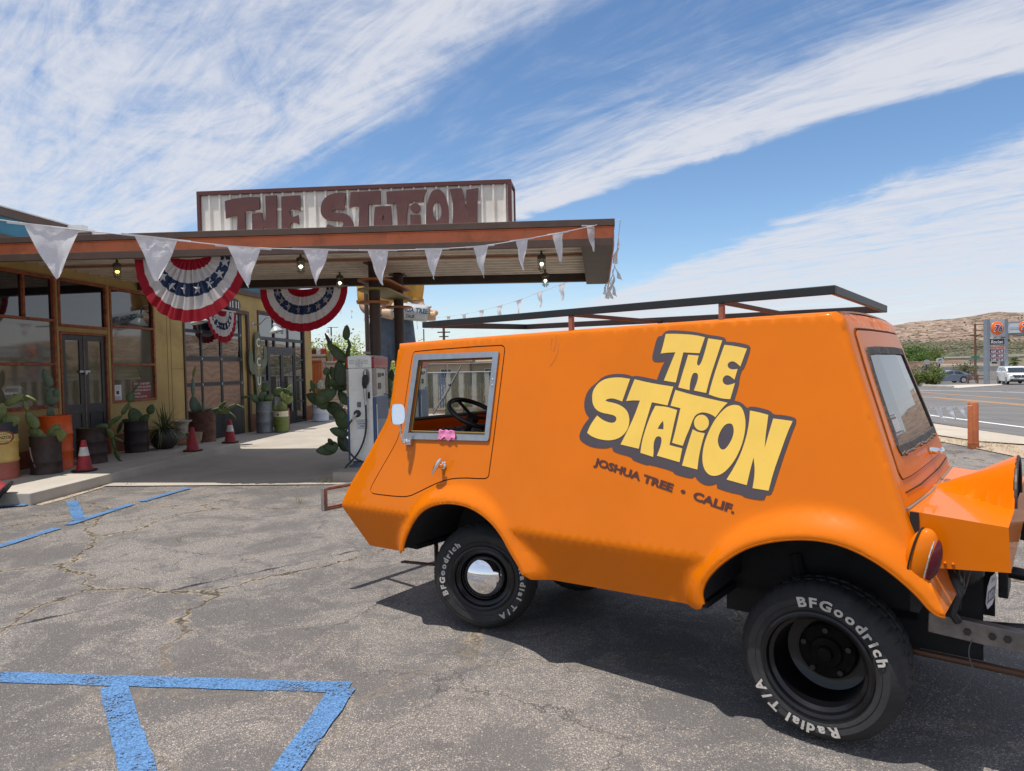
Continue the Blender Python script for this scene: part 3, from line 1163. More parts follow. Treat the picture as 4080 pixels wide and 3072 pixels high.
# ------------------------------------------------------------ dark sign over the garage door
sg_ = thing('shop_sign', 'small dark hanging sign with pale lettering above the garage door', 'sign', M=WM_ @ Matrix.Translation((5.0, -.12, 3.5)))
b = MB()
P = chaikin([(-.45, -.15), (.3, -.15), (.3, .17), (-.45, .17)], 2)
b.prism([P], 0, .04, Matrix(((1, 0, 0, 0), (0, 0, -1, .04), (0, 1, 0, 0), (0, 0, 0, 1))))
b.build('board', mat('dark_sign', (.03, .04, .045), .6), sg_)
b = MB()
for x in (-.3, -.16, .02, .16):
    b.box(x, x + .05, -.004, -.001, -.08, .1)
b.build('lettering', WTX, sg_)

# ------------------------------------------------------------ cactus-shaped sign
CG = mat('sage_sign_paint', (.105, .125, .075), .6, var=.15, vscale=5, dirt=(.26, .27, .22), dscale=5, damt=.35)
cs = thing('cactus_sign', 'sage green cactus shaped board spelling CACTUS downwards on the pier beside the garage door', 'sign', M=WM_ @ Matrix.Translation((6.32, -.10, 1.86)))
out = [(-.17, -1.0), (.17, -1.0), (.17, -.10), (.30, -.08), (.46, -.02), (.56, .10), (.58, .30), (.57, .52), (.50, .60), (.42, .60), (.36, .52), (.35, .26), (.30, .20), (.20, .18), (.20, .80), (.15, .94), (.02, 1.0), (-.10, .97), (-.19, .84), (-.20, .10), (-.26, .06), (-.32, .10), (-.34, .36), (-.40, .48), (-.50, .48), (-.56, .38), (-.56, -.02), (-.50, -.16), (-.36, -.24), (-.19, -.22)]
out = chaikin(out, 2)
TM_ = Matrix(((1, 0, 0, 0), (0, 0, -1, .03), (0, 1, 0, 0), (0, 0, 0, 1)))
b = MB()
b.prism([out], 0, .03, TM_)
b.build('board', CG, cs)
for i, ch in enumerate('CACTUS'):
    m_ = mat('sign_cream', (.62, .56, .44), .6) if i in (0, 2, 4) else mat('sign_ochre', (.42, .24, .05), .6)
    vs, fs = text_mesh(ch, .34, .012, .95)
    b = MB()
    b.add(vs, fs, Matrix.Translation((0, -.003, .56 - i * .275)) @ Matrix(((1, 0, 0, 0), (0, 0, -1, 0), (0, 1, 0, 0), (0, 0, 0, 1))))
    # slab serifs
    b.build('letter', m_, cs)

# ------------------------------------------------------------ gooseneck lamps
def gooseneck(loc_m, label, ext=.62, metal=GALV):
    t = thing('gooseneck_lamp', label, 'lamp', M=loc_m, group='gooseneck barn lamps on the station wall')
    b = MB()
    Mx = Matrix.Rotation(pi / 2, 4, 'X')
    b.lathe([(0, 0), (.075, .0), (.075, .012), (.04, .03), (.0, .03)], 20, Mx)
    b.build('wall_plate', metal, t, smooth=True)
    b = MB()
    pts = [(0, 0, 0), (0, -.16, 0), (0, -.24, .02), (0, -.32, .10), (0, -.42, .19), (0, -.52, .21), (0, -.60, .17), (0, -.635, .08), (0, -.64, .0)]
    b.tube(chaikin([Vector(p) for p in pts], 2, False), .016, 8)
    b.build('arm', metal, t, smooth=True)
    b = MB()
    b.lathe([(.035, .0), (.05, -.02), (.052, -.09), (.085, -.12), (.19, -.23), (.195, -.245), (.185, -.243), (.075, -.12), (.0, -.10)], 28, Matrix.Translation((0, -.64, .02)) @ Matrix.Rotation(radians(-14), 4, 'X'))
    b.build('lamp_shade', mat('lamp_grey_enamel', (.42, .47, .48), .35, coat=.3), t, smooth=True)
    return t
gooseneck(WM_ @ Matrix.Translation((6.22, -.0, 3.05)), 'grey gooseneck wall lamp over the cactus shaped sign, left of the shop entrance')
gooseneck(WM_ @ Matrix.Translation((2.16, -.0, 3.05)), 'grey gooseneck wall lamp left of the garage door, partly behind the larger bunting')

# ------------------------------------------------------------ canopy
SLP = -.017
def cz(x):
    return SLP * x
CMT = CM @ Matrix.Shear('XY', 4, (0, 0)) if False else CM
can = thing('station_canopy', 'flat canopy over the pumps with rust orange and brown fascia on twin brown columns', 'canopy', M=CM)
SHC = Matrix(((1, 0, 0, 0), (0, 1, 0, 0), (SLP, 0, 1, 0), (0, 0, 0, 1)))     # z += SLP*x
ORF = mat('orange_fascia', (.62, .17, .065), .6, var=.08, vscale=2, dirt=(.20, .07, .03), dscale=2.5, damt=.4)
CREAM = mat('cream_soffit', (.70, .63, .54), .7, var=.06, vscale=2, dirt=(.34, .28, .22), dscale=1.7, damt=.5)
XL, XR, YB = -7.6, 4.21, 4.35
b = MB()
b.box(XL, XR, .0, .05, 3.43, 3.585, SHC)
for x in ():
    pass
b.build('fascia', ORF, can, bevel=.004)
b = MB()
b.tube([SHC @ Vector((XL, -.006, 3.580)), SHC @ Vector((XR, -.006, 3.580))], .009, 8)
b.build('fascia_lip', ORF, can, smooth=True)
b = MB()
b.box(XL, XR + .03, -.03, .06, 3.59, 3.68, SHC)
b.box(XL, XR + .0, -.012, .05, 3.325, 3.43, SHC)
b.box(XR, XR + .03, .06, YB, 3.59, 3.68, SHC)
b.build('fascia_trim', BRN, can, bevel=.004)
b = MB()
b.box(XR - .0, XR + .02, .0, YB, 3.33, 3.588, SHC)
b.build('end_fascia', ORF, can)
# ribbed metal soffit
b = MB()
per = .31
y = .06
prof = []
while y < YB - .02:
    prof += [(y, 3.555), (y + .20, 3.555), (y + .215, 3.515), (y + .29, 3.515), (y + .305, 3.555)]
    y += per
vs = []
for (yy, zz) in prof:
    for x in (XL + 1.0, XR - .42):
        vs.append((x, yy, zz))
b.add(vs, [(2 * i, 2 * i + 1, 2 * i + 3, 2 * i + 2) for i in range(len(prof) - 1)], SHC)
b.build('soffit', CREAM, can)
b = MB()
b.box(XR - .42, XR - .002, .05, YB, 3.33, 3.45, SHC)
b.box(XL + .5, XR - .42, YB - .16, YB, 3.375, 3.56, SHC)
b.box(XL + .5, XR - .42, .055, .11, 3.34, 3.555, SHC)
b.build('beam', mat('dark_brown_beam', (.055, .036, .028), .65, var=.15, vscale=3), can, bevel=.005)
b = MB()
b.box(XL + 1, XR - .42, 1.78, 1.86, 3.49, 3.511, SHC)
b.build('soffit_strip', mat('faded_orange_strip', (.36, .16, .09), .7), can)
b = MB()
b.box(XL, XR, .05, YB, 3.565, 3.668, SHC)
b.build('roof', TAR, can)
COLB = mat('column_brown', (.062, .040, .031), .6, var=.12, vscale=3, dirt=(.03, .02, .02), dscale=8, damt=.5)
for (wx, wy) in ((-2.32, 11.85), (-2.16, 13.40)):
    lx, ly = (CM.inverted() @ Vector((wx, wy, 0))).xy
    b = MB()
    b.lathe([(.095, .0), (.095, 3.55)], 24, Matrix.Translation((lx, ly, 0)))
    c = b.build('column', COLB, can, smooth=True)
    b = MB()
    b.box(lx - .14, lx + .14, ly - .14, ly + .14, 3.48, 3.505)
    b.lathe([(.15, .13), (.15, .17)], 20, Matrix.Translation((lx, ly, 0)))
    b.build('column_plate', COLB, c)
# boomerang / disc shelves round the columns
c1_ = CM.inverted() @ Vector((-2.32, 11.85, 0))
c2v = CM.inverted() @ Vector((-2.16, 13.40, 0))
def disc(cx, cy, r, z, m, t=.035):
    b = MB()
    b.lathe([(0, 0), (r * .97, 0), (r, .008), (r, t - .008), (r * .97, t), (0, t)], 40, Matrix.Translation((cx, cy, z)))
    b.build('disc', m, can, smooth=True, sharp=50)
ORD = mat('disc_orange', (.40, .145, .055), .55, var=.08, vscale=4)
OLD = mat('disc_olive', (.27, .22, .075), .55, var=.08, vscale=4)
def pill(z, m, t=.035, r1=.28, r2=.24):
    d = (c2v - c1_).xy
    an = atan2(d.y, d.x)
    P = [(c1_.x + r1 * cos(an + pi / 2 + pi * k / 16), c1_.y + r1 * sin(an + pi / 2 + pi * k / 16)) for k in range(17)]
    P += [(c2v.x + r2 * cos(an - pi / 2 + pi * k / 16), c2v.y + r2 * sin(an - pi / 2 + pi * k / 16)) for k in range(17)]
    b = MB()
    b.prism([P], z, z + t)
    b.build('shelf_band', m, can, bevel=.006)
pill(3.19, ORD)
pill(3.03, OLD)
disc(c1_.x, c1_.y, .26, 2.81, ORD)
disc(c2v.x, c2v.y, .26, 2.86, ORD)

# ------------------------------------------------------------ cage lamps under the canopy
def cage_lamp(loc, label, warm=False):
    t = thing('cage_lamp', label, 'lamp', loc, group='caged lamps under the canopy')
    b = MB()
    b.lathe([(.0, 0), (.018, 0), (.018, -.05), (.062, -.07), (.068, -.12), (.062, -.13), (.0, -.13)], 20)
    b.build('lamp_cap', mat('lamp_bronze', (.10, .085, .06), .45, metal=.6, var=.2, vscale=20), t, smooth=True)
    b = MB()
    b.lathe([(.0, -.13), (.045, -.13), (.048, -.16), (.044, -.26), (.03, -.295), (.0, -.30)], 20)
    b.build('glass_globe', glass_mat('lamp_glass', (.80, .84, .80), 1.0), t, smooth=True)
    b = MB()
    b.sphere((0, 0, -.205), .032, 14, 8, sc=(1, 1, .8))
    b.build('bulb', mat('bulb_warm', (1, .6, .2), .5, emit=(1.0, .50, .12, 6.0)) if warm else mat('bulb_white', (1, 1, .9), .5, emit=(1.0, .97, .82, 6.0)), t, smooth=True)
    b = MB()
    for k in range(6):
        a = 2 * pi * k / 6
        b.tube([(.06 * cos(a), .06 * sin(a), -.12), (.06 * cos(a), .06 * sin(a), -.27), (.03 * cos(a), .03 * sin(a), -.315), (0, 0, -.32)], .0035, 5)
    for z in (-.16, -.225, -.28):
        b.tube([(.061 * cos(2 * pi * k / 16), .061 * sin(2 * pi * k / 16), z) for k in range(16)], .0035, 5, closed=True)
    b.build('wire_cage', mat('lamp_bronze', (.10, .085, .06), .45), t, smooth=True)
for (x, y, lab, wm) in ((.50, 10.75, 'larger cage lamp with white bulb near the front right end of the canopy', 0), (.66, 12.85, 'cage lamp with white bulb at the rear right end of the canopy', 0), (-3.28, 10.9, 'cage lamp with white bulb under the canopy between the two large buntings', 0), (-3.20, 13.05, 'cage lamp with white bulb on the rear beam, beside the rear bunting', 0), (-6.45, 11.4, 'cage lamp with amber bulb over the sidewalk left of the large bunting', 1)):
    lx = (CM.inverted() @ Vector((x, y, 0))).x
    cage_lamp((x, y, 3.52 + SLP * lx), lab, bool(wm))

# ------------------------------------------------------------ roof sign
DECAL=[[[[0.7673,1.823],[0.7329,1.8223],[0.7076,1.8208],[0.6801,1.8183],[0.6514,1.8153],[0.6214,1.8117],[0.5939,1.8066],[0.5567,1.797],[0.5789,1.7194],[0.6638,1.7264],[0.6803,1.6433],[0.6927,1.5775],[0.7582,1.5878],[0.7068,1.7282],[0.7398,1.7275],[0.7598,1.7266],[0.7868,1.7244],[0.7778,1.7632],[0.7729,1.7879]]],[[[0.5395,1.7908],[0.4685,1.7779],[0.4942,1.6837],[0.5112,1.6231],[0.5207,1.584],[0.5321,1.5273],[0.595,1.5389],[0.5847,1.5709],[0.5803,1.5883],[0.5784,1.602],[0.5791,1.6123],[0.5825,1.6191],[0.5871,1.6233],[0.5931,1.6248],[0.5989,1.6241],[0.6045,1.6215],[0.6093,1.6132],[0.6133,1.5995],[0.6159,1.5858],[0.6173,1.572],[0.6178,1.559],[0.6173,1.5404],[0.6776,1.5535],[0.6584,1.6318],[0.6378,1.7138],[0.5822,1.7084],[0.5864,1.6874],[0.588,1.677],[0.5883,1.6701],[0.5866,1.6647],[0.581,1.6588],[0.5747,1.6624],[0.5701,1.669],[0.5651,1.6799],[0.5593,1.699],[0.5526,1.7263],[0.5468,1.7526]]],[[[0.4565,1.7563],[0.4173,1.7504],[0.3898,1.7448],[0.3465,1.7342],[0.373,1.6513],[0.3798,1.6572],[0.3926,1.6682],[0.4011,1.6733],[0.4094,1.6762],[0.4175,1.6761],[0.4256,1.673],[0.4311,1.6682],[0.4343,1.6616],[0.4338,1.6546],[0.4298,1.6473],[0.4236,1.6423],[0.4152,1.6395],[0.407,1.6383],[0.3989,1.6387],[0.3923,1.6393],[0.3847,1.6404],[0.3972,1.5898],[0.4058,1.597],[0.4129,1.602],[0.4214,1.6074],[0.4294,1.6104],[0.4368,1.611],[0.4435,1.6084],[0.4495,1.6026],[0.453,1.5963],[0.4543,1.5897],[0.4531,1.5827],[0.4496,1.5755],[0.4443,1.5702],[0.4372,1.5667],[0.4296,1.5654],[0.4215,1.5662],[0.4114,1.5685],[0.3935,1.5744],[0.4115,1.4991],[0.4394,1.5007],[0.4571,1.5032],[0.474,1.507],[0.4913,1.5117],[0.518,1.5204],[0.5128,1.5498],[0.505,1.5839],[0.4929,1.6323],[0.4792,1.6815]]],[[[0.9502,1.597],[0.986,1.4806],[1.0058,1.4866],[1.0163,1.4896],[1.0242,1.4916],[1.0316,1.4934],[1.0386,1.4947],[1.0457,1.4954],[1.0529,1.4954],[1.0604,1.4947],[1.0679,1.4933],[1.0741,1.4918],[1.0789,1.4902],[1.0827,1.488],[1.0869,1.484],[1.078,1.4804],[1.0717,1.4785],[1.0649,1.477],[1.0568,1.4756],[1.0472,1.4743],[1.0375,1.4725],[1.0275,1.4703],[1.0173,1.4677],[1.0069,1.4647],[0.9969,1.461],[0.9873,1.4566],[0.9781,1.4516],[0.9692,1.446],[0.9616,1.44],[0.955,1.4336],[0.9496,1.4269],[0.9453,1.4197],[0.9418,1.4123],[0.9389,1.4044],[0.9368,1.3962],[0.9353,1.3876],[0.9347,1.3791],[0.9349,1.3704],[0.9359,1.3618],[0.9378,1.3531],[0.9406,1.3446],[0.9444,1.3362],[0.9492,1.328],[0.9551,1.3199],[0.9618,1.3124],[0.9694,1.3056],[0.978,1.2995],[0.9874,1.294],[0.9974,1.2894],[1.0079,1.2855],[1.019,1.2826],[1.0306,1.2804],[1.0427,1.279],[1.0554,1.2784],[1.0687,1.2786],[1.0825,1.2795],[1.096,1.281],[1.1092,1.283],[1.1221,1.2856],[1.1346,1.2887],[1.146,1.2922],[1.1561,1.296],[1.1668,1.3014],[1.1839,1.3117],[1.1744,1.3362],[1.168,1.3502],[1.1614,1.3618],[1.1514,1.3769],[1.1312,1.4046],[1.1095,1.3915],[1.0976,1.3851],[1.0884,1.3808],[1.0793,1.3774],[1.0705,1.3747],[1.0621,1.3726],[1.0543,1.3709],[1.0469,1.3698],[1.04,1.3691],[1.0339,1.3693],[1.0285,1.3702],[1.0238,1.3719],[1.0198,1.3743],[1.0166,1.3772],[1.0142,1.3805],[1.0126,1.3841],[1.0119,1.3882],[1.0121,1.3921],[1.0132,1.3957],[1.0154,1.3991],[1.0186,1.4022],[1.0229,1.4049],[1.0284,1.4073],[1.035,1.4092],[1.0428,1.4108],[1.0517,1.4123],[1.0667,1.4147],[1.085,1.4171],[1.0964,1.4192],[1.1071,1.4218],[1.117,1.4248],[1.1261,1.4283],[1.1344,1.4328],[1.142,1.4382],[1.1489,1.4446],[1.1549,1.452],[1.1601,1.4602],[1.1643,1.4691],[1.1675,1.4788],[1.1699,1.4894],[1.1713,1.4995],[1.1719,1.5093],[1.1716,1.5187],[1.1704,1.5278],[1.1677,1.5369],[1.1635,1.546],[1.1579,1.555],[1.1509,1.5641],[1.1431,1.5722],[1.1346,1.5793],[1.1253,1.5855],[1.1153,1.5907],[1.1044,1.5951],[1.0925,1.5986],[1.0798,1.6013],[1.0662,1.6032],[1.053,1.6045],[1.0402,1.6053],[1.0279,1.6055],[1.016,1.6053],[1.0041,1.6046],[0.9921,1.6035],[0.9771,1.6014]]],[[[0.9237,1.5956],[0.8794,1.5858],[0.8486,1.5797],[0.8164,1.5739],[0.7761,1.5675],[0.7044,1.5574],[0.7286,1.4647],[0.8153,1.479],[0.8407,1.3778],[0.8529,1.3266],[0.8599,1.2935],[0.8685,1.2454],[0.9753,1.2612],[0.9488,1.3162],[0.9319,1.3533],[0.9157,1.3911],[0.9016,1.4291],[0.8835,1.4866],[0.9117,1.4871],[0.9315,1.4863],[0.9629,1.4832],[0.9453,1.5363]]],[[[0.7944,1.4618],[0.7733,1.4609],[0.757,1.4598],[0.7385,1.4582],[0.7156,1.4538],[0.675,1.443],[0.6866,1.3773],[0.7024,1.2726],[0.6343,1.26],[0.6433,1.1939],[0.7659,1.2175],[0.7558,1.2445],[0.7508,1.2619],[0.7476,1.2785],[0.7466,1.2917],[0.748,1.3013],[0.7516,1.3077],[0.7574,1.311],[0.7641,1.3121],[0.7717,1.311],[0.7782,1.3054],[0.7836,1.2954],[0.7867,1.2835],[0.7877,1.2696],[0.7874,1.2557],[0.7856,1.242],[0.7849,1.2289],[0.7857,1.2102],[0.8579,1.2258],[0.8554,1.2676],[0.8505,1.2986],[0.8423,1.3327],[0.8326,1.3668],[0.8214,1.4009],[0.8104,1.429]],[[0.7469,1.3886],[0.743,1.3746],[0.7416,1.3641],[0.7411,1.3467],[0.7725,1.3483],[0.7646,1.364],[0.7582,1.3741]]],[[[0.6922,1.5413],[0.6339,1.5262],[0.5925,1.5167],[0.527,1.5031],[0.4229,1.4826],[0.4402,1.4649],[0.454,1.4478],[0.4783,1.4139],[0.4896,1.4211],[0.5006,1.426],[0.5149,1.431],[0.5293,1.434],[0.5435,1.435],[0.5576,1.432],[0.5714,1.4249],[0.5815,1.4152],[0.5878,1.4029],[0.5939,1.3872],[0.5997,1.3681],[0.6069,1.3476],[0.6155,1.3256],[0.6229,1.3041],[0.6323,1.2725],[0.6538,1.2763],[0.6681,1.2792],[0.6895,1.2842],[0.6806,1.3255],[0.6729,1.3676],[0.6585,1.4527],[0.7121,1.4633]]],[[[0.5872,1.3537],[0.5676,1.3444],[0.552,1.3403],[0.525,1.337],[0.5342,1.2992],[0.5398,1.2719],[0.5447,1.2425],[0.548,1.2123],[0.5502,1.166],[0.6293,1.1793],[0.6201,1.2245],[0.6125,1.2572],[0.5991,1.3102]]],[[[0.3953,1.4727],[0.3889,1.4731],[0.3825,1.4729],[0.3761,1.4721],[0.3698,1.4706],[0.3639,1.4678],[0.3585,1.4635],[0.3537,1.4579],[0.3493,1.4509],[0.3453,1.4427],[0.3417,1.4334],[0.3385,1.423],[0.3357,1.4115],[0.3338,1.3994],[0.3327,1.3866],[0.3324,1.3731],[0.333,1.359],[0.3344,1.3446],[0.3365,1.3298],[0.3394,1.3146],[0.343,1.2991],[0.3475,1.2836],[0.3528,1.268],[0.3589,1.2523],[0.3659,1.2366],[0.3739,1.2214],[0.3829,1.2068],[0.393,1.1926],[0.4041,1.1791],[0.4151,1.1677],[0.426,1.1587],[0.4367,1.152],[0.4473,1.1475],[0.4573,1.1446],[0.4668,1.1432],[0.4757,1.1434],[0.4841,1.145],[0.4919,1.1481],[0.4992,1.1526],[0.5058,1.1586],[0.5119,1.1659],[0.5171,1.1744],[0.5214,1.1839],[0.5248,1.1944],[0.5273,1.2061],[0.5289,1.2188],[0.5295,1.2326],[0.5292,1.2474],[0.5279,1.2633],[0.5257,1.2793],[0.5224,1.2953],[0.5182,1.3113],[0.513,1.3275],[0.5073,1.3432],[0.501,1.3587],[0.4942,1.3738],[0.4869,1.3886],[0.4788,1.4026],[0.47,1.4157],[0.4604,1.428],[0.4502,1.4395],[0.4411,1.4489],[0.433,1.4563],[0.426,1.4617],[0.4201,1.4651],[0.4141,1.4679],[0.4079,1.4701],[0.4017,1.4717]],[[0.4107,1.3871],[0.4026,1.3867],[0.3957,1.3835],[0.3904,1.3755],[0.3866,1.3627],[0.3857,1.3485],[0.3877,1.333],[0.3922,1.3173],[0.3992,1.3014],[0.4071,1.2875],[0.4157,1.2754],[0.424,1.2681],[0.432,1.2656],[0.4396,1.2671],[0.4467,1.2726],[0.4529,1.2831],[0.458,1.2985],[0.4591,1.3141],[0.456,1.33],[0.4508,1.3452],[0.4436,1.3599],[0.4362,1.3713],[0.4285,1.3794],[0.42,1.3847]]],[[[0.3159,1.4487],[0.2853,1.4436],[0.2642,1.4393],[0.2314,1.4313],[0.2343,1.3924],[0.2377,1.3508],[0.239,1.324],[0.2395,1.2849],[0.2246,1.3526],[0.209,1.4158],[0.1682,1.412],[0.1242,1.407],[0.1403,1.365],[0.1518,1.3298],[0.1705,1.2661],[0.1893,1.2022],[0.1998,1.1604],[0.2124,1.0991],[0.284,1.1039],[0.2802,1.1382],[0.2789,1.1596],[0.2788,1.1795],[0.2807,1.2019],[0.2867,1.2391],[0.2943,1.2047],[0.3003,1.1735],[0.3107,1.1145],[0.4058,1.1317],[0.3825,1.1736],[0.3678,1.2033],[0.3539,1.2348],[0.3416,1.2699],[0.3309,1.3087],[0.3232,1.3447],[0.3187,1.3781],[0.3163,1.4083]]],[[[0.5083,1.387],[0.5086,1.3786],[0.5108,1.3706],[0.5147,1.3633],[0.5201,1.3571],[0.5269,1.3523],[0.5345,1.3492],[0.5428,1.348],[0.5511,1.3486],[0.5593,1.3511],[0.5667,1.3553],[0.5731,1.3611],[0.5782,1.3681],[0.5816,1.3761],[0.5831,1.3845],[0.5828,1.3931],[0.5806,1.4012],[0.5766,1.4086],[0.571,1.4148],[0.5642,1.4195],[0.5564,1.4226],[0.5481,1.4237],[0.5397,1.423],[0.5316,1.4204],[0.5243,1.4161],[0.518,1.4102],[0.513,1.4032],[0.5098,1.3953]]]]
DECAL_OUT=[[0.7868,1.8186],[0.7814,1.825],[0.7713,1.8352],[0.7538,1.8401],[0.729,1.8397],[0.6967,1.837],[0.6571,1.8322],[0.624,1.8273],[0.5971,1.8224],[0.5738,1.8171],[0.5541,1.8114],[0.525,1.8054],[0.4869,1.799],[0.4639,1.7925],[0.4557,1.7859],[0.4511,1.7799],[0.4498,1.7717],[0.4083,1.7672],[0.3808,1.7621],[0.3536,1.755],[0.3372,1.7473],[0.3314,1.7392],[0.3351,1.7123],[0.3483,1.6665],[0.3581,1.641],[0.3644,1.6359],[0.3697,1.6227],[0.3737,1.6017],[0.3756,1.586],[0.3752,1.5754],[0.3797,1.5509],[0.3938,1.493],[0.3694,1.4882],[0.3537,1.48],[0.3307,1.4602],[0.3173,1.4659],[0.3024,1.4664],[0.2816,1.4637],[0.2589,1.4591],[0.2345,1.4525],[0.2196,1.4452],[0.2142,1.4373],[0.1996,1.433],[0.176,1.4324],[0.1526,1.4299],[0.1293,1.4256],[0.1149,1.4198],[0.1093,1.4126],[0.1115,1.3947],[0.1214,1.3661],[0.1335,1.327],[0.1552,1.2523],[0.1777,1.1676],[0.1929,1.1078],[0.201,1.0861],[0.2069,1.0826],[0.213,1.0808],[0.2223,1.0806],[0.231,1.0577],[0.2515,1.0557],[0.2736,1.0563],[0.3043,1.059],[0.3226,1.0628],[0.3281,1.0677],[0.3465,1.0718],[0.3782,1.0751],[0.4078,1.08],[0.4489,1.0896],[0.4529,1.1098],[0.4749,1.1009],[0.4906,1.0983],[0.5072,1.0989],[0.5229,1.1031],[0.5375,1.111],[0.549,1.1199],[0.5615,1.1346],[0.5728,1.125],[0.5903,1.1236],[0.618,1.1272],[0.6408,1.1309],[0.6588,1.1349],[0.6703,1.1403],[0.6753,1.1472],[0.7088,1.1559],[0.772,1.1666],[0.8072,1.1707],[0.8132,1.1681],[0.8322,1.1705],[0.8645,1.178],[0.8857,1.1836],[0.8957,1.1871],[0.9026,1.1923],[0.9064,1.1991],[0.9314,1.2063],[0.9782,1.214],[1.0068,1.2209],[1.0168,1.2269],[1.0226,1.2342],[1.0248,1.2471],[1.0595,1.2378],[1.0901,1.2354],[1.1285,1.2368],[1.1624,1.2426],[1.1919,1.2529],[1.2135,1.2638],[1.227,1.2751],[1.2329,1.2883],[1.2313,1.3034],[1.2253,1.3217],[1.215,1.3431],[1.2021,1.3628],[1.1792,1.3896],[1.202,1.4124],[1.2125,1.4306],[1.2184,1.4516],[1.2199,1.4743],[1.217,1.4987],[1.2102,1.52],[1.1995,1.5383],[1.1842,1.555],[1.1644,1.5702],[1.1447,1.586],[1.1252,1.6025],[1.1036,1.6137],[1.0799,1.6198],[1.0544,1.6233],[1.0271,1.6242],[1.0017,1.6233],[0.978,1.6207],[0.9588,1.6168],[0.9441,1.6117],[0.9324,1.6103],[0.9238,1.6125],[0.9062,1.6116],[0.8799,1.6076],[0.8496,1.6021],[0.7983,1.5915],[0.7857,1.6315],[0.7768,1.6547],[0.7629,1.6843],[0.8026,1.6818],[0.821,1.685],[0.8312,1.6933],[0.8342,1.7104],[0.8301,1.7363],[0.8251,1.7622],[0.8193,1.7881],[0.814,1.8041],[0.8091,1.8102],[0.802,1.8137],[0.7879,1.8148]]
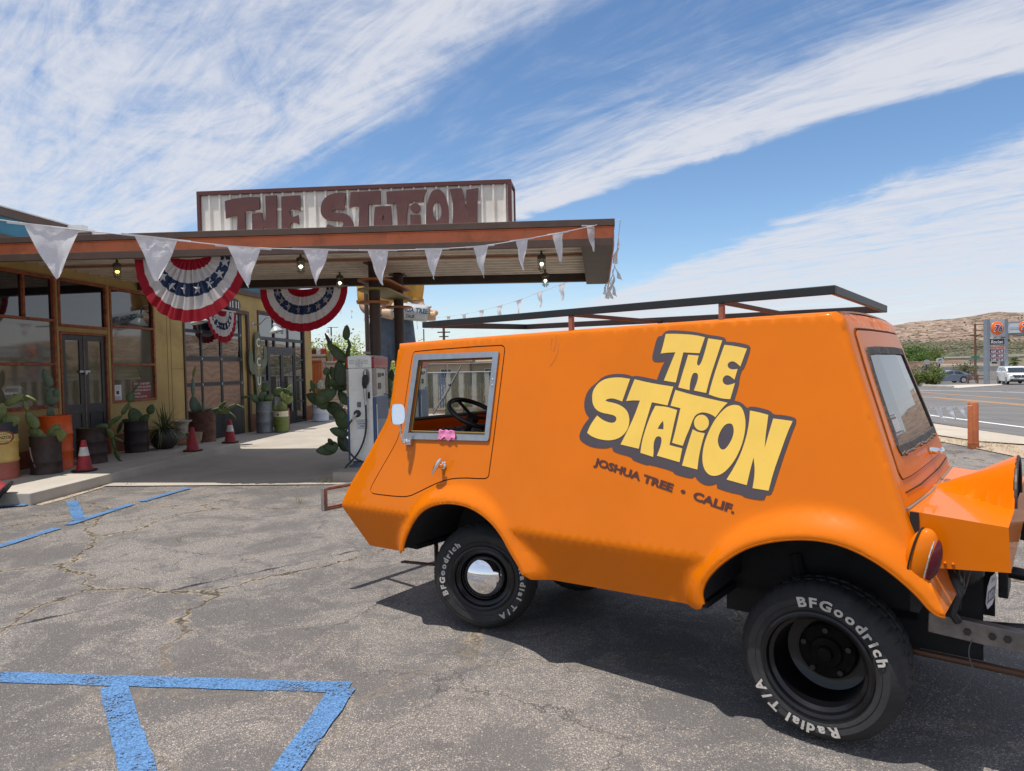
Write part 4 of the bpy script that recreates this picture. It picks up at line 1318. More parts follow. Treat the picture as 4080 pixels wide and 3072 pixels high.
SIGN=[[[[-1.397,4.197],[-1.323,4.214],[-1.266,4.223],[-1.202,4.229],[-1.138,4.234],[-1.075,4.237],[-0.997,4.236],[-0.86,4.23],[-0.866,4.048],[-1.092,4.03],[-1.091,3.896],[-1.093,3.761],[-1.098,3.597],[-1.225,3.603],[-1.22,3.767],[-1.207,3.983],[-1.266,3.975],[-1.311,3.965],[-1.389,3.943]]],[[[-0.771,4.242],[-0.597,4.24],[-0.611,3.759],[-0.616,3.576],[-0.78,3.583],[-0.775,3.72],[-0.774,3.768],[-0.775,3.774],[-0.78,3.779],[-0.79,3.783],[-0.801,3.783],[-0.814,3.78],[-0.822,3.775],[-0.825,3.766],[-0.828,3.718],[-0.832,3.586],[-0.993,3.593],[-0.988,3.765],[-0.983,3.992],[-0.827,4.0],[-0.825,3.942],[-0.821,3.914],[-0.815,3.896],[-0.808,3.885],[-0.797,3.877],[-0.783,3.887],[-0.776,3.913],[-0.771,3.957],[-0.77,4.045]]],[[[-0.527,4.219],[-0.419,4.223],[-0.347,4.224],[-0.241,4.221],[-0.248,3.989],[-0.276,4.009],[-0.299,4.019],[-0.324,4.026],[-0.349,4.029],[-0.372,4.028],[-0.389,4.022],[-0.4,4.012],[-0.406,3.998],[-0.408,3.981],[-0.404,3.962],[-0.396,3.942],[-0.383,3.928],[-0.365,3.919],[-0.345,3.917],[-0.321,3.921],[-0.301,3.928],[-0.278,3.942],[-0.268,3.801],[-0.309,3.823],[-0.334,3.832],[-0.357,3.837],[-0.376,3.837],[-0.389,3.831],[-0.398,3.817],[-0.404,3.795],[-0.409,3.777],[-0.412,3.761],[-0.415,3.707],[-0.419,3.568],[-0.539,3.573]]],[[[0.444,4.223],[0.415,3.981],[0.375,3.988],[0.342,3.992],[0.301,3.995],[0.27,3.995],[0.25,3.991],[0.235,3.983],[0.221,3.966],[0.242,3.954],[0.269,3.948],[0.31,3.945],[0.356,3.939],[0.406,3.931],[0.447,3.917],[0.477,3.898],[0.501,3.874],[0.521,3.844],[0.536,3.809],[0.547,3.77],[0.551,3.706],[0.547,3.574],[0.371,3.582],[0.374,3.703],[0.381,3.749],[0.393,3.761],[0.398,3.774],[0.398,3.789],[0.39,3.802],[0.375,3.815],[0.344,3.823],[0.276,3.827],[0.199,3.834],[0.156,3.847],[0.12,3.868],[0.093,3.896],[0.073,3.931],[0.063,3.969],[0.062,4.008],[0.068,4.049],[0.082,4.093],[0.105,4.132],[0.137,4.167],[0.174,4.193],[0.215,4.21],[0.262,4.222],[0.313,4.228],[0.365,4.229]]],[[[0.137,3.71],[0.144,3.76],[0.162,3.79],[0.212,3.77],[0.279,3.745],[0.275,3.586],[0.133,3.593]]],[[[0.516,4.226],[0.959,4.226],[0.956,4.038],[0.777,4.042],[0.767,3.885],[0.76,3.738],[0.755,3.554],[0.615,3.56],[0.619,3.697],[0.626,3.812],[0.642,4.02],[0.58,4.019],[0.543,4.015],[0.497,4.005]]],[[[0.873,3.998],[0.954,4.003],[1.011,4.004],[1.103,4.002],[1.112,3.869],[1.116,3.769],[1.116,3.686],[1.112,3.538],[0.841,3.55],[0.845,3.711],[0.85,3.799],[0.855,3.868],[0.862,3.926]],[[0.994,3.882],[1.004,3.852],[1.008,3.833],[1.008,3.808],[0.97,3.803],[0.975,3.841],[0.981,3.861]]],[[[1.044,4.207],[1.284,4.211],[1.633,4.208],[1.603,4.142],[1.586,4.1],[1.567,4.037],[1.524,4.046],[1.493,4.051],[1.46,4.056],[1.43,4.054],[1.403,4.045],[1.38,4.029],[1.363,4.006],[1.351,3.971],[1.342,3.924],[1.335,3.858],[1.328,3.731],[1.323,3.529],[1.194,3.535],[1.198,3.685],[1.198,3.778],[1.195,3.864],[1.189,3.941],[1.178,4.041],[1.05,4.034]]],[[[1.384,3.871],[1.44,3.861],[1.476,3.858],[1.528,3.859],[1.531,3.76],[1.53,3.675],[1.526,3.52],[1.378,3.527]]],[[[1.762,4.2],[1.792,4.202],[1.816,4.196],[1.841,4.179],[1.867,4.151],[1.889,4.113],[1.907,4.065],[1.922,4.011],[1.933,3.953],[1.938,3.895],[1.939,3.837],[1.938,3.785],[1.933,3.718],[1.92,3.534],[1.608,3.548],[1.61,3.755],[1.614,3.86],[1.623,3.934],[1.636,4.002],[1.654,4.064],[1.674,4.118],[1.697,4.161],[1.726,4.189]],[[1.778,4.03],[1.804,4.01],[1.818,3.99],[1.828,3.963],[1.834,3.931],[1.837,3.894],[1.835,3.858],[1.827,3.821],[1.817,3.795],[1.803,3.778],[1.789,3.769],[1.775,3.767],[1.761,3.772],[1.745,3.785],[1.73,3.806],[1.717,3.836],[1.71,3.872],[1.709,3.914],[1.714,3.951],[1.725,3.982],[1.743,4.005]]],[[[1.96,4.198],[2.023,4.199],[2.068,4.198],[2.138,4.194],[2.164,4.059],[2.191,3.906],[2.194,3.988],[2.196,4.055],[2.197,4.173],[2.28,4.181],[2.369,4.188],[2.357,4.053],[2.35,3.935],[2.344,3.715],[2.339,3.516],[1.99,3.531],[1.991,3.674],[1.994,3.758],[2.001,3.831],[2.003,3.907],[2.002,3.986],[1.991,4.069]]],[[[1.532,3.951],[1.53,3.936],[1.524,3.922],[1.515,3.91],[1.504,3.9],[1.49,3.892],[1.475,3.888],[1.459,3.887],[1.443,3.889],[1.429,3.895],[1.415,3.904],[1.404,3.915],[1.396,3.928],[1.391,3.943],[1.39,3.958],[1.392,3.973],[1.398,3.987],[1.406,4.0],[1.418,4.01],[1.432,4.017],[1.447,4.021],[1.463,4.022],[1.478,4.02],[1.493,4.014],[1.506,4.005],[1.517,3.994],[1.526,3.981],[1.53,3.966]]]]

rs = thing('roof_sign', 'cream ribbed metal roof sign with big brown letters THE STATION on the canopy', 'sign', M=CM @ Matrix.Translation((0, .35, 0)))
RIB = mat('cream_ribbed_metal', (.74, .70, .63), .5, var=.05, vscale=3, dirt=(.40, .35, .29), dscale=2.2, damt=.3)
x0, x1 = -1.80, 2.78
zt = lambda x: 4.345 - .0155 * (x + 1.8)
b = MB()
prof = []
x = x0
while x < x1 - .05:
    prof += [(x, 0), (x + .115, 0), (x + .128, -.028), (x + .150, -.028), (x + .163, 0)]
    x += .163
prof.append((x1, 0))
vs = []
for (xx, yy) in prof:
    vs += [(xx, yy, 3.58), (xx, yy, zt(xx) - .03)]
b.add(vs, [(2 * i, 2 * i + 2, 2 * i + 3, 2 * i + 1) for i in range(len(prof) - 1)])
b.box(x0, x1, .004, .42, 3.62, 4.22)
b.build('panel', RIB, rs)
b = MB()
SHS = Matrix(((1, 0, 0, 0), (0, 1, 0, 0), (-.0155, 0, 1, 0), (0, 0, 0, 1)))
b.box(x0 - .05, x1 + .05, -.04, .03, 4.345 - .028 - .04, 4.345 - .028 + .02, SHS)
b.box(x0 - .05, x0, -.04, .03, 3.6, 4.345 - .068, SHS)
b.box(x1, x1 + .05, -.04, .03, 3.6, 4.345 - .068, SHS)
b.box(x0 - .05, x1 + .05, .03, .46, 4.345 - .028 - .02, 4.345 - .028 + .012, SHS)
b.box(x1 + .0, x1 + .05, .40, .46, 3.6, 4.29, SHS)
b.build('sign_frame', mat('oxblood_paint', (.095, .028, .024), .5, var=.1, vscale=4), rs, bevel=.003)
b = MB()
b.box(x1 + .002, x1 + .03, .03, .40, 3.6, 4.26, SHS)
b.build('end_panel', RIB, rs)
SM_ = Matrix(((1, 0, 0, 0), (0, 0, -1, -.036), (0, 1, 0, 0), (0, 0, 0, 1)))
OXL = mat('oxblood_letters', (.105, .036, .032), .55, var=.12, vscale=3, dirt=(.20, .09, .08), dscale=4, damt=.3)
for lp in SIGN:
    b = MB()
    b.prism(lp, 0, .022, SM_)
    b.build('letter', OXL, rs)

# ============================================================ the orange van
VU = Vector((-.7809, .6247, 0)).normalized()     # forward
VL = Vector((-.6247, -.7809, 0)).normalized()    # left side, towards the camera
VM = frame(VU * .81 + VL * -3.82, VU, VL, (0, 0, 1))
van = thing('orange_van', 'bright orange boxy fibreglass van lettered THE STATION, with black roof rack', 'van', M=VM)

def paint(name, col, rough=.32, coat=1.0):
    m = bpy.data.materials.new(name)
    m.use_nodes = True
    t = NT(m)
    bs = m.node_tree.nodes['Principled BSDF']
    o_ = t.obj()
    a = t.noise(1.4, 4, .6, o_)
    c = t.mix(t.ramp(a, .3, .7), tuple(x * .95 for x in col), tuple(min(1, x * 1.04) for x in col))
    t.l(c, bs.inputs['Base Color'])
    bs.inputs['Roughness'].default_value = rough
    bs.inputs['Coat Weight'].default_value = coat
    bs.inputs['Coat Roughness'].default_value = .035
    b = t.n('ShaderNodeBump')
    b.inputs['Strength'].default_value = .10
    b.inputs['Distance'].default_value = .012
    t.l(t.noise(5.5, 2, .5, o_), b.inputs['Height'])
    t.l(b.outputs[0], bs.inputs['Coat Normal'])
    MATS[name] = m
    return m
OR = paint('orange_paint', (.65, .152, .0001), .42, .40)
OR.node_tree.nodes['Principled BSDF'].inputs['Specular IOR Level'].default_value = .07
BLK = mat('black_underbody', (.012, .012, .013), .8, var=.3, vscale=9)
BLKP = mat('black_gloss_paint', (.010, .010, .011), .28, coat=.6)
RUB = mat('rubber', (.022, .022, .023), .72, var=.12, vscale=14, dirt=(.075, .07, .062), dscale=7, damt=.30, bump=.15, bscale=120)
CHR = mat('chrome', (.86, .86, .88), .05, metal=1.0)
ALU = mat('brushed_aluminium', (.40, .42, .44), .38, metal=.85, var=.08, vscale=20)
GAP = mat('gap_black', (.02, .008, .002), .9)
GLV = glass_mat('clear_glass', (.90, .95, .93), 1.0)

ZC = lambda x: .772 - .0132 * x
TOP = [(2.79, 1.852), (2.4, 1.860), (2.018, 1.866), (1.457, 1.873), (.873, 1.88), (.174, 1.885), (-.03, 1.885)]
REAR = [(-.062, 1.86), (-.100, 1.733), (-.142, 1.596), (-.217, 1.371), (-.292, 1.134), (-.332, 1.017), (-.370, .918), (-.408, .823), (-.463, .712)]
RARCH = [(-.463, .700), (-.440, .700), (-.411, .719), (-.378, .76), (-.322, .81), (-.253, .86), (-.175, .899), (-.096, .923), (-.007, .93), (.09, .919), (.205, .889), (.303, .844), (.402, .766), (.472, .684), (.499, .616), (.490, .56)]
SILL = [(.50, .535), (.54, .517), (.8, .508), (1.15, .497), (1.44, .487), (1.50, .490)]
FARCH = [(1.545, .512), (1.571, .557), (1.633, .628), (1.7, .722), (1.789, .794), (1.911, .846), (2.032, .860), (2.172, .85), (2.312, .803), (2.412, .721), (2.49, .607), (2.521, .538), (2.528, .50)]
FRONT = [(2.56, .475), (2.65, .462), (2.96, .454), (3.184, .735), (3.122, .868), (2.979, 1.066), (2.87, 1.244), (2.825, 1.317), (2.80, 1.385), (2.794, 1.589), (2.79, 1.815)]
TOPd = dens(chaikin(TOP, 2, False), .035, False)
REARd = dens(chaikin(REAR, 2, False), .03, False)
RAd = dens(chaikin(RARCH, 2, False), .02, False)
SILd = dens(SILL, .03, False)
FAd = dens(chaikin(FARCH, 2, False), .02, False)
FRd = dens(chaikin(FRONT[:3], 1, False) + chaikin(FRONT[3:], 2, False), .03, False)
BODY = TOPd + REARd + RAd + SILd + FAd + FRd
def segd(p, pts):
    best = 9
    for i in range(len(pts) - 1):
        ax, ay = pts[i]
        bx, by = pts[i + 1]
        dx, dy = bx - ax, by - ay
        L = dx * dx + dy * dy
        t = 0 if L < 1e-12 else max(0, min(1, ((p[0] - ax) * dx + (p[1] - ay) * dy) / L))
        q = (p[0] - ax - dx * t) ** 2 + (p[1] - ay - dy * t) ** 2
        if q < best:
            best = q
    return sqrt(best)
RAs, FAs = chaikin(RARCH, 2, False), chaikin(FARCH, 2, False)
TOPs, REs, FRs = chaikin(TOP, 2, False), chaikin(REAR, 2, False)[:-6], chaikin(FRONT[3:], 2, False)
def surf(x, z):
    zc = ZC(x)
    up = .80 - .20 * (z - zc)
    lo = .80 - .26 * (zc - z)
    k = .004
    y = min(up, lo)
    dd = abs(up - lo)
    if dd < k:
        y -= (k - dd) ** 2 / (4 * k)
    # wheel arch flares
    for arc in (RAs, FAs):
        d = segd((x, z), arc)
        if d < .30:
            fl = .828 - .34 * d - 3.6 * d * d
            if arc is RAs:
                fl += .004
            h = fl - y
            kk = .010
            if h > kk:
                y = fl
            elif h > -kk:
                y += (h + kk) ** 2 / (4 * kk)
            if d < .022:
                y -= (.022 - d) ** 2 * 22
    # rounded outer edges
    R = .038
    for (e, Rr) in ((TOPs, .020), (REs, .032), (FRs, .022)):
        d = segd((x, z), e)
        if d < Rr:
            y -= Rr - sqrt(max(0, Rr * Rr - (Rr - d) ** 2))
    return y

def grid_pts(poly, holes, step, jit=.0):
    out = []
    xs = [p[0] for p in poly]
    zs = [p[1] for p in poly]
    x = min(xs) + step * .5
    j = 0
    while x < max(xs):
        z = min(zs) + (step * .5 if j % 2 else step * .0)
        while z < max(zs):
            if inside((x, z), poly) and not any(inside((x, z), h) for h in holes):
                if segd((x, z), poly + poly[:1]) > step * .35 and not any(segd((x, z), h + h[:1]) < step * .3 for h in holes):
                    out.append((x, z))
            z += step
        x += step * .87
        j += 1
    return out

DOOR = [(2.60, 1.793), (1.86, 1.808), (1.826, 1.795), (1.819, 1.765), (1.84, 1.041), (1.85, 1.022), (1.88, 1.013), (2.05, 1.006), (2.18, .985), (2.298, .94), (2.41, .888), (2.50, .850), (2.60, .840), (2.84, .834), (2.87, .842), (2.882, .870), (2.80, 1.0), (2.70, 1.15), (2.660, 1.23), (2.645, 1.34), (2.628, 1.74), (2.618, 1.782)]
WIN_O = [(2.592, 1.772), (1.862, 1.768), (1.856, 1.76), (1.863, 1.245), (1.87, 1.236), (2.597, 1.213), (2.604, 1.222), (2.598, 1.765)]
WIN_I = [(2.548, 1.733), (1.90, 1.735), (1.897, 1.269), (2.562, 1.254)]
def off(poly, d):
    """offset a ccw/cw polygon outwards by d"""
    ar = sum(poly[i - 1][0] * poly[i][1] - poly[i][0] * poly[i - 1][1] for i in range(len(poly)))
    s_ = 1 if ar > 0 else -1
    out = []
    n = len(poly)
    for i in range(n):
        a, b, c = Vector(poly[i - 1]), Vector(poly[i]), Vector(poly[(i + 1) % n])
        e1 = (b - a).normalized()
        e2 = (c - b).normalized()
        nn = Vector((e1.y + e2.y, -(e1.x + e2.x))) * s_
        if nn.length < 1e-6:
            nn = Vector((e1.y, -e1.x)) * s_
        nn.normalize()
        k = max(.5, nn.dot(Vector((e1.y, -e1.x)) * s_))
        out.append(tuple(b + nn * d / k))
    return out
DOORc = chaikin(DOOR, 1)
DO = dens(off(DOORc, .004), .03)
DI = dens(off(DOORc, -.003), .03)
WH = dens(WIN_I, .05)
gp = grid_pts(BODY, [DO], .034)
ex = []
for p in FAs + RAs:
    pass
for arc in (RAs, FAs):
    A_ = dens(arc, .03, False)
    for dist in (.012, .026, .045, .07):
        for i in range(1, len(A_) - 1):
            t_ = Vector((A_[i + 1][0] - A_[i - 1][0], A_[i + 1][1] - A_[i - 1][1])).normalized()
            for sg in (1, -1):
                q = (A_[i][0] - t_.y * dist * sg, A_[i][1] + t_.x * dist * sg)
                if inside(q, BODY) and segd(q, BODY + BODY[:1]) > .006:
                    ex.append(q)
for k in range(60):
    x = -.3 + k * .058
    for dz in (-.016, 0, .016):
        q = (x, ZC(x) + dz)
        if inside(q, BODY) and segd(q, BODY + BODY[:1]) > .008:
            ex.append(q)
for (edge_, offs) in ((TOPd, (.008, .02)), (REARd, (.01, .025, .042)), (FRd, (.01, .025))):
    for i in range(1, len(edge_) - 1):
        t_ = Vector((edge_[i + 1][0] - edge_[i - 1][0], edge_[i + 1][1] - edge_[i - 1][1])).normalized()
        for dist in offs:
            for sg in (1, -1):
                q = (edge_[i][0] - t_.y * dist * sg, edge_[i][1] + t_.x * dist * sg)
                if inside(q, BODY) and segd(q, BODY + BODY[:1]) > .006 and not inside(q, DO):
                    ex.append(q)
side2, stri, _ = tri2d([BODY, DO], gp + ex)
side3 = [(x, surf(x, z), z) for x, z in side2]
b = MB()
b.add(side3, stri)
b.add([(x, -y, z) for x, y, z in side3], [tuple(reversed(t)) for t in stri])
# roof: loft between the two top edges with a slight crown
def loft(edge_, crown, nseg=14, axis='z'):
    m = len(edge_)
    vs = []
    for (x, z) in edge_:
        y = surf(x, z)
        for k in range(nseg + 1):
            t_ = -1 + 2 * k / nseg
            c = crown * (1 - t_ * t_)
            vs.append((x + (c if axis == 'x' else 0), y * t_, z + (c if axis == 'z' else 0)))
    fs = []
    for i in range(m - 1):
        for k in range(nseg):
            fs.append((i * (nseg + 1) + k, i * (nseg + 1) + k + 1, (i + 1) * (nseg + 1) + k + 1, (i + 1) * (nseg + 1) + k))
    return vs, fs
v_, f_ = loft([FRd[-1]] + TOPd, .018)
b.add(v_, f_)
body_rear_x = lambda z: (-.062 - .3168 * (1.86 - z)) if z > .95 else (-.350 - .43 * (.95 - z))
# rear skin: hatch opening left as a hole
def skin(edge_, holes, xcrown, step=.06):
    """vertical end skin in (y,z); x follows the side edge"""
    pts = sorted(edge_, key=lambda p: -p[1])
    def xe(z):
        for i in range(len(pts) - 1):
            if pts[i][1] >= z >= pts[i + 1][1]:
                k = (pts[i][1] - z) / max(1e-9, pts[i][1] - pts[i + 1][1])
                return pts[i][0] + (pts[i + 1][0] - pts[i][0]) * k
        return pts[0][0] if z > pts[0][1] else pts[-1][0]
    L_ = [(surf(x, z), z) for x, z in pts]
    R_ = [(-y, z) for y, z in reversed(L_)]
    topc = [(L_[0][0] * (1 - 2 * k / 14), L_[0][1]) for k in range(13, 0, -1)]
    loop = L_ + [(L_[-1][0] * (1 - 2 * k / 14), L_[-1][1]) for k in range(1, 14)] + R_ + [(y, z) for y, z in topc]
    g = grid_pts(loop, holes, step)
    v2, tr, _ = tri2d([loop] + holes, g)
    X = lambda y, z: xe(z) + xcrown * (1 - (y / max(.3, L_[0][0])) ** 2) * (1 if abs(y) < .5 else 1)
    out = []
    for y, z in v2:
        half = max(.2, surf(xe(z), z))
        c = xcrown * max(0.0, 1 - (y / half) ** 2)
        out.append((xe(z) + c, y, z))
    return out, tr, xe
HAT = [(-.46, 1.812), (.43, 1.812), (.47, 1.80), (.49, 1.765), (.60, 1.22), (.60, 1.185), (.57, 1.165), (.02, 1.165), (-.60, 1.165), (-.64, 1.185), (-.64, 1.22), (-.53, 1.765), (-.51, 1.80)]
HAT = chaikin(HAT, 1)
v_, f_, rx_ = skin([TOPd[-1]] + REARd, [dens(off(HAT, .004), .05)], -.012)
b.add(v_, f_)
WSH = [(-.61, 1.315), (.61, 1.315), (.545, 1.79), (-.545, 1.79)]
v_, f_, fx_ = skin([p for p in FRd if p[1] > .735 or p[0] > 3.17], [dens(WSH, .06)], .03)
b.add(v_, f_)
v_, f_ = loft([p for p in FRd if p[0] > 2.955 and p[1] < .74], .02, axis='x')
b.add(v_, f_)
bo = b.build('body', OR, van, smooth=True, weld=True, sharp=50)
sol = bo.modifiers.new('thickness', 'SOLIDIFY')
sol.thickness = .008
sol.offset = -1
es_ = bo.modifiers.new('split', 'EDGE_SPLIT')
es_.split_angle = radians(45)

# dents: raised blister cracks near the top of the side
# door
for s_ in (1, -1):
    g = grid_pts(DI, [WH], .036)
    v2, tr, _ = tri2d([DI, WH], g)
    b = MB()
    b.add([(x, s_ * (surf(x, z) + .001), z) for x, z in v2], [tuple(reversed(t)) for t in tr] if s_ > 0 else tr)
    d = b.build('door', OR, van, smooth=True)
    sol = d.modifiers.new('thickness', 'SOLIDIFY')
    sol.thickness = .02
    sol.offset = -1
    es_ = d.modifiers.new('split', 'EDGE_SPLIT')
    es_.split_angle = radians(40)
    b = MB()
    P = [Vector((x, s_ * (surf(x, z) - .010), z)) for x, z in dens(DOORc, .04)]
    b.tube(P, .008, 6, closed=True)
    b.build('door_gap_strip', GAP, d)  # dark strip added behind the shut line so the gap reads as shade
    # aluminium window surround
    v2, tr, _ = tri2d([dens(WIN_O, .08), dens(WIN_I, .08)])
    b = MB()
    n_ = len(v2)
    vv = [(x, s_ * (surf(x, z) + .014), z) for x, z in v2] + [(x, s_ * (surf(x, z) - .03), z) for x, z in v2]
    ff = [t for t in tr] + [tuple(reversed([i + n_ for i in t])) for t in tr]
    cnt = set()
    for t in tr:
        for q in ((t[0], t[1]), (t[1], t[2]), (t[2], t[0])):
            cnt.add(q)
    for (p, q) in cnt:
        if (q, p) not in cnt:
            ff.append((q, p, p + n_, q + n_))
    b.add(vv, ff)
    w = b.build('window_frame', ALU, d, bevel=.002)
    b = MB()
    P = [Vector((x, s_ * (surf(x, z) - .012), z)) for x, z in off(WIN_I, -.008)]
    b.tube(P, .008, 6, closed=True)
    b.build('window_channel', mat('ochre_channel', (.20, .13, .03), .6), w)
    if s_ > 0:
        b = MB()
        for z in (1.60, 1.565):
            b.sphere((1.878, surf(1.878, z) + .016, z), .006, 8, 6)
        b.build('screw', CHR, w, smooth=True)
        # pull handle
        y0 = surf(2.233, 1.07)
        b = MB()
        b.lathe([(0, .0), (.026, .0), (.024, .012), (.014, .018), (.012, .045), (.0, .045)], 20, Matrix.Translation((2.215, y0, 1.068)) @ Matrix.Rotation(-pi / 2, 4, 'X'))
        b.tube([(2.265, y0 + .05, 1.015), (2.25, y0 + .058, 1.035), (2.225, y0 + .062, 1.065), (2.20, y0 + .056, 1.105), (2.195, y0 + .05, 1.118)], [.007, .012, .015, .012, .005], 10)
        b.build('handle', CHR, d, smooth=True)
# fine crack in the paint above the door
b = MB()
for pts in ([(1.45, 1.845), (1.448, 1.80), (1.452, 1.775), (1.46, 1.755)], [(1.476, 1.83), (1.482, 1.79), (1.476, 1.765)], [(1.43, 1.80), (1.425, 1.76), (1.437, 1.72), (1.455, 1.69), (1.475, 1.67)]):
    b.tube([(x, surf(x, z) - .0012, z) for x, z in dens(chaikin(pts, 2, False), .01, False)], .0024, 5)
b.build('paint_crack', mat('paint_crack', (.42, .085, .004), .5, coat=.5), van)

# decal
def decal(loops, dy, name, m, step=.05):
    b = MB()
    hs = [dens(h, step) for h in loops[1:]]
    L = dens(loops[0], step)
    g = grid_pts(L, hs, step)
    v2, tr, _ = tri2d([L] + hs, g)
    b.add([(x, surf(x, z) + dy, z) for x, z in v2], tr)
    me = b.build(name, m, van)
    for p in me.data.polygons:
        pass
    return me
DKP = mat('dark_plum_vinyl', (.060, .046, .056), .55, coat=.1, var=.06, vscale=4)
YEV = mat('yellow_vinyl', (.80, .52, .085), .6, coat=.05, var=.05, vscale=3)
decal([DECAL_OUT], .0022, 'logo_backing', DKP)
for lp in DECAL:
    decal(lp, .0040, 'logo_letter', YEV)
# JOSHUA TREE - CALIF.
def vtext(s, x0, z0, x1, z1, size, m, name, bold=.0, xs=1.3, spacing=1.0):
    vs, fs = text_mesh(s, size, bold, xs, spacing, 'LEFT')
    W = max(v[0] for v in vs) - min(v[0] for v in vs)
    mx = min(v[0] for v in vs)
    L = hypot(x1 - x0, z1 - z0)
    k = L / W
    ex_ = ((x1 - x0) / L, (z1 - z0) / L)
    out = []
    for v in vs:
        s_ = (v[0] - mx) * k
        h_ = v[1]
        x = x0 + ex_[0] * s_ + (ex_[1]) * h_
        z = z0 + ex_[1] * s_ + (-ex_[0]) * h_
        out.append((x, surf(x, z) + .003, z))
    b = MB()
    b.add(out, [tuple(reversed(f)) for f in fs])
    return b.build(name, m, van)
vtext('JOSHUA TREE  •  CALIF.', 1.127, 1.150, .362, .985, .052, mat('maroon_vinyl', (.075, .022, .016), .6), 'lettering', .0022, 1.2)

# wheel wells and underbody
for arc, yi in ((RAd, .32), (FAd, .30)):
    for s_ in (1, -1):
        b = MB()
        vs = []
        for (x, z) in arc:
            y = surf(x, z)
            vs += [(x, s_ * (y - .004), z), (x, s_ * (y - .018), z + .012), (x, s_ * yi, z + .03)]
        m_ = len(arc)
        fs = []
        for i in range(m_ - 1):
            for k in range(2):
                q = (3 * i + k, 3 * i + k + 1, 3 * i + k + 4, 3 * i + k + 3)
                fs.append(q)
        b.add(vs, fs)
        xs_a = [p[0] for p in arc]
        b.add([(min(xs_a) - .08, s_ * yi, .38), (max(xs_a) + .08, s_ * yi, .38), (max(xs_a) + .08, s_ * yi, 1.02), (min(xs_a) - .08, s_ * yi, 1.02)], [(0, 1, 2, 3)])
        b.build('wheel_well', BLK, van)
b = MB()
b.box(.52, 1.52, -.70, .70, .50, .53)
b.box(1.52, 2.56, -.30, .30, .46, .50)
b.box(2.56, 3.0, -.66, .66, .47, .50)
b.box(-.30, .52, -.32, .32, .50, .54)
b.box(-.36, -.33, -.70, .70, .66, 1.06)
b.box(-.33, 3.0, -.72, .72, .86, .88) if False else None
b.build('floor_pan', BLK, van)
b = MB()
b.box(.50, 2.7, -.60, .60, .90, .92)
b.box(-.28, .50, -.58, .58, .98, 1.0)
b.box(-.20, -.19, -.40, .40, 1.0, 1.1)
b.build('cabin_floor', mat('cabin_dark', (.02, .02, .02), .9), van)
# arch edge welt (thin rolled lip)
for arc in (RAd, FAd):
    b = MB()
    b.tube([(x, surf(x, z) - .006, z) for x, z in arc], .0075, 8)
    b.build('arch_lip', OR, van, smooth=True)

# interior seen through the side window
b = MB()
b.box(2.66, 3.02, -.55, .55, 1.02, 1.05)
b.add([(2.48, .56, 1.03), (2.48, -.56, 1.03), (2.70, -.56, 1.22), (2.70, .56, 1.22), (2.74, .56, 1.22), (2.74, -.56, 1.22), (2.50, .56, .9), (2.50, -.56, .9)], [(0, 1, 2, 3), (3, 2, 5, 4), (0, 6, 7, 1), (0, 3, 4, 6), (1, 7, 5, 2)])
dsh = b.build('dashboard', mat('dash_orange', (.50, .10, .004), .5), van)
def quilt():
    m = bpy.data.materials.new('black_quilted_vinyl')
    m.use_nodes = True
    t = NT(m)
    bs = m.node_tree.nodes['Principled BSDF']
    bs.inputs['Base Color'].default_value = (.015, .015, .017, 1)
    bs.inputs['Roughness'].default_value = .38
    b_ = t.n('ShaderNodeBump')
    b_.inputs['Strength'].default_value = 1.0
    b_.inputs['Distance'].default_value = .02
    o_ = t.map(t.obj(), (16, 16, 16), (0, 0, radians(45)))
    c = t.n('ShaderNodeTexVoronoi', feature='F1', distance='CHEBYCHEV')
    c.inputs['Randomness'].default_value = 0
    c.inputs['Scale'].default_value = 1
    t.l(o_, c.inputs['Vector'])
    t.l(t.math('SUBTRACT', 1.0, c.outputs['Distance']), b_.inputs['Height'])
    t.l(b_.outputs[0], bs.inputs['Normal'])
    return m
DN = Vector((-.19, 0, .22)).normalized()          # dash face normal
def dpt(u_, v_, h_=0):     # u across (y), v up the slope 0..1
    return Vector((2.48 + .22 * v_, u_, 1.03 + .19 * v_)) + Vector((-DN.z * 0 - .65 * h_, 0, .76 * h_))
b = MB()
b.add([dpt(.54, .0, .03), dpt(-.5, .0, .03), dpt(-.5, 1.02, .03), dpt(.54, 1.02, .03), dpt(.54, .0, .005), dpt(-.5, .0, .005), dpt(-.5, 1.02, .005), dpt(.54, 1.02, .005)], [(0, 1, 2, 3), (7, 6, 5, 4), (0, 4, 5, 1), (1, 5, 6, 2), (2, 6, 7, 3), (3, 7, 4, 0)])
b.build('dash_pad', quilt(), dsh, bevel=.008)
for (u_, v_) in ((.34, .45), (.10, .52)):
    c = dpt(u_, v_, .032)
    Mg = frame(c, Vector((0, 1, 0)), Vector((.22, 0, .19)))
    b = MB()
    b.lathe([(.058, -.01), (.062, .0), (.058, .012), (.052, .012), (.052, .0)], 28, Mg, closed=True)
    g = b.build('gauge', CHR, dsh, smooth=True)
    b = MB()
    b.lathe([(.0, .006), (.052, .006)], 28, Mg)
    b.build('dial', mat('dial_dark', (.02, .03, .04), .12, coat=.6), g)
sw_c = Vector((2.34, .30, 1.36))
sw_n = Vector((-.50, 0, .86)).normalized()
Ms = frame(sw_c, Vector((0, 1, 0)), sw_n.cross(Vector((0, 1, 0))), sw_n)
b = MB()
b.tube([Ms @ Vector((.185 * cos(2 * pi * k / 36), .185 * sin(2 * pi * k / 36), 0)) for k in range(36)], .016, 10, closed=True)
swo = b.build('steering_wheel', mat('black_leather', (.012, .012, .012), .45), van, smooth=True)
b = MB()
for k in range(3):
    a = 2 * pi * k / 3 + .5
    b.bar(Ms @ Vector((0, 0, -.03)), Ms @ Vector((.178 * cos(a), .178 * sin(a), -.002)), .034, .004, sw_n)
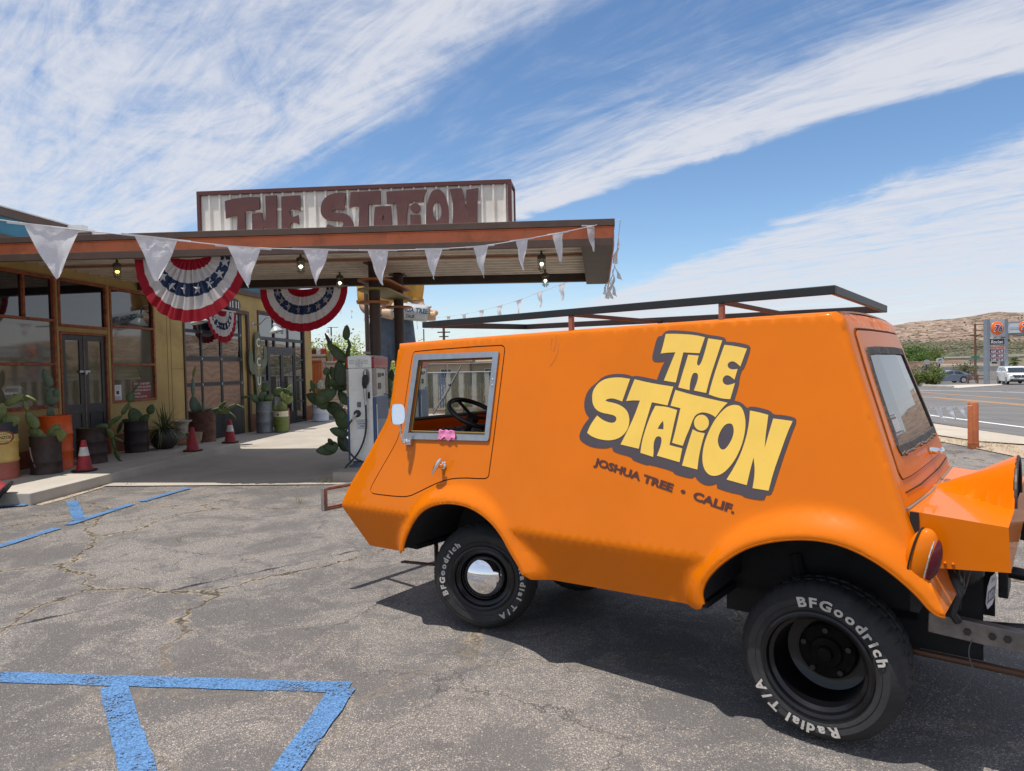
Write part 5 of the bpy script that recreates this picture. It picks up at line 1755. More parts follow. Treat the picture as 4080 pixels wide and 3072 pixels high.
b.lathe([(0, -.05), (.045, -.05), (.045, -.02), (.0, -.02)], 20, Ms)
b.tube([Ms @ Vector((0, 0, -.05)), Ms @ Vector((0, 0, -.34))], .022, 10)
b.build('steering_column', mat('black_leather', (.012, .012, .012), .45), van, smooth=True)
# seat
b = MB()
for y in (.30, -.30):
    b.box(1.55, 2.02, y - .22, y + .22, .92, 1.06)
    b.box(1.48, 1.60, y - .22, y + .22, 1.0, 1.34)
    b.build('seat', mat('black_vinyl', (.015, .015, .016), .5), van, bevel=.03)
    b = MB()
# windscreen
b = MB()
def xf(z): return fx_(z)
gl_ = [(-.61, 1.315), (.61, 1.315), (.545, 1.79), (-.545, 1.79)]
b.add([(xf(z) + .008, y, z) for y, z in gl_], [(0, 1, 2, 3)])
b.build('windscreen', GLV, van)
b = MB()
P = [Vector((xf(z) + .005, y, z)) for y, z in dens(gl_, .06)]
b.tube(P, .014, 6, closed=True)
b.build('windscreen_seal', RUB, van)
b = MB()
b.tube([(2.87, .17, 1.335), (2.865, .0, 1.53)], .006, 6)
b.tube([(2.862, .07, 1.44), (2.855, -.13, 1.69)], .008, 6)
b.sphere((2.862, -.01, 1.545), .014, 8, 6)
b.build('wiper', BLKP, van)
b = MB()
b.box(2.70, 2.72, -.1, .16, 1.745, 1.80)
b.build('interior_mirror', BLKP, van, bevel=.008)

# hatch: inset door with rubber-framed window
def rearp(y, z, o=0.0):
    return Vector((rx_(z) - .012 * max(0, 1 - (y / .7) ** 2) - o * .953, y, z + o * -.30))
HI = dens(off(HAT, -.004), .05)
HW = [(-.445, 1.735), (.395, 1.735), (.425, 1.715), (.505, 1.31), (.495, 1.275), (.46, 1.262), (-.53, 1.262), (-.572, 1.275), (-.582, 1.31), (-.475, 1.715)]
HW = chaikin(HW, 1)
g = grid_pts(HI, [HW], .06)
v2, tr, _ = tri2d([HI, dens(HW, .05)], g)
b = MB()
b.add([rearp(y, z, .006) for y, z in v2], [tuple(reversed(t)) for t in tr])
hatch = b.build('hatch', OR, van, smooth=True)
sol = hatch.modifiers.new('thickness', 'SOLIDIFY')
sol.thickness = .012
es_ = hatch.modifiers.new('split', 'EDGE_SPLIT')
es_.split_angle = radians(40)
b = MB()
b.tube([rearp(y, z, -.003) for y, z in dens(HAT, .05)], .0055, 6, closed=True)
b.build('hatch_gap_strip', mat('hatch_gap', (.10, .022, .004), .8), hatch)  # dark orange strip paints the shade in the gap round the hatch
def ringm(outer, inner, o0, o1, m, name, par):
    v2, tr, _ = tri2d([dens(outer, .05), dens(inner, .05)])
    b = MB()
    n_ = len(v2)
    b.add([rearp(y, z, o1) for y, z in v2] + [rearp(y, z, o0) for y, z in v2], [tuple(reversed(t)) for t in tr])
    cnt = set()
    for t in tr:
        for q in ((t[0], t[1]), (t[1], t[2]), (t[2], t[0])):
            cnt.add(q)
    for (p, q) in cnt:
        if (q, p) not in cnt:
            b.f.append([p, q, q + n_, p + n_])
            b.mi.append(0)
    return b.build(name, m, par)
RUBW = mat('cracked_rubber', (.05, .047, .044), .7, var=.3, vscale=20, dirt=(.14, .12, .10), dscale=14, damt=.8, bump=.8, bscale=50)
ringm(HW, off(HW, -.034), -.01, .012, RUBW, 'window_rubber', hatch)
b = MB()
GW = off(HW, -.030)
v2, tr, _ = tri2d([GW])
b.add([rearp(y, z, .004) for y, z in v2], [tuple(reversed(t)) for t in tr])
b.build('window_glass', mat('dark_cabin_glass', (.030, .034, .038), .03, spec=.75, coat=.25, croud=.0), hatch)  # opaque dark base stands in for the dim cabin behind the pane
# worn sealant crumbs along the lower rubber
b = MB()
rr_ = random.Random(5)
for i in range(26):
    y = .46 - i * .038
    z = 1.262 + rr_.uniform(-.004, .006)
    p = rearp(y, z, .012)
    b.sphere(p, .010, 6, 4, sc=(.6, rr_.uniform(.8, 1.6), rr_.uniform(.5, 1.0)))
b.build('sealant', mat('old_sealant', (.16, .14, .11), .9), hatch)
# film-strip style sticker
b = MB()
b.add([rearp(.44, 1.335, .006), rearp(.30, 1.335, .006), rearp(.325, 1.425, .006), rearp(.425, 1.425, .006)], [(0, 3, 2, 1)])
stk = b.build('sticker', mat('sticker_dark', (.05, .05, .05), .4), hatch)
b = MB()
for k in range(9):
    for (z0, z1) in ((1.338, 1.346), (1.414, 1.422)):
        y = .432 - k * .0145
        b.add([rearp(y, z0, .007), rearp(y - .008, z0, .007), rearp(y - .008, z1, .007), rearp(y, z1, .007)], [(0, 3, 2, 1)])
for k in range(5):
    y = .42 - k * .022
    b.add([rearp(y, 1.352, .007), rearp(y - .017, 1.352, .007), rearp(y - .017, 1.406, .007), rearp(y, 1.406, .007)], [(0, 3, 2, 1)])
b.build('sticker_print', mat('sticker_white', (.6, .6, .6), .5), stk)
# hatch handle
b = MB()
p0 = rearp(-.16, 1.215, .012)
b.lathe([(0, 0), (.018, 0), (.017, .02), (.012, .045), (0, .045)], 16, frame(p0, (0, 1, 0), (-.30, 0, .953)) if False else Matrix.Translation(p0) @ Matrix.Rotation(-pi / 2, 4, 'Y'))
b.tube([p0 + Vector((-.045, .055, -.0)), p0 + Vector((-.05, .0, .0)), p0 + Vector((-.045, -.05, .002))], [.008, .014, .011], 12)
b.build('hatch_handle', CHR, hatch, smooth=True)
b = MB()
b.tube([rearp(.60, 1.12, .002), rearp(.3, 1.112, .003), rearp(-.3, 1.112, .003), rearp(-.66, 1.12, .002)], .003, 5)
b.build('lower_seam', GAP, van)

# ---- engine cover with scoop
b = MB()
ya, yb = .69, -.69
def dk(x, y, z): return (x, y, z)
V8 = []
TL = [(-.318, 1.064), (-.650, 1.036)]
side_q = [(-.318, 1.064), (-.650, 1.036), (-.657, .868), (-.428, .848), (-.350, .985)]
for y in (ya, yb):
    V8 += [(x, y, z) for x, z in side_q]
NXX, NYY = 16, 36
b.add(V8, [(4, 3, 2, 1, 0), (5, 6, 7, 8, 9), (1, 2, 7, 6), (2, 3, 8, 7)])
ap = Vector((-.345, .0))
vs = []
sc_c, sc_r = .07, .225
for i in range(NXX + 1):
    t_ = i / NXX
    for j in range(NYY + 1):
        y = ya + (yb - ya) * j / NYY
        x = -.318 + (-.650 + .318) * t_
        z = 1.064 - .028 * t_
        cyc = ap.y + (sc_c - ap.y) * t_
        rr = .02 + (sc_r - .02) * t_
        q = (y - cyc) / rr
        if abs(q) < 1 and t_ > .0:
            z += (.20 * t_ ** 1.1) * (1 - abs(q) ** 2.2) ** .62
        vs.append((x, y, z))
b.add(vs, [(i * (NYY + 1) + j, i * (NYY + 1) + j + 1, (i + 1) * (NYY + 1) + j + 1, (i + 1) * (NYY + 1) + j) for i in range(NXX) for j in range(NYY)])
ec = b.build('engine_cover', OR, van, smooth=True, sharp=32)
# dark mouth of the scoop
b = MB()
rim = [(-.645, sc_c + sc_r * .97 * cos(pi * k / 20), 1.038 + .19 * (1 - abs(cos(pi * k / 20)) ** 2.2) ** .62) for k in range(21)]
b.add(rim, [tuple(range(21))])
b.build('scoop_mouth', BLK, ec)
b = MB()
b.tube([(-.652, p[1], p[2]) for p in rim], .008, 6)
b.build('scoop_rim', mat('rim_black', (.02, .008, .004), .5), ec)
b = MB()
b.tube([rearp(.69, 1.068, .006), rearp(.2, 1.064, .012), rearp(-.7, 1.064, .006)], .006, 8)
b.build('deck_seal', mat('grey_seal', (.22, .17, .14), .8, bump=.6, bscale=90), ec, smooth=True)
b = MB()
for x in (-.475, -.448):
    b.sphere((x, .693, .872), .006, 8, 6)
b.build('rivet', OR, ec, smooth=True)

# ---- tail lights
for s_ in (1, -1):
    t_ = bpy.data.objects.new('tail_light', None)
    COL.objects.link(t_)
    t_.parent = van
    Mt = Matrix.Translation((-.382, s_ * .772, .908)) @ Matrix.Rotation(radians(-13), 4, 'Y')
    b = MB()
    b.sphere((.0, 0, 0), .112, 24, 16, Mt, sc=(.50, .36, 1.0))
    b.build('lamp_pod', OR, t_, smooth=True)
    b = MB()
    b.tube([Mt @ Vector((.022 + .012 * cos(2 * pi * k / 28), .0395 * cos(2 * pi * k / 28), .108 * sin(2 * pi * k / 28))) for k in range(28)], .0035, 6, closed=True)
    b.build('pod_gasket', BLK, t_, smooth=True)
    b = MB()
    b.tube([Mt @ Vector((-.026, .0355 * cos(2 * pi * k / 28), .094 * sin(2 * pi * k / 28) - .003)) for k in range(28)], .0032, 8, closed=True)
    b.build('chrome_ring', CHR, t_, smooth=True)
    b = MB()
    b.sphere((-.027, 0, -.003), .091, 24, 16, Mt, sc=(.44, .37, .98))
    b.build('red_lens', mat('red_lens', (.10, .002, .012), .2, spec=.4, coat=.3), t_, smooth=True)

# ---- roof rack
RK = bpy.data.objects.new('roof_rack', None)
COL.objects.link(RK)
RK.parent = van
zr = lambda x, s_=0: (1.980 - .005 * x) if s_ > 0 else (1.955 + .014 * x)
RKB = mat('rack_black', (.013, .013, .015), .45, var=.15, vscale=8)
for s_ in (1, -1):
    b = MB()
    b.bar((-.03, s_ * .56, zr(-.03, s_)), (2.55, s_ * .56, zr(2.55, s_)), .022, .040)
    b.build('side_rail', RKB, RK, bevel=.003)
for x in (-.019, 2.539):
    b = MB()
    b.bar((x, -.549, zr(x, -1)), (x, .549, zr(x, 1)), .022, .040)
    b.build('end_rail', RKB, RK, bevel=.003)
RKO = mat('faded_orange_tube', (.33, .10, .055), .6, var=.15, vscale=12)
for x in (.488, 1.364):
    b = MB()
    b.bar((x, -.549, zr(x, -1) - .012), (x, .549, zr(x, 1) - .012), .025, .022)
    b.build('cross_bar', mat('crossbar_dark', (.05, .026, .02), .6), RK, bevel=.003)
    for s_ in (1, -1):
        b = MB()
        b.bar((x, s_ * .553, zr(x, s_) - .02), (x, s_ * .553, 1.860), .026, .026, (1, 0, 0))
        b.build('rack_leg', RKO, RK, bevel=.003)

# ---- door mirror
MR = bpy.data.objects.new('door_mirror', None)
COL.objects.link(MR)
MR.parent = van
b = MB()
b.box(2.515, 2.58, .70, .735, 1.18, 1.215)
b.tube([(2.553, .72, 1.200), (2.556, .755, 1.198)], .014, 10)
b.tube(chaikin([Vector(p) for p in ((2.556, .75, 1.19), (2.557, .765, 1.20), (2.562, .775, 1.27), (2.552, .79, 1.31), (2.545, .80, 1.34))], 2, False), .0085, 8)
b.build('mirror_arm', CHR, MR, smooth=True)
mc = Vector((2.535, .815, 1.385))
mn = Vector((-.86, .50, .10)).normalized()
Mm = frame(mc, mn.cross(Vector((0, 0, -1))), Vector((0, 0, 1)), None)
Mm = frame(mc, Vector((0, 0, 1)).cross(mn), Vector((0, 0, 1)) - mn * mn.z, mn)
P = chaikin([(-.032, -.068), (.022, -.066), (.041, -.045), (.044, .03), (.034, .064), (-.028, .068), (-.043, .048), (-.045, -.045)], 2)
b = MB()
b.prism([P], -.022, .0, Mm)
b.build('mirror_shell', CHR, MR, smooth=True, bevel=.004)
b = MB()
b.prism([off(P, -.007)], .0005, .003, Mm)
b.build('mirror_glass', mat('mirror', (.9, .92, .94), .0, metal=1.0), MR)

# ---- rag on the window sill
b = MB()
rr_ = random.Random(11)
NX_, NZ_ = 14, 12
vs = []
for i in range(NX_ + 1):
    for j in range(NZ_ + 1):
        x = 2.275 - .15 * i / NX_ + .003 * sin(j * .6) + (.02 * (1 - j / NZ_) * (i / NX_ - .5))
        t_ = j / NZ_
        z = 1.287 - t_ * (.056 + .010 * sin(i * .9)) + .003 * sin(i * 1.3)
        y = surf(x, min(z, 1.262)) + .019 + .0030 * sin(i * .8 + j * .3)
        vs.append((x, y, z))
b.add(vs, [(i * (NZ_ + 1) + j, (i + 1) * (NZ_ + 1) + j, (i + 1) * (NZ_ + 1) + j + 1, i * (NZ_ + 1) + j + 1) for i in range(NX_) for j in range(NZ_)])
rag = b.build('cleaning_rag', mat('pink_cloth', (.74, .22, .42), .9, var=.15, vscale=30), None, smooth=True, sharp=60)
rag.matrix_world = VM
sol = rag.modifiers.new('t', 'SOLIDIFY')
sol.thickness = .004
tag(rag, 'crumpled pink rag draped over the side window sill of the orange van', 'rag')

# ---- front bumper frame
b = MB()
for y in (.66, -.66):
    b.box(3.545, 3.585, y - .015, y + .015, .615, .79)
for z in (.615, .775):
    b.box(3.545, 3.585, -.645, .645, z, z + .02)
bm_ = b.build('front_bumper', mat('bumper_metal', (.45, .43, .41), .35, metal=.8, var=.2, vscale=12), van, bevel=.004)
b = MB()
for y in (.642, -.642):
    b.box(3.548, 3.582, y - .003, y + .003, .635, .775)
for z in (.637, .769):
    b.box(3.548, 3.582, -.64, .64, z, z + .005)
b.build('bumper_inner_face', mat('copper_rust', (.38, .12, .05), .6), bm_)
b = MB()
for y in (.35, -.35):
    b.bar((3.55, y, .70), (3.0, y, .60), .03, .03)
b.build('bumper_bracket', BLK, van)
# lever arm and suspension bits at the front wheel
b = MB()
b.bar((2.62, .42, .50), (2.62, .42, .30), .03, .012, (1, 0, 0))
b.bar((2.62, .42, .30), (2.95, .44, .275), .035, .012)
b.build('jacking_bracket', mat('rusty_steel', (.10, .06, .045), .7, metal=.3, var=.3, vscale=20), van)
b = MB()
b.tube([(2.05, .45, .34), (2.05, -.45, .34)], .045, 12)
b.bar((2.35, .30, .46), (2.12, .44, .30), .05, .03)
b.bar((2.25, .36, .62), (2.1, .42, .36), .03, .03)
b.tube([(2.0, .36, .80), (2.06, .40, .34)], .035, 10)
b.tube([(.03, .45, .34), (.03, -.45, .34)], .05, 12)
b.tube([(.22, .33, .72), (.10, .44, .34)], .03, 10)
b.build('axle', BLK, van)

# ---- wheels
def letters_ring(s, r, a_mid, da, size, xs, bold):
    """letters on a circle in local xz, tops outward, reading clockwise as seen from +y"""
    out = MB()
    gl = [text_mesh(ch, size, bold, xs) if ch != ' ' else ([(0, 0, 0), (size * .35, 0, 0)], []) for ch in s]
    wd = [max(v[0] for v in g[0]) - min(v[0] for v in g[0]) for g in gl]
    gap = (r * da * len(s) - sum(wd)) / len(s)
    a0 = a_mid + (sum(wd) + gap * (len(s) - 1)) / 2 / r
    for (vs, fs), w_ in zip(gl, wd):
        a = a0 - w_ / 2 / r
        a0 -= (w_ + gap) / r
        if not fs:
            continue
        xm = (max(v[0] for v in vs) + min(v[0] for v in vs)) / 2
        pts = []
        for v in vs:
            tx, rr_ = v[0] - xm, r + v[1] - size * .36
            an_ = a - tx / r
            pts.append((rr_ * cos(an_), rr_ * sin(an_)))
        out.add([(-p[0], 0, p[1]) for p in pts], fs)
    return out
def make_wheel(R, rr, wd, dish, cap, text):
    """wheel around local y axis; +y is the outer side, y=0 the outer face plane"""
    w = bpy.data.objects.new('wheel', None)
    COL.objects.link(w)
    w.parent = van
    N = 200
    Wt = wd
    prof = [(rr - .004, -.012), (rr + .012, .0), (rr + .03, .006), (rr + (R - rr) * .55, .012), (R - .045, .004), (R - .028, -.012), (R - .012, -.030), (R - .004, -.045), (R, -.062),
            (R + .001, -.5 * Wt + .035), (R - .007, -.5 * Wt + .031), (R - .007, -.5 * Wt + .025), (R + .001, -.5 * Wt + .021), (R + .001, -.5 * Wt - .021), (R - .007, -.5 * Wt - .025), (R - .007, -.5 * Wt - .031), (R + .001, -.5 * Wt - .035),
            (R, -Wt + .062), (R - .004, -Wt + .045), (R - .028, -Wt + .012), (R - .045, -Wt - .004), (rr + .03, -Wt - .006), (rr - .004, -Wt + .012)]
    vs = []
    for pi_, (r, y) in enumerate(prof):
        for k in range(N):
            a = 2 * pi * k / N
            q = r
            ph = k % 5
            if 5 <= pi_ <= 9 or 15 <= pi_ <= 19:
                if ph == 0:
                    q = r - .0045 if pi_ not in (5, 19) else r - .001
            elif 12 <= pi_ <= 13 and ph == 2:
                q = r - .006
            vs.append((q * cos(a), y, q * sin(a)))
    fs = []
    for i in range(len(prof) - 1):
        for k in range(N):
            fs.append((i * N + k, (i + 1) * N + k, (i + 1) * N + (k + 1) % N, i * N + (k + 1) % N))
    b = MB()
    b.add(vs, fs)
    ty = b.build('tyre', RUB, w, smooth=True, sharp=28)
    if text:
        WT = mat('raised_white_letters', (.50, .47, .43), .7, var=.15, vscale=30)
        b = letters_ring('BFGoodrich', text[0], text[1], text[2], text[5], 1.22, .0022)
        for p in b.v:
            p.y = .0165
        t1 = b.build('tyre_lettering', WT, ty)
        b = letters_ring('Radial T/A', text[0], text[3], text[4], text[5], 1.22, .0022)
        for p in b.v:
            p.y = .0165
        b.build('tyre_lettering', WT, ty)
        # moulded rings
        b = MB()
        for rad in (rr + .035, R - .052):
            b.tube([(rad * cos(2 * pi * k / 80), .0085, rad * sin(2 * pi * k / 80)) for k in range(80)], .0022, 5, closed=True)
        b.build('sidewall_rib', RUB, ty, smooth=True)
    b = MB()
    RX = Matrix.Rotation(-pi / 2, 4, 'X')     # lathe z -> +y
    b.lathe([(rr - .008, -Wt + .03), (rr + .006, -Wt + .01), (rr + .002, -.012), (rr + .008, .006), (rr - .002, .010), (rr - .014, .002), (rr - .02, -.018), (rr - .036, -.030), (rr - .044, -dish * .5), (rr - .050, -dish + .01), (rr - .075, -dish - .004),
             (rr * .50, -dish + .012 if cap else -dish - .01), (rr * .46, -dish + .03 if cap else -dish - .006), (.0, -dish + .03 if cap else -dish - .006)], 64, RX)
    b.build('rim', mat('rim_black_gloss', (.004, .004, .005), .3, spec=.35, coat=.2), w, smooth=True, sharp=35)
    if cap:
        b = MB()
        b.lathe([(.134, -dish + .018), (.132, -dish + .028), (.123, -dish + .038), (.10, -dish + .057), (.07, -dish + .071), (.035, -dish + .080), (.0, -dish + .082)], 40, RX)
        b.build('hubcap', mat('hubcap_chrome', (.88, .89, .92), .008, metal=1.0), w, smooth=True, sharp=60)
    else:
        HB = mat('greasy_hub', (.006, .005, .004), .85, spec=.2, var=.4, vscale=22, dirt=(.02, .012, .008), dscale=16, damt=.6)
        b = MB()
        b.lathe([(.125, -dish - .02), (.125, -dish + .012), (.118, -dish + .02), (.07, -dish + .022), (.065, -dish + .04), (.035, -dish + .045), (.03, -dish + .07), (.0, -dish + .07)], 32, RX)
        h = b.build('hub', HB, w, smooth=True, sharp=35)
        b = MB()
        for k in range(5):
            a = 2 * pi * k / 5 + .3
            b.lathe([(.013, .0), (.013, .025), (.0, .025)], 6, Matrix.Translation((.10 * cos(a), -dish + .018, .10 * sin(a))) @ RX)
        b.build('lug_nut', mat('old_steel', (.045, .038, .034), .6, metal=.3), h)
    return w
def vang(x, z, cx, cz_): return atan2(z - cz_, -(x - cx))
# rear wheels
Rr, Rf = .345, .338
for s_ in (1, -1):
    w = make_wheel(Rr, .226, .285, .205, False, (.279, radians(59), radians(9.3), radians(-112), radians(8.6), .058) if s_ > 0 else None)
    w.location = (.035, s_ * .69, Rr)
    if s_ < 0:
        w.rotation_euler = (0, 0, pi)
    w = make_wheel(Rf, .197, .19, .06, True, (.262, radians(164), radians(8.4), radians(-24), radians(8.6), .046) if s_ > 0 else None)
    w.location = (2.065, s_ * .565, Rf)
    w.rotation_euler = (0, 0, radians(28) + (0 if s_ > 0 else pi))

# ---- rear running gear under the engine cover
b = MB()
b.bar((-.36, .45, .555), (-1.15, .45, .515), .05, .085)
ch_ = b.build('chassis_rail', mat('dull_steel', (.21, .19, .18), .42, metal=.55, var=.25, vscale=8, dirt=(.12, .08, .06), dscale=10, damt=.5), van, bevel=.005)
for x in (-.50, -.585, -.635):
    b = MB()
    b.lathe([(.014, 0), (.014, .012), (0, .012)], 6, Matrix.Translation((x, .475, .545)) @ Matrix.Rotation(-pi / 2, 4, 'X'))
    b.build('bolt', mat('old_steel', (.045, .038, .034), .6, metal=.3), ch_)
b = MB()
b.box(-.47, -.34, -.30, .40, .60, .845)
b.box(-.60, -.56, -.46, -.24, .50, .80)
b.sphere((-.46, .30, .77), .09, 14, 10)
b.sphere((-.42, .46, .72), .075, 14, 10)
b.tube([(-.44, .50, .76), (-.47, .52, .70), (-.45, .50, .62), (-.47, .48, .58)], .018, 8)
b.build('engine', mat('engine_black', (.02, .02, .021), .5, var=.5, vscale=18), van, smooth=True, bevel=.01)
b = MB()
b.tube(chaikin([Vector(p) for p in ((-.50, .30, .47), (-.75, .20, .50), (-.95, .05, .50), (-.98, -.1, .58), (-.80, -.3, .60), (-.6, -.3, .62))], 2, False), .03, 12)
b.tube(chaikin([Vector(p) for p in ((-.45, .10, .44), (-.85, .0, .46), (-1.1, -.05, .52))], 2, False), .032, 12)
b.build('exhaust_pipe', mat('exhaust_black', (.028, .026, .026), .3, metal=.5, var=.3, vscale=15), van, smooth=True)
b = MB()
b.tube([(-.1, .42, .40), (-1.2, .38, .38)], .016, 10)
b.build('link_rod', mat('rusty_rod', (.10, .05, .03), .4, metal=.5), van, smooth=True)
b = MB()
b.tube(chaikin([Vector(p) for p in ((-.52, .47, .53), (-.50, .49, .46), (-.53, .49, .38), (-.48, .5, .30), (-.47, .5, .24))], 2, False), .0022, 6)
for k in range(5):
    b.tube(chaikin([Vector(p) for p in ((-.43 - .02 * k, .46, .80), (-.46 - .01 * k, .50, .74), (-.48, .49 - .02 * k, .68), (-.44, .47, .62))], 2, False), .003, 6)
b.build('loose_wire', mat('grey_wire', (.10, .09, .09), .6), van)
b = MB()
b.bar((-.64, -.55, .78), (-.92, -.55, .74), .06, .09)
b.bar((-.80, -.6, .76), (-.80, .1, .70), .05, .05)
b.build('rear_crossmember', BLK, van)
# number plate
PL = frame(Vector((-.552, .03, .605)), Vector((-.05, -1, -.12)), Vector((-.09, 0, 1)))
b = MB()
P = chaikin([(-.15, -.075), (.15, -.075), (.15, .075), (-.15, .075)], 1)
b.prism([P], -.001, .001, PL)
plo = b.build('licence_plate', mat('plate_white', (.66, .67, .69), .35), van)
vs, fs = text_mesh('8CCE221', .085, .001, .78, 1.0)
b = MB()
b.add([(v[0], v[1] - .045, .0022) for v in vs], fs, PL)
b.build('plate_number', mat('plate_blue', (.02, .03, .12), .5), plo)
vs, fs = text_mesh('California', .034, .0, 1.0)
b = MB()
b.add([(v[0], v[1] + .043, .0022) for v in vs], fs, PL)
b.build('plate_state', mat('plate_red', (.30, .03, .03), .5), plo)

# ============================================================ barrels and planters
def drum(loc, r, h, m, label, ribs=(.33, .66), group='oil drums used as planters', rim=None, rz=0.0, bands=None, soil=True, cat='drum', tilt=0):
    t = thing('drum_planter', label, cat, loc, rz, group)
    if tilt:
        t.rotation_euler = (tilt, 0, rz)
    def pr(z0, z1, lo, hi):
        pts = []
        if lo:
            pts.append((r * .985, z0))
            pts.append((r + .006, z0 + .004))
            pts.append((r + .006, z0 + .016))
        pts.append((r, z0 + (.022 if lo else 0)))
        for k in ribs:
            z = h * k
            if z0 < z < z1:
                pts += [(r, z - .028), (r + .011, z - .012), (r + .011, z + .012), (r, z + .028)]
        pts.append((r, z1 - (.022 if hi else 0)))
        if hi:
            pts += [(r + .008, z1 - .014), (r + .008, z1 - .002), (r - .004, z1), (r - .010, z1 - .01), (r - .012, z1 - .10)]
        return pts
    if bands is None:
        b = MB()
        b.lathe(pr(0, h, True, True), 40)
        b.build('drum_body', m, t, smooth=True, sharp=45)
    else:
        for i, (z0, z1, mm) in enumerate(bands):
            b = MB()
            p = pr(z0 * h, z1 * h, i == 0, i == len(bands) - 1)
            n = 40
            vs = []
            for q, z in p:
                vs += [(q * cos(2 * pi * k / n), q * sin(2 * pi * k / n), z) for k in range(n)]
            b.add(vs, [(a * n + k, a * n + (k + 1) % n, (a + 1) * n + (k + 1) % n, (a + 1) * n + k) for a in range(len(p) - 1) for k in range(n)])
            b.build('painted_band', mm, t, smooth=True, sharp=45)
    if soil:
        b = MB()
        b.lathe([(r - .013, h - .075), (r * .6, h - .06), (0, h - .05)], 24)
        b.build('soil', mat('potting_soil', (.09, .06, .04), 1, var=.4, vscale=30), t, smooth=True)
    return t
DBR = mat('dark_brown_steel', (.040, .024, .021), .6, var=.25, vscale=9, dirt=(.10, .045, .03), dscale=6, damt=.35)
RSB = mat('rusty_brown_steel', (.085, .034, .022), .75, var=.35, vscale=10, dirt=(.20, .085, .05), dscale=5, damt=.5)
ORD2 = mat('orange_steel', (.74, .105, .012), .48, var=.10, vscale=4, dirt=(.25, .04, .01), dscale=5, damt=.4)
GRD = mat('grey_steel', (.17, .19, .21), .5, metal=.3, var=.15, vscale=6, dirt=(.12, .10, .09), dscale=5, damt=.4)
WHD = mat('white_steel', (.62, .65, .70), .5, var=.06, vscale=5)
RDD = mat('red_steel', (.20, .02, .02), .5)
OLV = mat('olive_paint', (.13, .17, .028), .45, var=.1)
CRM = mat('cream_paint', (.62, .57, .42), .5, var=.1)
YLD = mat('yellow_drum_paint', (.62, .42, .12), .5, var=.12, vscale=6, dirt=(.5, .42, .25), dscale=6, damt=.3)
NVD = mat('navy_drum_paint', (.022, .03, .05), .5, dirt=(.12, .09, .06), dscale=8, damt=.3)
PKD = mat('faded_red_drum_paint', (.42, .115, .075), .6, var=.15, vscale=5)
# oil-brand drum at the left edge
pz = drum((-7.86, 10.46, .15), .285, .86, None, 'yellow, navy and faded red oil drum with an oval badge at the left edge', bands=[(0, .32, PKD), (.32, .78, YLD), (.78, 1, NVD)])
an = radians(-38)
def on_drum(r, h0, an, vs, fs, dr):
    out = []
    for v in vs:
        a = an + v[0] / r
        out.append(((r + dr) * cos(a), (r + dr) * sin(a), h0 + v[1]))
    return out, fs
P = [(.15 * cos(2 * pi * k / 36), .085 * sin(2 * pi * k / 36)) for k in range(36)]
for sc_, mm, dr in ((1.22, mat('badge_red', (.36, .06, .05), .6), .0045), (1.05, mat('badge_black', (.02, .018, .015), .6), .006), (.96, mat('badge_yellow', (.62, .45, .16), .6), .0075)):
    P2 = [(x * sc_, y * sc_) for x, y in P]
    v2, tr, _ = tri2d([P2], grid_pts(P2, [], .04))
    b = MB()
    vs, fs = on_drum(.291, .635, an, v2, tr, dr)
    b.add(vs, fs)
    bg_ = b.build('badge', mm, pz, smooth=True)
for s_, z, sz in (('PENNZOIL', -.022, .064), ('Supreme Quality', .045, .026), ('Safe Lubrication', -.062, .026)):
    vs, fs = text_mesh(s_, sz, .001 if sz > .05 else 0, .9)
    vs, fs = on_drum(.291, .635, an, [(v[0], v[1] + z) for v in vs], fs, .010)
    b = MB()
    b.add(vs, fs)
    b.build('lettering', mat('badge_black', (.02, .018, .015), .6), pz)
br_ = drum((-7.42, 10.93, .15), .215, .60, DBR, 'short dark brown dented drum in front of the tall orange drum', ribs=(.32,))
b = MB()
b.tube([(-.13, -.18, .44), (-.10, -.19, .30), (-.03, -.215, .12)], [.012, .018, .006], 8)
b.build('dent_glint', mat('dent_glint_metal', (.26, .15, .13), .4, metal=.4), br_, smooth=True)  # pale strip paints the highlight along the dent
drum((-7.66, 11.50, .15), .262, .885, ORD2, 'tall bright orange drum left of the black double door')
drum((-7.42, 12.13, .15), .235, .62, DBR, 'dark brown drum with a trailing cactus in front of the black double door', ribs=(.3, .62))
drum((-7.50, 13.72, .15), .215, .62, mat('black_brown_steel', (.026, .017, .016), .65, var=.3, vscale=8), 'blackish brown drum below the window with the red notice', ribs=(.3, .7))
drum((-6.99, 15.52, .15), .275, .68, RSB, 'wide rusty brown drum at the left corner of the garage door', ribs=(.35, .68))
drum((-6.89, 19.13, .02), .215, .86, GRD, 'tall grey steel drum under the cactus shaped sign', ribs=(.33, .66))
drum((-6.60, 19.75, .02), .20, .62, RDD, 'dark red drum between the grey drum and the green keg')
kg = drum((-6.46, 19.24, .02), .195, .57, None, 'olive green and cream keg with a tap hole near the shop entrance', ribs=(.38, .62), bands=[(0, .74, OLV), (.74, 1, CRM)], cat='keg')
b = MB()
b.lathe([(.022, 0), (.03, 0), (.03, .022), (.02, .022)], 16, Matrix.Translation((-.02, -.195, .48)) @ Matrix.Rotation(pi / 2, 4, 'X'))
b.lathe([(0, .002), (.021, .002)], 16, Matrix.Translation((-.02, -.197, .48)) @ Matrix.Rotation(pi / 2, 4, 'X'))
b.build('tap_hole', mat('tap_brown', (.10, .08, .05), .6), kg, smooth=True)
drum((-6.45, 23.15, .02), .27, .84, WHD, 'white drum at the far corner of the building')

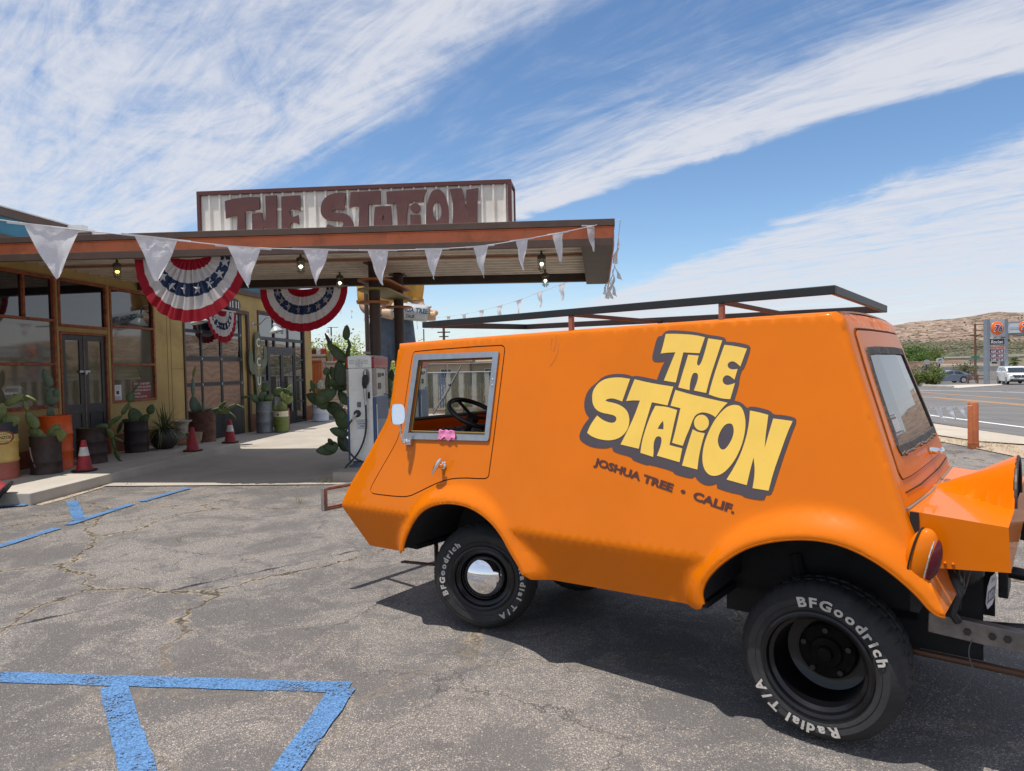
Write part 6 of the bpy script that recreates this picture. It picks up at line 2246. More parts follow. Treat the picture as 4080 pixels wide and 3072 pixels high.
# agave pot, wheel planter, bowl
t = thing('potted_yucca', 'spiky green yucca in a round black pot below the right hand window', 'pot plant', (-7.20, 14.22, .15))
b = MB()
b.lathe([(.14, 0), (.22, .06), (.265, .18), (.26, .30), (.215, .38), (.20, .40), (.185, .39), (.18, .33), (0, .33)], 28)
b.build('pot', mat('black_ceramic', (.025, .02, .018), .45, var=.3, vscale=10, dirt=(.06, .04, .03), dscale=8, damt=.4), t, smooth=True)
def leaf_blade(b, o, d, L, w, droop, n=6):
    d = d.normalized()
    side = d.cross(Vector((0, 0, 1)))
    if side.length < .1:
        side = Vector((1, 0, 0))
    side.normalize()
    vs = []
    for i in range(n + 1):
        k = i / n
        p = o + d * (L * k) + Vector((0, 0, -droop * k * k))
        ww = w * (1 - k) ** .7 * (.7 + .6 * min(1, k * 4)) if k < 1 else 0
        vs += [p - side * ww / 2, p + side * ww / 2 + Vector((0, 0, ww * .3))]
    b.add(vs, [(2 * i, 2 * i + 1, 2 * i + 3, 2 * i + 2) for i in range(n)])
YUC = mat('yucca_green', (.085, .12, .04), .55, var=.35, vscale=9, dirt=(.26, .22, .10), dscale=5, damt=.6)
b = MB()
r_ = random.Random(21)
for i in range(120):
    a = r_.uniform(0, 2 * pi)
    el = r_.uniform(.15, 1.45)
    d = Vector((cos(a) * cos(el), sin(a) * cos(el), sin(el)))
    leaf_blade(b, Vector((r_.uniform(-.06, .06), r_.uniform(-.06, .06), .36)), d, r_.uniform(.40, .78), .024, r_.uniform(.1, .75) * cos(el))
tag(b.build('leaves', YUC, t, smooth=True))
t = thing('wheel_planter', 'white rusty wheel rim planter between the yucca and the rusty drum', 'planter', (-7.20, 14.98, .15))
b = MB()
b.lathe([(.02, .47), (.15, .47), (.21, .50), (.215, .52), (.20, .525), (.17, .49), (.12, .40), (.115, .28), (.15, .18), (.165, .14), (.15, .13)], 30)
b.build('wheel_rim', mat('chipped_white', (.50, .45, .38), .6, var=.2, vscale=12, dirt=(.16, .08, .05), dscale=10, damt=.8), t, smooth=True)
b = MB()
for a in (0.4, 2.5, 4.6):
    b.bar((.10 * cos(a), .10 * sin(a), .16), (.21 * cos(a), .21 * sin(a), .0), .03, .012)
b.build('stand', mat('pale_wood', (.40, .33, .25), .8), t)
t = thing('clay_bowl', 'low pale clay bowl with a dry plant beside the rusty drum', 'bowl', (-6.95, 15.02, .15))
b = MB()
b.lathe([(.10, 0), (.15, .10), (.165, .24), (.175, .25), (.16, .255), (.145, .22), (0, .2)], 24)
b.build('bowl', mat('pale_clay', (.40, .31, .21), .8, var=.15, vscale=8), t, smooth=True)
b = MB()
for i in range(26):
    a = r_.uniform(0, 2 * pi)
    leaf_blade(b, Vector((0, 0, .2)), Vector((cos(a), sin(a), r_.uniform(.4, 2))), r_.uniform(.1, .24), .012, .1)
b.build('dry_leaves', mat('dry_leaf', (.20, .17, .08), .8), t)

# ============================================================ prickly pears
PAD_N = 14
def pad_mesh(L, w, th, yawbend=0.0):
    """unit prickly-pear pad growing along +z from the origin, flat in x"""
    vs = [(0, 0, 0)]
    rings = 9
    for i in range(1, rings):
        k = i / rings
        r = sin(pi * k ** .80) ** .62
        z = L * k
        ww = w / 2 * r
        tt = th / 2 * (r ** .8)
        for j in range(PAD_N):
            a = 2 * pi * j / PAD_N
            c, s_ = cos(a), sin(a)
            vs.append((ww * (abs(c) ** .9) * (1 if c > 0 else -1), tt * s_ + yawbend * (k * k) * L, z))
    vs.append((0, yawbend * L, L))
    fs = [(0, 1 + (j + 1) % PAD_N, 1 + j) for j in range(PAD_N)]
    for i in range(rings - 2):
        for j in range(PAD_N):
            a = 1 + i * PAD_N
            fs.append((a + j, a + (j + 1) % PAD_N, a + PAD_N + (j + 1) % PAD_N, a + PAD_N + j))
    n = len(vs) - 1
    a = 1 + (rings - 2) * PAD_N
    fs += [(n, a + j, a + (j + 1) % PAD_N) for j in range(PAD_N)]
    return vs, fs
def cactus_mat(name, c, c2):
    m = bpy.data.materials.new(name)
    m.use_nodes = True
    t = NT(m)
    bs = m.node_tree.nodes['Principled BSDF']
    o_ = t.obj()
    f = t.noise(7, 5, .65, o_)
    k = t.mix(t.ramp(f, .3, .7), c, c2)
    v = t.vor(34, 'F1', o_, rnd=.35)
    k = t.mix(t.math('MULTIPLY', t.math('SUBTRACT', 1.0, t.ramp(v, .10, .22)), .55), k, (.30, .27, .15))
    k = t.mix(t.math('MULTIPLY', t.ramp(t.noise(3, 6, .7, o_), .60, .72), .6), k, (.22, .16, .08))
    t.l(k, bs.inputs['Base Color'])
    bs.inputs['Roughness'].default_value = .5
    b = t.n('ShaderNodeBump')
    b.inputs['Strength'].default_value = .5
    b.inputs['Distance'].default_value = .006
    t.l(v, b.inputs['Height'])
    t.l(b.outputs[0], bs.inputs['Normal'])
    MATS[name] = m
    return m
CT1 = cactus_mat('cactus_green', (.045, .085, .030), (.085, .135, .045))
CT2 = cactus_mat('cactus_yellow_green', (.11, .15, .045), (.19, .22, .07))
CT3 = cactus_mat('cactus_grey_green', (.075, .115, .075), (.12, .165, .105))
CT4 = cactus_mat('cactus_dark', (.030, .055, .022), (.05, .08, .03))
def cactus(loc, label, pads, m, group='prickly pear cactuses'):
    """pads: (parent index or -1, fraction along the parent, tilt deg in the picture plane, lean, yaw, length, width)"""
    t = thing('prickly_pear', label, 'cactus', loc, 0, group)
    tips = []
    for i, (pa, fr, tilt, lean, yaw, L, w, *mm) in enumerate(pads):
        if pa < 0:
            base = Vector((fr if isinstance(fr, (int, float)) else fr[0], 0 if isinstance(fr, (int, float)) else fr[1], 0 if isinstance(fr, (int, float)) or len(fr) < 3 else fr[2]))
        else:
            pb, pM, pL, pw = tips[pa]
            base = pM @ Vector((pw * .40 * (1 if sin(radians(tilt - pads[pa][2])) > 0 else -1) * sin(pi * min(fr, .98)) ** .6 * (abs(sin(radians(tilt - pads[pa][2])))), 0, pL * fr))
        R_ = Matrix.Rotation(radians(tilt), 4, 'Y') @ Matrix.Rotation(radians(lean), 4, 'X') @ Matrix.Rotation(radians(yaw), 4, 'Z')
        M_ = Matrix.Translation(base) @ R_
        vs, fs = pad_mesh(L, w, .045 + w * .06, .05 * sin(i * 2.3))
        b = MB()
        b.add(vs, fs, M_)
        b.build('pad', mm[0] if mm else m, t, smooth=True, sharp=180)
        tips.append((base, M_, L, w))
    return t
def rpads(seed, n, L0, spread=45, w=.6, up=True, m=None):
    r = random.Random(seed)
    out = []
    for i in range(n):
        if i < max(1, n // 4):
            out.append((-1, (r.uniform(-.10, .10), r.uniform(-.06, .06)), r.uniform(-spread, spread), r.uniform(-15, 15), r.uniform(-50, 50), L0 * r.uniform(.8, 1.15), L0 * w * r.uniform(.8, 1.1)))
        else:
            pa = r.randrange(0, i)
            out.append((pa, r.uniform(.75, .95), max(-95, min(95, out[pa][2] + r.uniform(-50, 50))), r.uniform(-20, 20), r.uniform(-60, 60), L0 * r.uniform(.6, 1.0), L0 * w * r.uniform(.7, 1.0)))
    return out
# the big one behind the front pump: (base x, base z, tip x, tip z, width)
big = [(-0.052, 0.517, -0.18, 0.817, 0.24), (-0.104, 0.678, -0.316, 0.866, 0.228), (-0.204, 0.795, -0.451, 0.926, 0.204), (-0.384, 0.89, -0.609, 1.021, 0.168), (-0.519, 0.973, -0.771, 1.105, 0.187), (-0.563, 1.02, -0.212, 1.168, 0.211), (-0.628, 1.159, -0.679, 1.365, 0.067), (-0.414, 1.188, -0.406, 1.467, 0.086), (-0.384, 1.457, -0.38, 1.585, 0.105), (-0.031, 1.26, -0.381, 1.32, 0.211), (-0.099, 1.261, -0.149, 1.685, 0.201), (-0.229, 1.378, -0.314, 1.59, 0.134), (-0.053, 1.283, -0.033, 1.751, 0.149), (-0.014, 1.716, 0.03, 1.966, 0.072), (0.024, 1.932, -0.012, 2.092, 0.053), (-0.008, 2.076, 0.014, 2.319, 0.11), (-0.03, 2.285, -0.056, 2.313, 0.024), (0.056, 2.268, 0.088, 2.267, 0.024), (-0.037, 1.687, -0.338, 2.008, 0.153), (-0.325, 1.989, -0.415, 2.198, 0.058), (-0.199, 1.936, -0.198, 1.982, 0.034), (-0.055, 0.38, -0.35, 0.482, 0.149), (-0.098, 0.087, -0.225, 0.376, 0.173), (-0.222, 0.165, -0.461, 0.193, 0.173), (-0.28, 0.132, -0.617, 0.098, 0.177), (-0.304, 0.229, -0.373, 0.327, 0.086), (-0.572, 0.872, -0.585, 0.89, 0.043), (-0.763, 1.059, -0.785, 1.093, 0.029), (-0.683, 1.217, -0.678, 1.16, 0.029), (0.683, 1.016, 0.672, 1.21, 0.144), (0.67, 1.162, 0.732, 1.37, 0.158), (0.739, 1.321, 0.764, 1.522, 0.105), (-0.045, 0.929, -0.217, 1.15, 0.144)]
t = thing('prickly_pear', 'huge dark prickly pear sprawling leftwards behind the front petrol pump', 'cactus', (-2.9, 12.3, .15), 0, 'prickly pear cactuses')
rg_ = random.Random(4)
for i, (x0, z0, x1, z1, w) in enumerate(big):
    a_, c_ = Vector((x0, 0, z0)), Vector((x1, 0, z1))
    L = (c_ - a_).length
    y_ = ((i * 7) % 5 - 2) * .055
    M_ = Matrix.Translation((x0, y_, z0)) @ Matrix.Rotation(atan2(x1 - x0, z1 - z0), 4, 'Y') @ Matrix.Rotation(radians(rg_.uniform(-22, 22)), 4, 'Z')
    vs, fs = pad_mesh(L * 1.16, w * 1.22, .035 + w * .12, .04 * sin(i * 2.3))
    M_ = M_ @ Matrix.Translation((0, 0, -.08 * L))
    b = MB()
    b.add(vs, fs, M_)
    b.build('pad', (CT1, CT4, CT1)[i % 3], t, smooth=True, sharp=180)
cactus((-1.75, 16.4, .15), 'prickly pear with a cut brown stump beyond the second pump, seen through the van window', [(-1, 0, 55, 0, 0, .45, .26, CT4), (0, .95, -15, 0, 10, .42, .28, CT4), (0, .9, 60, 0, 20, .4, .24, CT4), (2, .8, 15, 0, 30, .34, .12), (2, .9, 85, 0, 0, .36, .26, CT4), (4, .9, 20, 0, 0, .22, .20, mat('cut_stump', (.22, .13, .09), .9, var=.3, vscale=20))], CT1)
# planter cactuses
cactus((-7.86, 10.46, .98), 'prickly pear arching out of the drum with the oval badge', [(-1, 0, 25, 0, 20, .36, .2), (0, .9, 62, 0, 10, .34, .12), (1, .95, 112, 0, 60, .22, .09, CT2), (-1, .1, 75, 0, 0, .30, .2), (-1, -.1, -40, 0, 0, .36, .22)], CT2)
cactus((-7.42, 10.93, .68), 'pale green prickly pear with round pads in the short dented drum', [(-1, -.05, -22, 0, 15, .20, .13), (0, .2, -50, 0, 0, .24, .15), (0, .9, -28, 0, 20, .34, .17), (2, .95, -14, 0, 50, .20, .07), (3, .95, -60, 0, 0, .20, .08, CT2), (-1, .08, 32, 0, 10, .30, .20), (-1, .12, 60, 10, 20, .28, .20), (-1, 0, 5, 0, 40, .10, .09)], CT2)
cactus((-7.66, 11.50, .98), 'upright grey green prickly pear in the tall orange drum', [(-1, -.05, 4, 0, 70, .22, .14, CT3), (0, .9, 6, 0, 10, .34, .23, CT3), (1, .92, -18, 0, 10, .34, .15, CT3), (1, .5, 30, 5, 0, .16, .12, CT3)], CT3)
cactus((-7.42, 12.13, .72), 'trailing prickly pear chain hanging over the dark drum by the door', [(-1, 0, -82, 0, 60, .26, .10, CT2), (-1, .05, 70, -10, 20, .26, .16), (1, .9, 55, -10, 40, .30, .10), (2, .95, 30, -10, 60, .28, .10), (3, .95, 8, -10, 10, .20, .15), (4, .9, 36, 0, 80, .22, .04), (1, .8, 165, -14, 20, .22, .15, CT2), (6, .9, 172, -8, 50, .22, .09), (7, .9, 165, -6, 10, .22, .10), (8, .9, 150, -5, 30, .2, .11), (9, .9, 160, -4, 10, .18, .12), (6, .8, 120, -10, 60, .2, .08)], CT1)
cactus((-7.50, 13.72, .72), 'prickly pear with a broken brown edged pad in the blackish drum under the window', [(-1, .05, -20, 5, 30, .34, .26), (-1, -.1, -70, 0, 20, .20, .13, CT4), (1, .9, -160, 0, 20, .26, .09, CT4), (-1, .08, 48, 0, 0, .26, .16), (3, .95, 25, 0, 10, .22, .16, CT1), (0, .9, -35, 0, 0, .10, .08, mat('dead_pad', (.28, .20, .13), .9, var=.4, vscale=20))], CT1)
cactus((-6.99, 15.52, .78), 'tall slim prickly pear rising from the wide rusty drum by the garage door', [(-1, -.10, -14, 0, 25, .42, .24, CT3), (0, .95, 2, 0, 55, .44, .10, CT3), (1, .97, 14, 0, 65, .28, .09, CT2), (-1, .02, 6, 0, 70, .30, .09, CT3), (-1, .15, 68, 0, 20, .30, .14), (4, .9, 45, 0, 40, .24, .10), (4, .7, 95, 0, 10, .28, .14, CT2), (6, .9, 135, 0, 40, .24, .10), (6, .6, 60, -10, 60, .28, .09), (8, .9, 120, 0, 50, .26, .08)], CT1)
cactus((-6.89, 19.13, .84), 'drooping broad padded prickly pear in the tall grey drum', [(-1, 0, -8, 0, 20, .34, .24), (-1, .05, 38, 0, 30, .34, .22), (-1, -.1, -50, 0, 30, .36, .20), (1, .9, 60, 0, 10, .32, .22), (0, .9, 30, 0, 10, .28, .22), (2, .9, -100, 0, 60, .34, .10), (3, .9, 110, 0, 30, .26, .18)], CT1)
cactus((-6.46, 19.24, .55), 'bright round padded prickly pear in the olive and cream keg', [(-1, -.05, -30, 0, 10, .26, .2), (-1, .02, 6, 0, 10, .34, .28), (1, .92, 18, 0, 0, .34, .26), (1, .8, 52, 0, 20, .3, .22), (2, .9, 40, 0, 60, .24, .12)], CT2)
cactus((-6.60, 19.75, .60), 'dark narrow prickly pear in the red drum behind the keg', [(-1, 0, 14, 0, 30, .36, .22), (0, .9, -20, 0, 20, .3, .2), (0, .9, 50, 0, 10, .3, .2)], CT4)
cactus((-6.45, 23.15, .82), 'pale spiny prickly pear in the white drum at the building corner', [(-1, 0, -4, 0, 10, .28, .16, CT3), (0, .9, 10, 0, 20, .34, .22, mat('pale_spiny', (.35, .40, .30), .8, var=.4, vscale=30)), (0, .8, -30, 0, 60, .3, .10, CT1), (-1, .1, 30, 0, 0, .26, .2)], CT3)

# ============================================================ traffic cones
def cone(loc, label, H=.50, red=None, stripe=True, rot=None):
    t = thing('traffic_cone', label, 'traffic cone', loc, 0, 'traffic cones along the kerb')
    if rot:
        t.rotation_euler = rot
    RC = mat('cone_red', (.33, .022, .030), .6, var=.15, vscale=12, dirt=(.10, .015, .015), dscale=9, damt=.5)
    b = MB()
    P = chaikin([(-.17, -.17), (.17, -.17), (.17, .17), (-.17, .17)], 2)
    b.prism([P], 0, .028)
    b.build('base', mat('cone_base_black', (.022, .018, .018), .8), t, bevel=.006)
    r = lambda z: .118 - (.118 - .034) * (z - .028) / (H - .028)
    def seg(z0, z1, name, m, cap=False):
        b = MB()
        pr = [(r(z0), z0), (r(z1), z1)]
        n = 32
        vs = [(q * cos(2 * pi * k / n), q * sin(2 * pi * k / n), z) for q, z in pr for k in range(n)]
        fs = [(k, (k + 1) % n, n + (k + 1) % n, n + k) for k in range(n)]
        if cap:
            fs.append(tuple(range(n, 2 * n)))
        b.add(vs, fs)
        b.build(name, m, t, smooth=True)
    b = MB()
    b.lathe([(.135, .028), (.128, .036), (.118, .040)], 32)
    b.build('foot_flange', RC, t, smooth=True)
    if stripe:
        seg(.028, H * .50, 'cone_body', RC)
        seg(H * .50, H * .78, 'reflective_band', mat('scuffed_white_band', (.62, .60, .58), .6, var=.08, dirt=(.22, .19, .18), dscale=16, damt=.9))
        seg(H * .78, H, 'cone_tip', RC, True)
    else:
        seg(.028, H, 'cone_body', RC, True)
    return t
cone((-6.90, 11.06, .152), 'red traffic cone with a scuffed white band, nearest upright one on the sidewalk')
cone((-6.34, 13.62, .152), 'plain dark red traffic cone without any band, on the sidewalk edge', .47, stripe=False)
cone((-6.20, 15.10, .152), 'red and white banded traffic cone at the far end of the raised sidewalk', .50)
cone((-6.70, 9.02, .17), 'fallen red traffic cone half out of the frame at the kerb corner', .60, stripe=False, rot=(radians(4), radians(-52), radians(15)))

# ============================================================ buntings
BR_, BW, BB = mat('bunting_red', (.36, .008, .022), .85, var=.12, vscale=9), mat('bunting_white', (.66, .62, .60), .85, var=.06, vscale=9), mat('bunting_blue', (.022, .040, .095), .85, var=.15, vscale=9)
SW = mat('star_white', (.74, .72, .70), .85)
for m_, tc_ in ((BR_, (.40, .01, .03)), (BW, (.62, .60, .60)), (BB, (.03, .05, .12)), (SW, (.7, .7, .7))):
    t_ = NT(m_)
    ot_ = [n for n in m_.node_tree.nodes if n.type == 'OUTPUT_MATERIAL'][0]
    tr_ = t_.n('ShaderNodeBsdfTranslucent')
    tr_.inputs[0].default_value = (*tc_, 1)
    mx_ = t_.n('ShaderNodeMixShader')
    mx_.inputs[0].default_value = .4
    t_.l(m_.node_tree.nodes['Principled BSDF'].outputs[0], mx_.inputs[1])
    t_.l(tr_.outputs[0], mx_.inputs[2])
    t_.l(mx_.outputs[0], ot_.inputs[0])
def bunting(M, W, Hh, label, npl=15, seed=1, twist=0.0):
    t = thing('pleated_bunting', label, 'bunting', M=M, group='pleated patriotic fan buntings')
    rg = random.Random(seed)
    ph = [rg.uniform(0, 6.28) for _ in range(6)]
    def P(r, a, o=0.0):
        """r 0..1, a 0..pi (left to right), returns local point; z down"""
        gather = sin(a) ** 2
        am = (.030 * gather * (1.15 - .55 * r) + .004) * min(1, r * 4)
        pl = sin(a * npl * 2 + ph[0] + .5 * sin(a * 5 + ph[1])) + .45 * sin(a * npl * 3.7 + ph[2])
        y = -am * pl - .02 - o - .05 * sin(a) * r
        x = -cos(a) * W / 2 * r * (1 - .03 * sin(a * 2) ** 2)
        z = -sin(a) ** .92 * Hh * r * (1 + .008 * sin(a * npl * 2 + 1)) - .012 * sin(a * 3 + ph[3]) * r * sin(a)
        # centre strip: gathered header is wider than a point
        x += -cos(a) * .10 * W * (1 - r)
        return Vector((x + twist * z * .2, y, z))
    NA = 190
    def band(r0, r1, m, name, nr):
        b = MB()
        vs = []
        for i in range(nr + 1):
            for j in range(NA + 1):
                vs.append(P(r0 + (r1 - r0) * i / nr, pi * j / NA))
        b.add(vs, [(i * (NA + 1) + j, (i + 1) * (NA + 1) + j, (i + 1) * (NA + 1) + j + 1, i * (NA + 1) + j + 1) for i in range(nr) for j in range(NA)])
        b.build(name, m, t, smooth=True, sharp=180)
    band(.03, .20, BR_, 'red_band', 3)
    band(.20, .40, BW, 'white_band', 4)
    band(.40, .61, BB, 'blue_band', 4)
    band(.61, .81, BW, 'white_band', 4)
    band(.81, 1.0, BR_, 'red_band', 4)
    for k in range(8):
        a0 = pi * (k + .40) / 7.8
        rc = .505
        sz = .092 * (W / 1.75)
        b = MB()
        fac = .45 + .55 * abs(cos(a0)) ** 1.2
        vs = [P(rc, a0, .006)]
        c0 = P(rc, a0)
        for q in range(10):
            an_ = pi / 2 + q * pi / 5
            rr = sz if q % 2 == 0 else sz * .40
            dx, dz = rr * cos(an_) * fac, rr * sin(an_)
            # invert roughly: move in (x,z) then resample the cloth depth
            tx, tz = c0.x + dx, c0.z + dz
            ra = atan2(-tz / Hh, -(tx) / (W / 2 * (1 + .2 * (1 - rc))))
            ra = max(.02, min(pi - .02, ra))
            rd = hypot(tz / Hh, tx / (W / 2))
            yy = P(max(.25, min(.75, rd)), ra).y - .004
            vs.append(Vector((tx, yy, tz)))
        vs[0].y = min(v.y for v in vs) - .001
        b.add(vs, [(0, 1 + q, 1 + (q + 1) % 10) for q in range(10)])
        b.build('star', SW, t)
    b = MB()
    b.box(-W / 2 - .01, W / 2 + .01, -.022, -.014, -.008, .032)
    b.build('header_tape', mat('header_tape', (.42, .38, .38), .8), t)
    return t
def cframe(x, y, z):
    return CM @ Matrix.Translation((x, y, z))
bunting(cframe(-1.84, .125, 3.365), 1.76, .93, 'large pleated bunting at the front of the canopy, left of the roof sign', 13, 3)
bunting(cframe(-1.92, 4.16, 3.37), 1.86, .88, 'neatly spread bunting on the rear beam right of the large front one', 15, 8)
bunting(WM_ @ Matrix.Translation((4.25, -.10, 3.30)), 1.55, .85, 'foreshortened bunting on the wall above the garage door', 13, 5)

# ============================================================ pennant strings
PEN = bpy.data.materials.new('pennant_cloth')
PEN.use_nodes = True
_t = NT(PEN)
_b = PEN.node_tree.nodes['Principled BSDF']
_o = _t.obj()
_c = _t.mix(_t.math('MULTIPLY', _t.ramp(_t.noise(9, 5, .7, _o), .5, .75), .5), (.88, .88, .90), (.62, .61, .64))
_t.l(_c, _b.inputs['Base Color'])
_b.inputs['Roughness'].default_value = .55
_bb = _t.n('ShaderNodeBump')
_bb.inputs['Strength'].default_value = .9
_bb.inputs['Distance'].default_value = .02
_t.l(_t.noise(26, 5, .7, _o), _bb.inputs['Height'])
_t.l(_bb.outputs[0], _b.inputs['Normal'])
_tr = _t.n('ShaderNodeBsdfTranslucent')
_tr.inputs[0].default_value = (.88, .88, .9, 1)
_mx = _t.n('ShaderNodeMixShader')
_mx.inputs[0].default_value = .5
_ot = [n for n in PEN.node_tree.nodes if n.type == 'OUTPUT_MATERIAL'][0]
_t.l(_b.outputs[0], _mx.inputs[1])
_t.l(_tr.outputs[0], _mx.inputs[2])
_t.l(_mx.outputs[0], _ot.inputs[0])
CORD = mat('white_cord', (.70, .70, .70), .7)
def pennant(t, p, d, w, L, seed, blow=(0, 0), curl=.25):
    """triangle hanging from p (mid of its top edge), top edge along d"""
    r = random.Random(seed)
    d = Vector(d).normalized()
    nn = d.cross(Vector((0, 0, 1))).normalized()
    n1, n2 = 9, 14
    c1, c2, c3 = r.uniform(-1, 1), r.uniform(-1, 1), r.uniform(0, 6)
    vs = []
    for i in range(n2 + 1):
        k = i / n2
        hw = w / 2 * (1 - k * .90)
        for j in range(n1 + 1):
            s_ = -1 + 2 * j / n1
            q = p + d * (s_ * hw + blow[0] * k * k) + Vector((0, 0, -L * k * (1 - .10 * abs(blow[0]) - .08 * s_ * c1 * k)))
            q = q + nn * (blow[1] * k * k + curl * w * (.35 * sin(s_ * 1.8 + c1 * 2 + k * 2) * k + .14 * sin(k * 7 + c3) + .12 * c2 * s_ * s_) + .004 * sin(s_ * 9 + k * 13))
            if i == n2 and j in (0, n1):
                q.z += .01
            vs.append(q)
    b = MB()
    b.add(vs, [(i * (n1 + 1) + j, i * (n1 + 1) + j + 1, (i + 1) * (n1 + 1) + j + 1, (i + 1) * (n1 + 1) + j) for i in range(n2) for j in range(n1)])
    b.build('pennant', PEN, t, smooth=True, sharp=180)
def string(pts, flags, label, r=.004, ext0=None):
    t = thing('pennant_string', label, 'pennant string', group='strings of white pennants')
    b = MB()
    P = chaikin([Vector(p) for p in pts], 2, False)
    b.tube(P, r, 6)
    b.build('cord', CORD, t, smooth=True)
    for k, f in enumerate(flags):
        p, d, w, L = f[:4]
        pennant(t, Vector(p), d, w, L, 100 + k * 7 + int(abs(p[0]) * 10), *(f[4:]))
        b = MB()
        dd = Vector(d).normalized()
        b.bar(Vector(p) - dd * (w / 2 + .10) + Vector((0, 0, .003)), Vector(p) + dd * (w / 2 + .10) + Vector((0, 0, .003)), .006, .016)
        b.build('tape', CORD, t)
    return t
XS = [-.657, -.5065, -.382, -.278, -.188, -.110, -.041, .019, .071, .121]
ZS = [2.76, 2.756, 2.75, 2.80, 2.86, 2.94, 3.04, 3.19, 3.345, 3.52]
WS = [.34, .31, .285, .255, .24, .235, .22, .205, .20, .235]
LS = [.37, .345, .335, .32, .345, .315, .345, .36, .37, .34]
fl = []
pts = [(-4.9, 3.66, 3.02), (-4.31, 4.13, 2.88), (-3.81, 4.59, 2.79)]
for i in range(10):
    Y = 5.05 + .461 * i
    p = Vector((XS[i] * Y, Y, ZS[i]))
    fl.append((p, (.494, .461, (ZS[min(i + 1, 9)] - ZS[max(i - 1, 0)]) / 2 * .9), WS[i], LS[i], (.02 * (-1) ** i, .02)))
    pts.append(tuple(p))
fl.insert(0, (Vector((-4.05, 4.36, 2.83)), (.494, .461, -.05), .3, .34, (.02, .0)))
pts.append((1.50, 9.30, 3.62))
string(pts, fl, 'near string of large white pennants swooping across the front of the canopy')
# along the right end of the canopy
pts, fl = [], []
A_, B_ = Vector((1.50, 9.30, 3.62)), Vector((1.92, 13.9, 3.50))
for i in range(9):
    k = i / 8
    p = A_.lerp(B_, k) - Vector((0, 0, .42 * 4 * k * (1 - k)))
    pts.append(p)
    if i in (1, 2, 3, 4, 5, 6, 7):
        fl.append((p, B_ - A_, .21, .31, (.03 * (-1) ** i, .06 * (-1) ** i), .5))
string(pts, fl, 'string of pennants seen end on, dangling along the right end of the canopy')
# long string running away behind the canopy
XD = [741, 764, 792, 817, 843, 879, 905, 937, 971, 1007, 1043, 1082, 1124, 1170, 1217]
YD = [663, 671, 677, 681, 684, 687, 688, 687, 684, 679, 671, 661.5, 649, 632, 615]
pts, fl = [], []
for x_, y_ in zip(XD, YD):
    tt_ = (x_ * 1.84448 - 2040) / FPX
    Y = (1.1 + .495 * 15) / (tt_ + .495)
    zz = EYE + (1464 - .0215 * (x_ * 1.84448 - 2040) - y_ * 1.84448) / FPX * Y
    p = Vector((tt_ * Y, Y, zz))
    pts.append(p)
for i, p in enumerate(pts):
    a_ = pts[max(i - 1, 0)]
    c_ = pts[min(i + 1, len(pts) - 1)]
    fl.append((p, c_ - a_, .30, .36, (.05, .02), .3))
pts = [pts[0] + (pts[0] - pts[1]) * 1.5] + pts + [Vector((1.92, 13.9, 3.62))]
string(pts, fl, 'long string of small pennants running away behind the canopy and van', .006)
# low string by the bollard
pts, fl = [], []
A_, B_ = Vector((4.9, 10.3, 1.02)), Vector((8.44, 12.66, .79))
for i in range(11):
    k = i / 10
    p = A_.lerp(B_, k) - Vector((0, 0, .05 * 4 * k * (1 - k)))
    pts.append(p)
    if i not in (0, 10):
        fl.append((p, B_ - A_, .25, .24, (.17, .04), .2))
string(pts, fl, 'low string of windblown dusty pennants tied to the orange bollard')

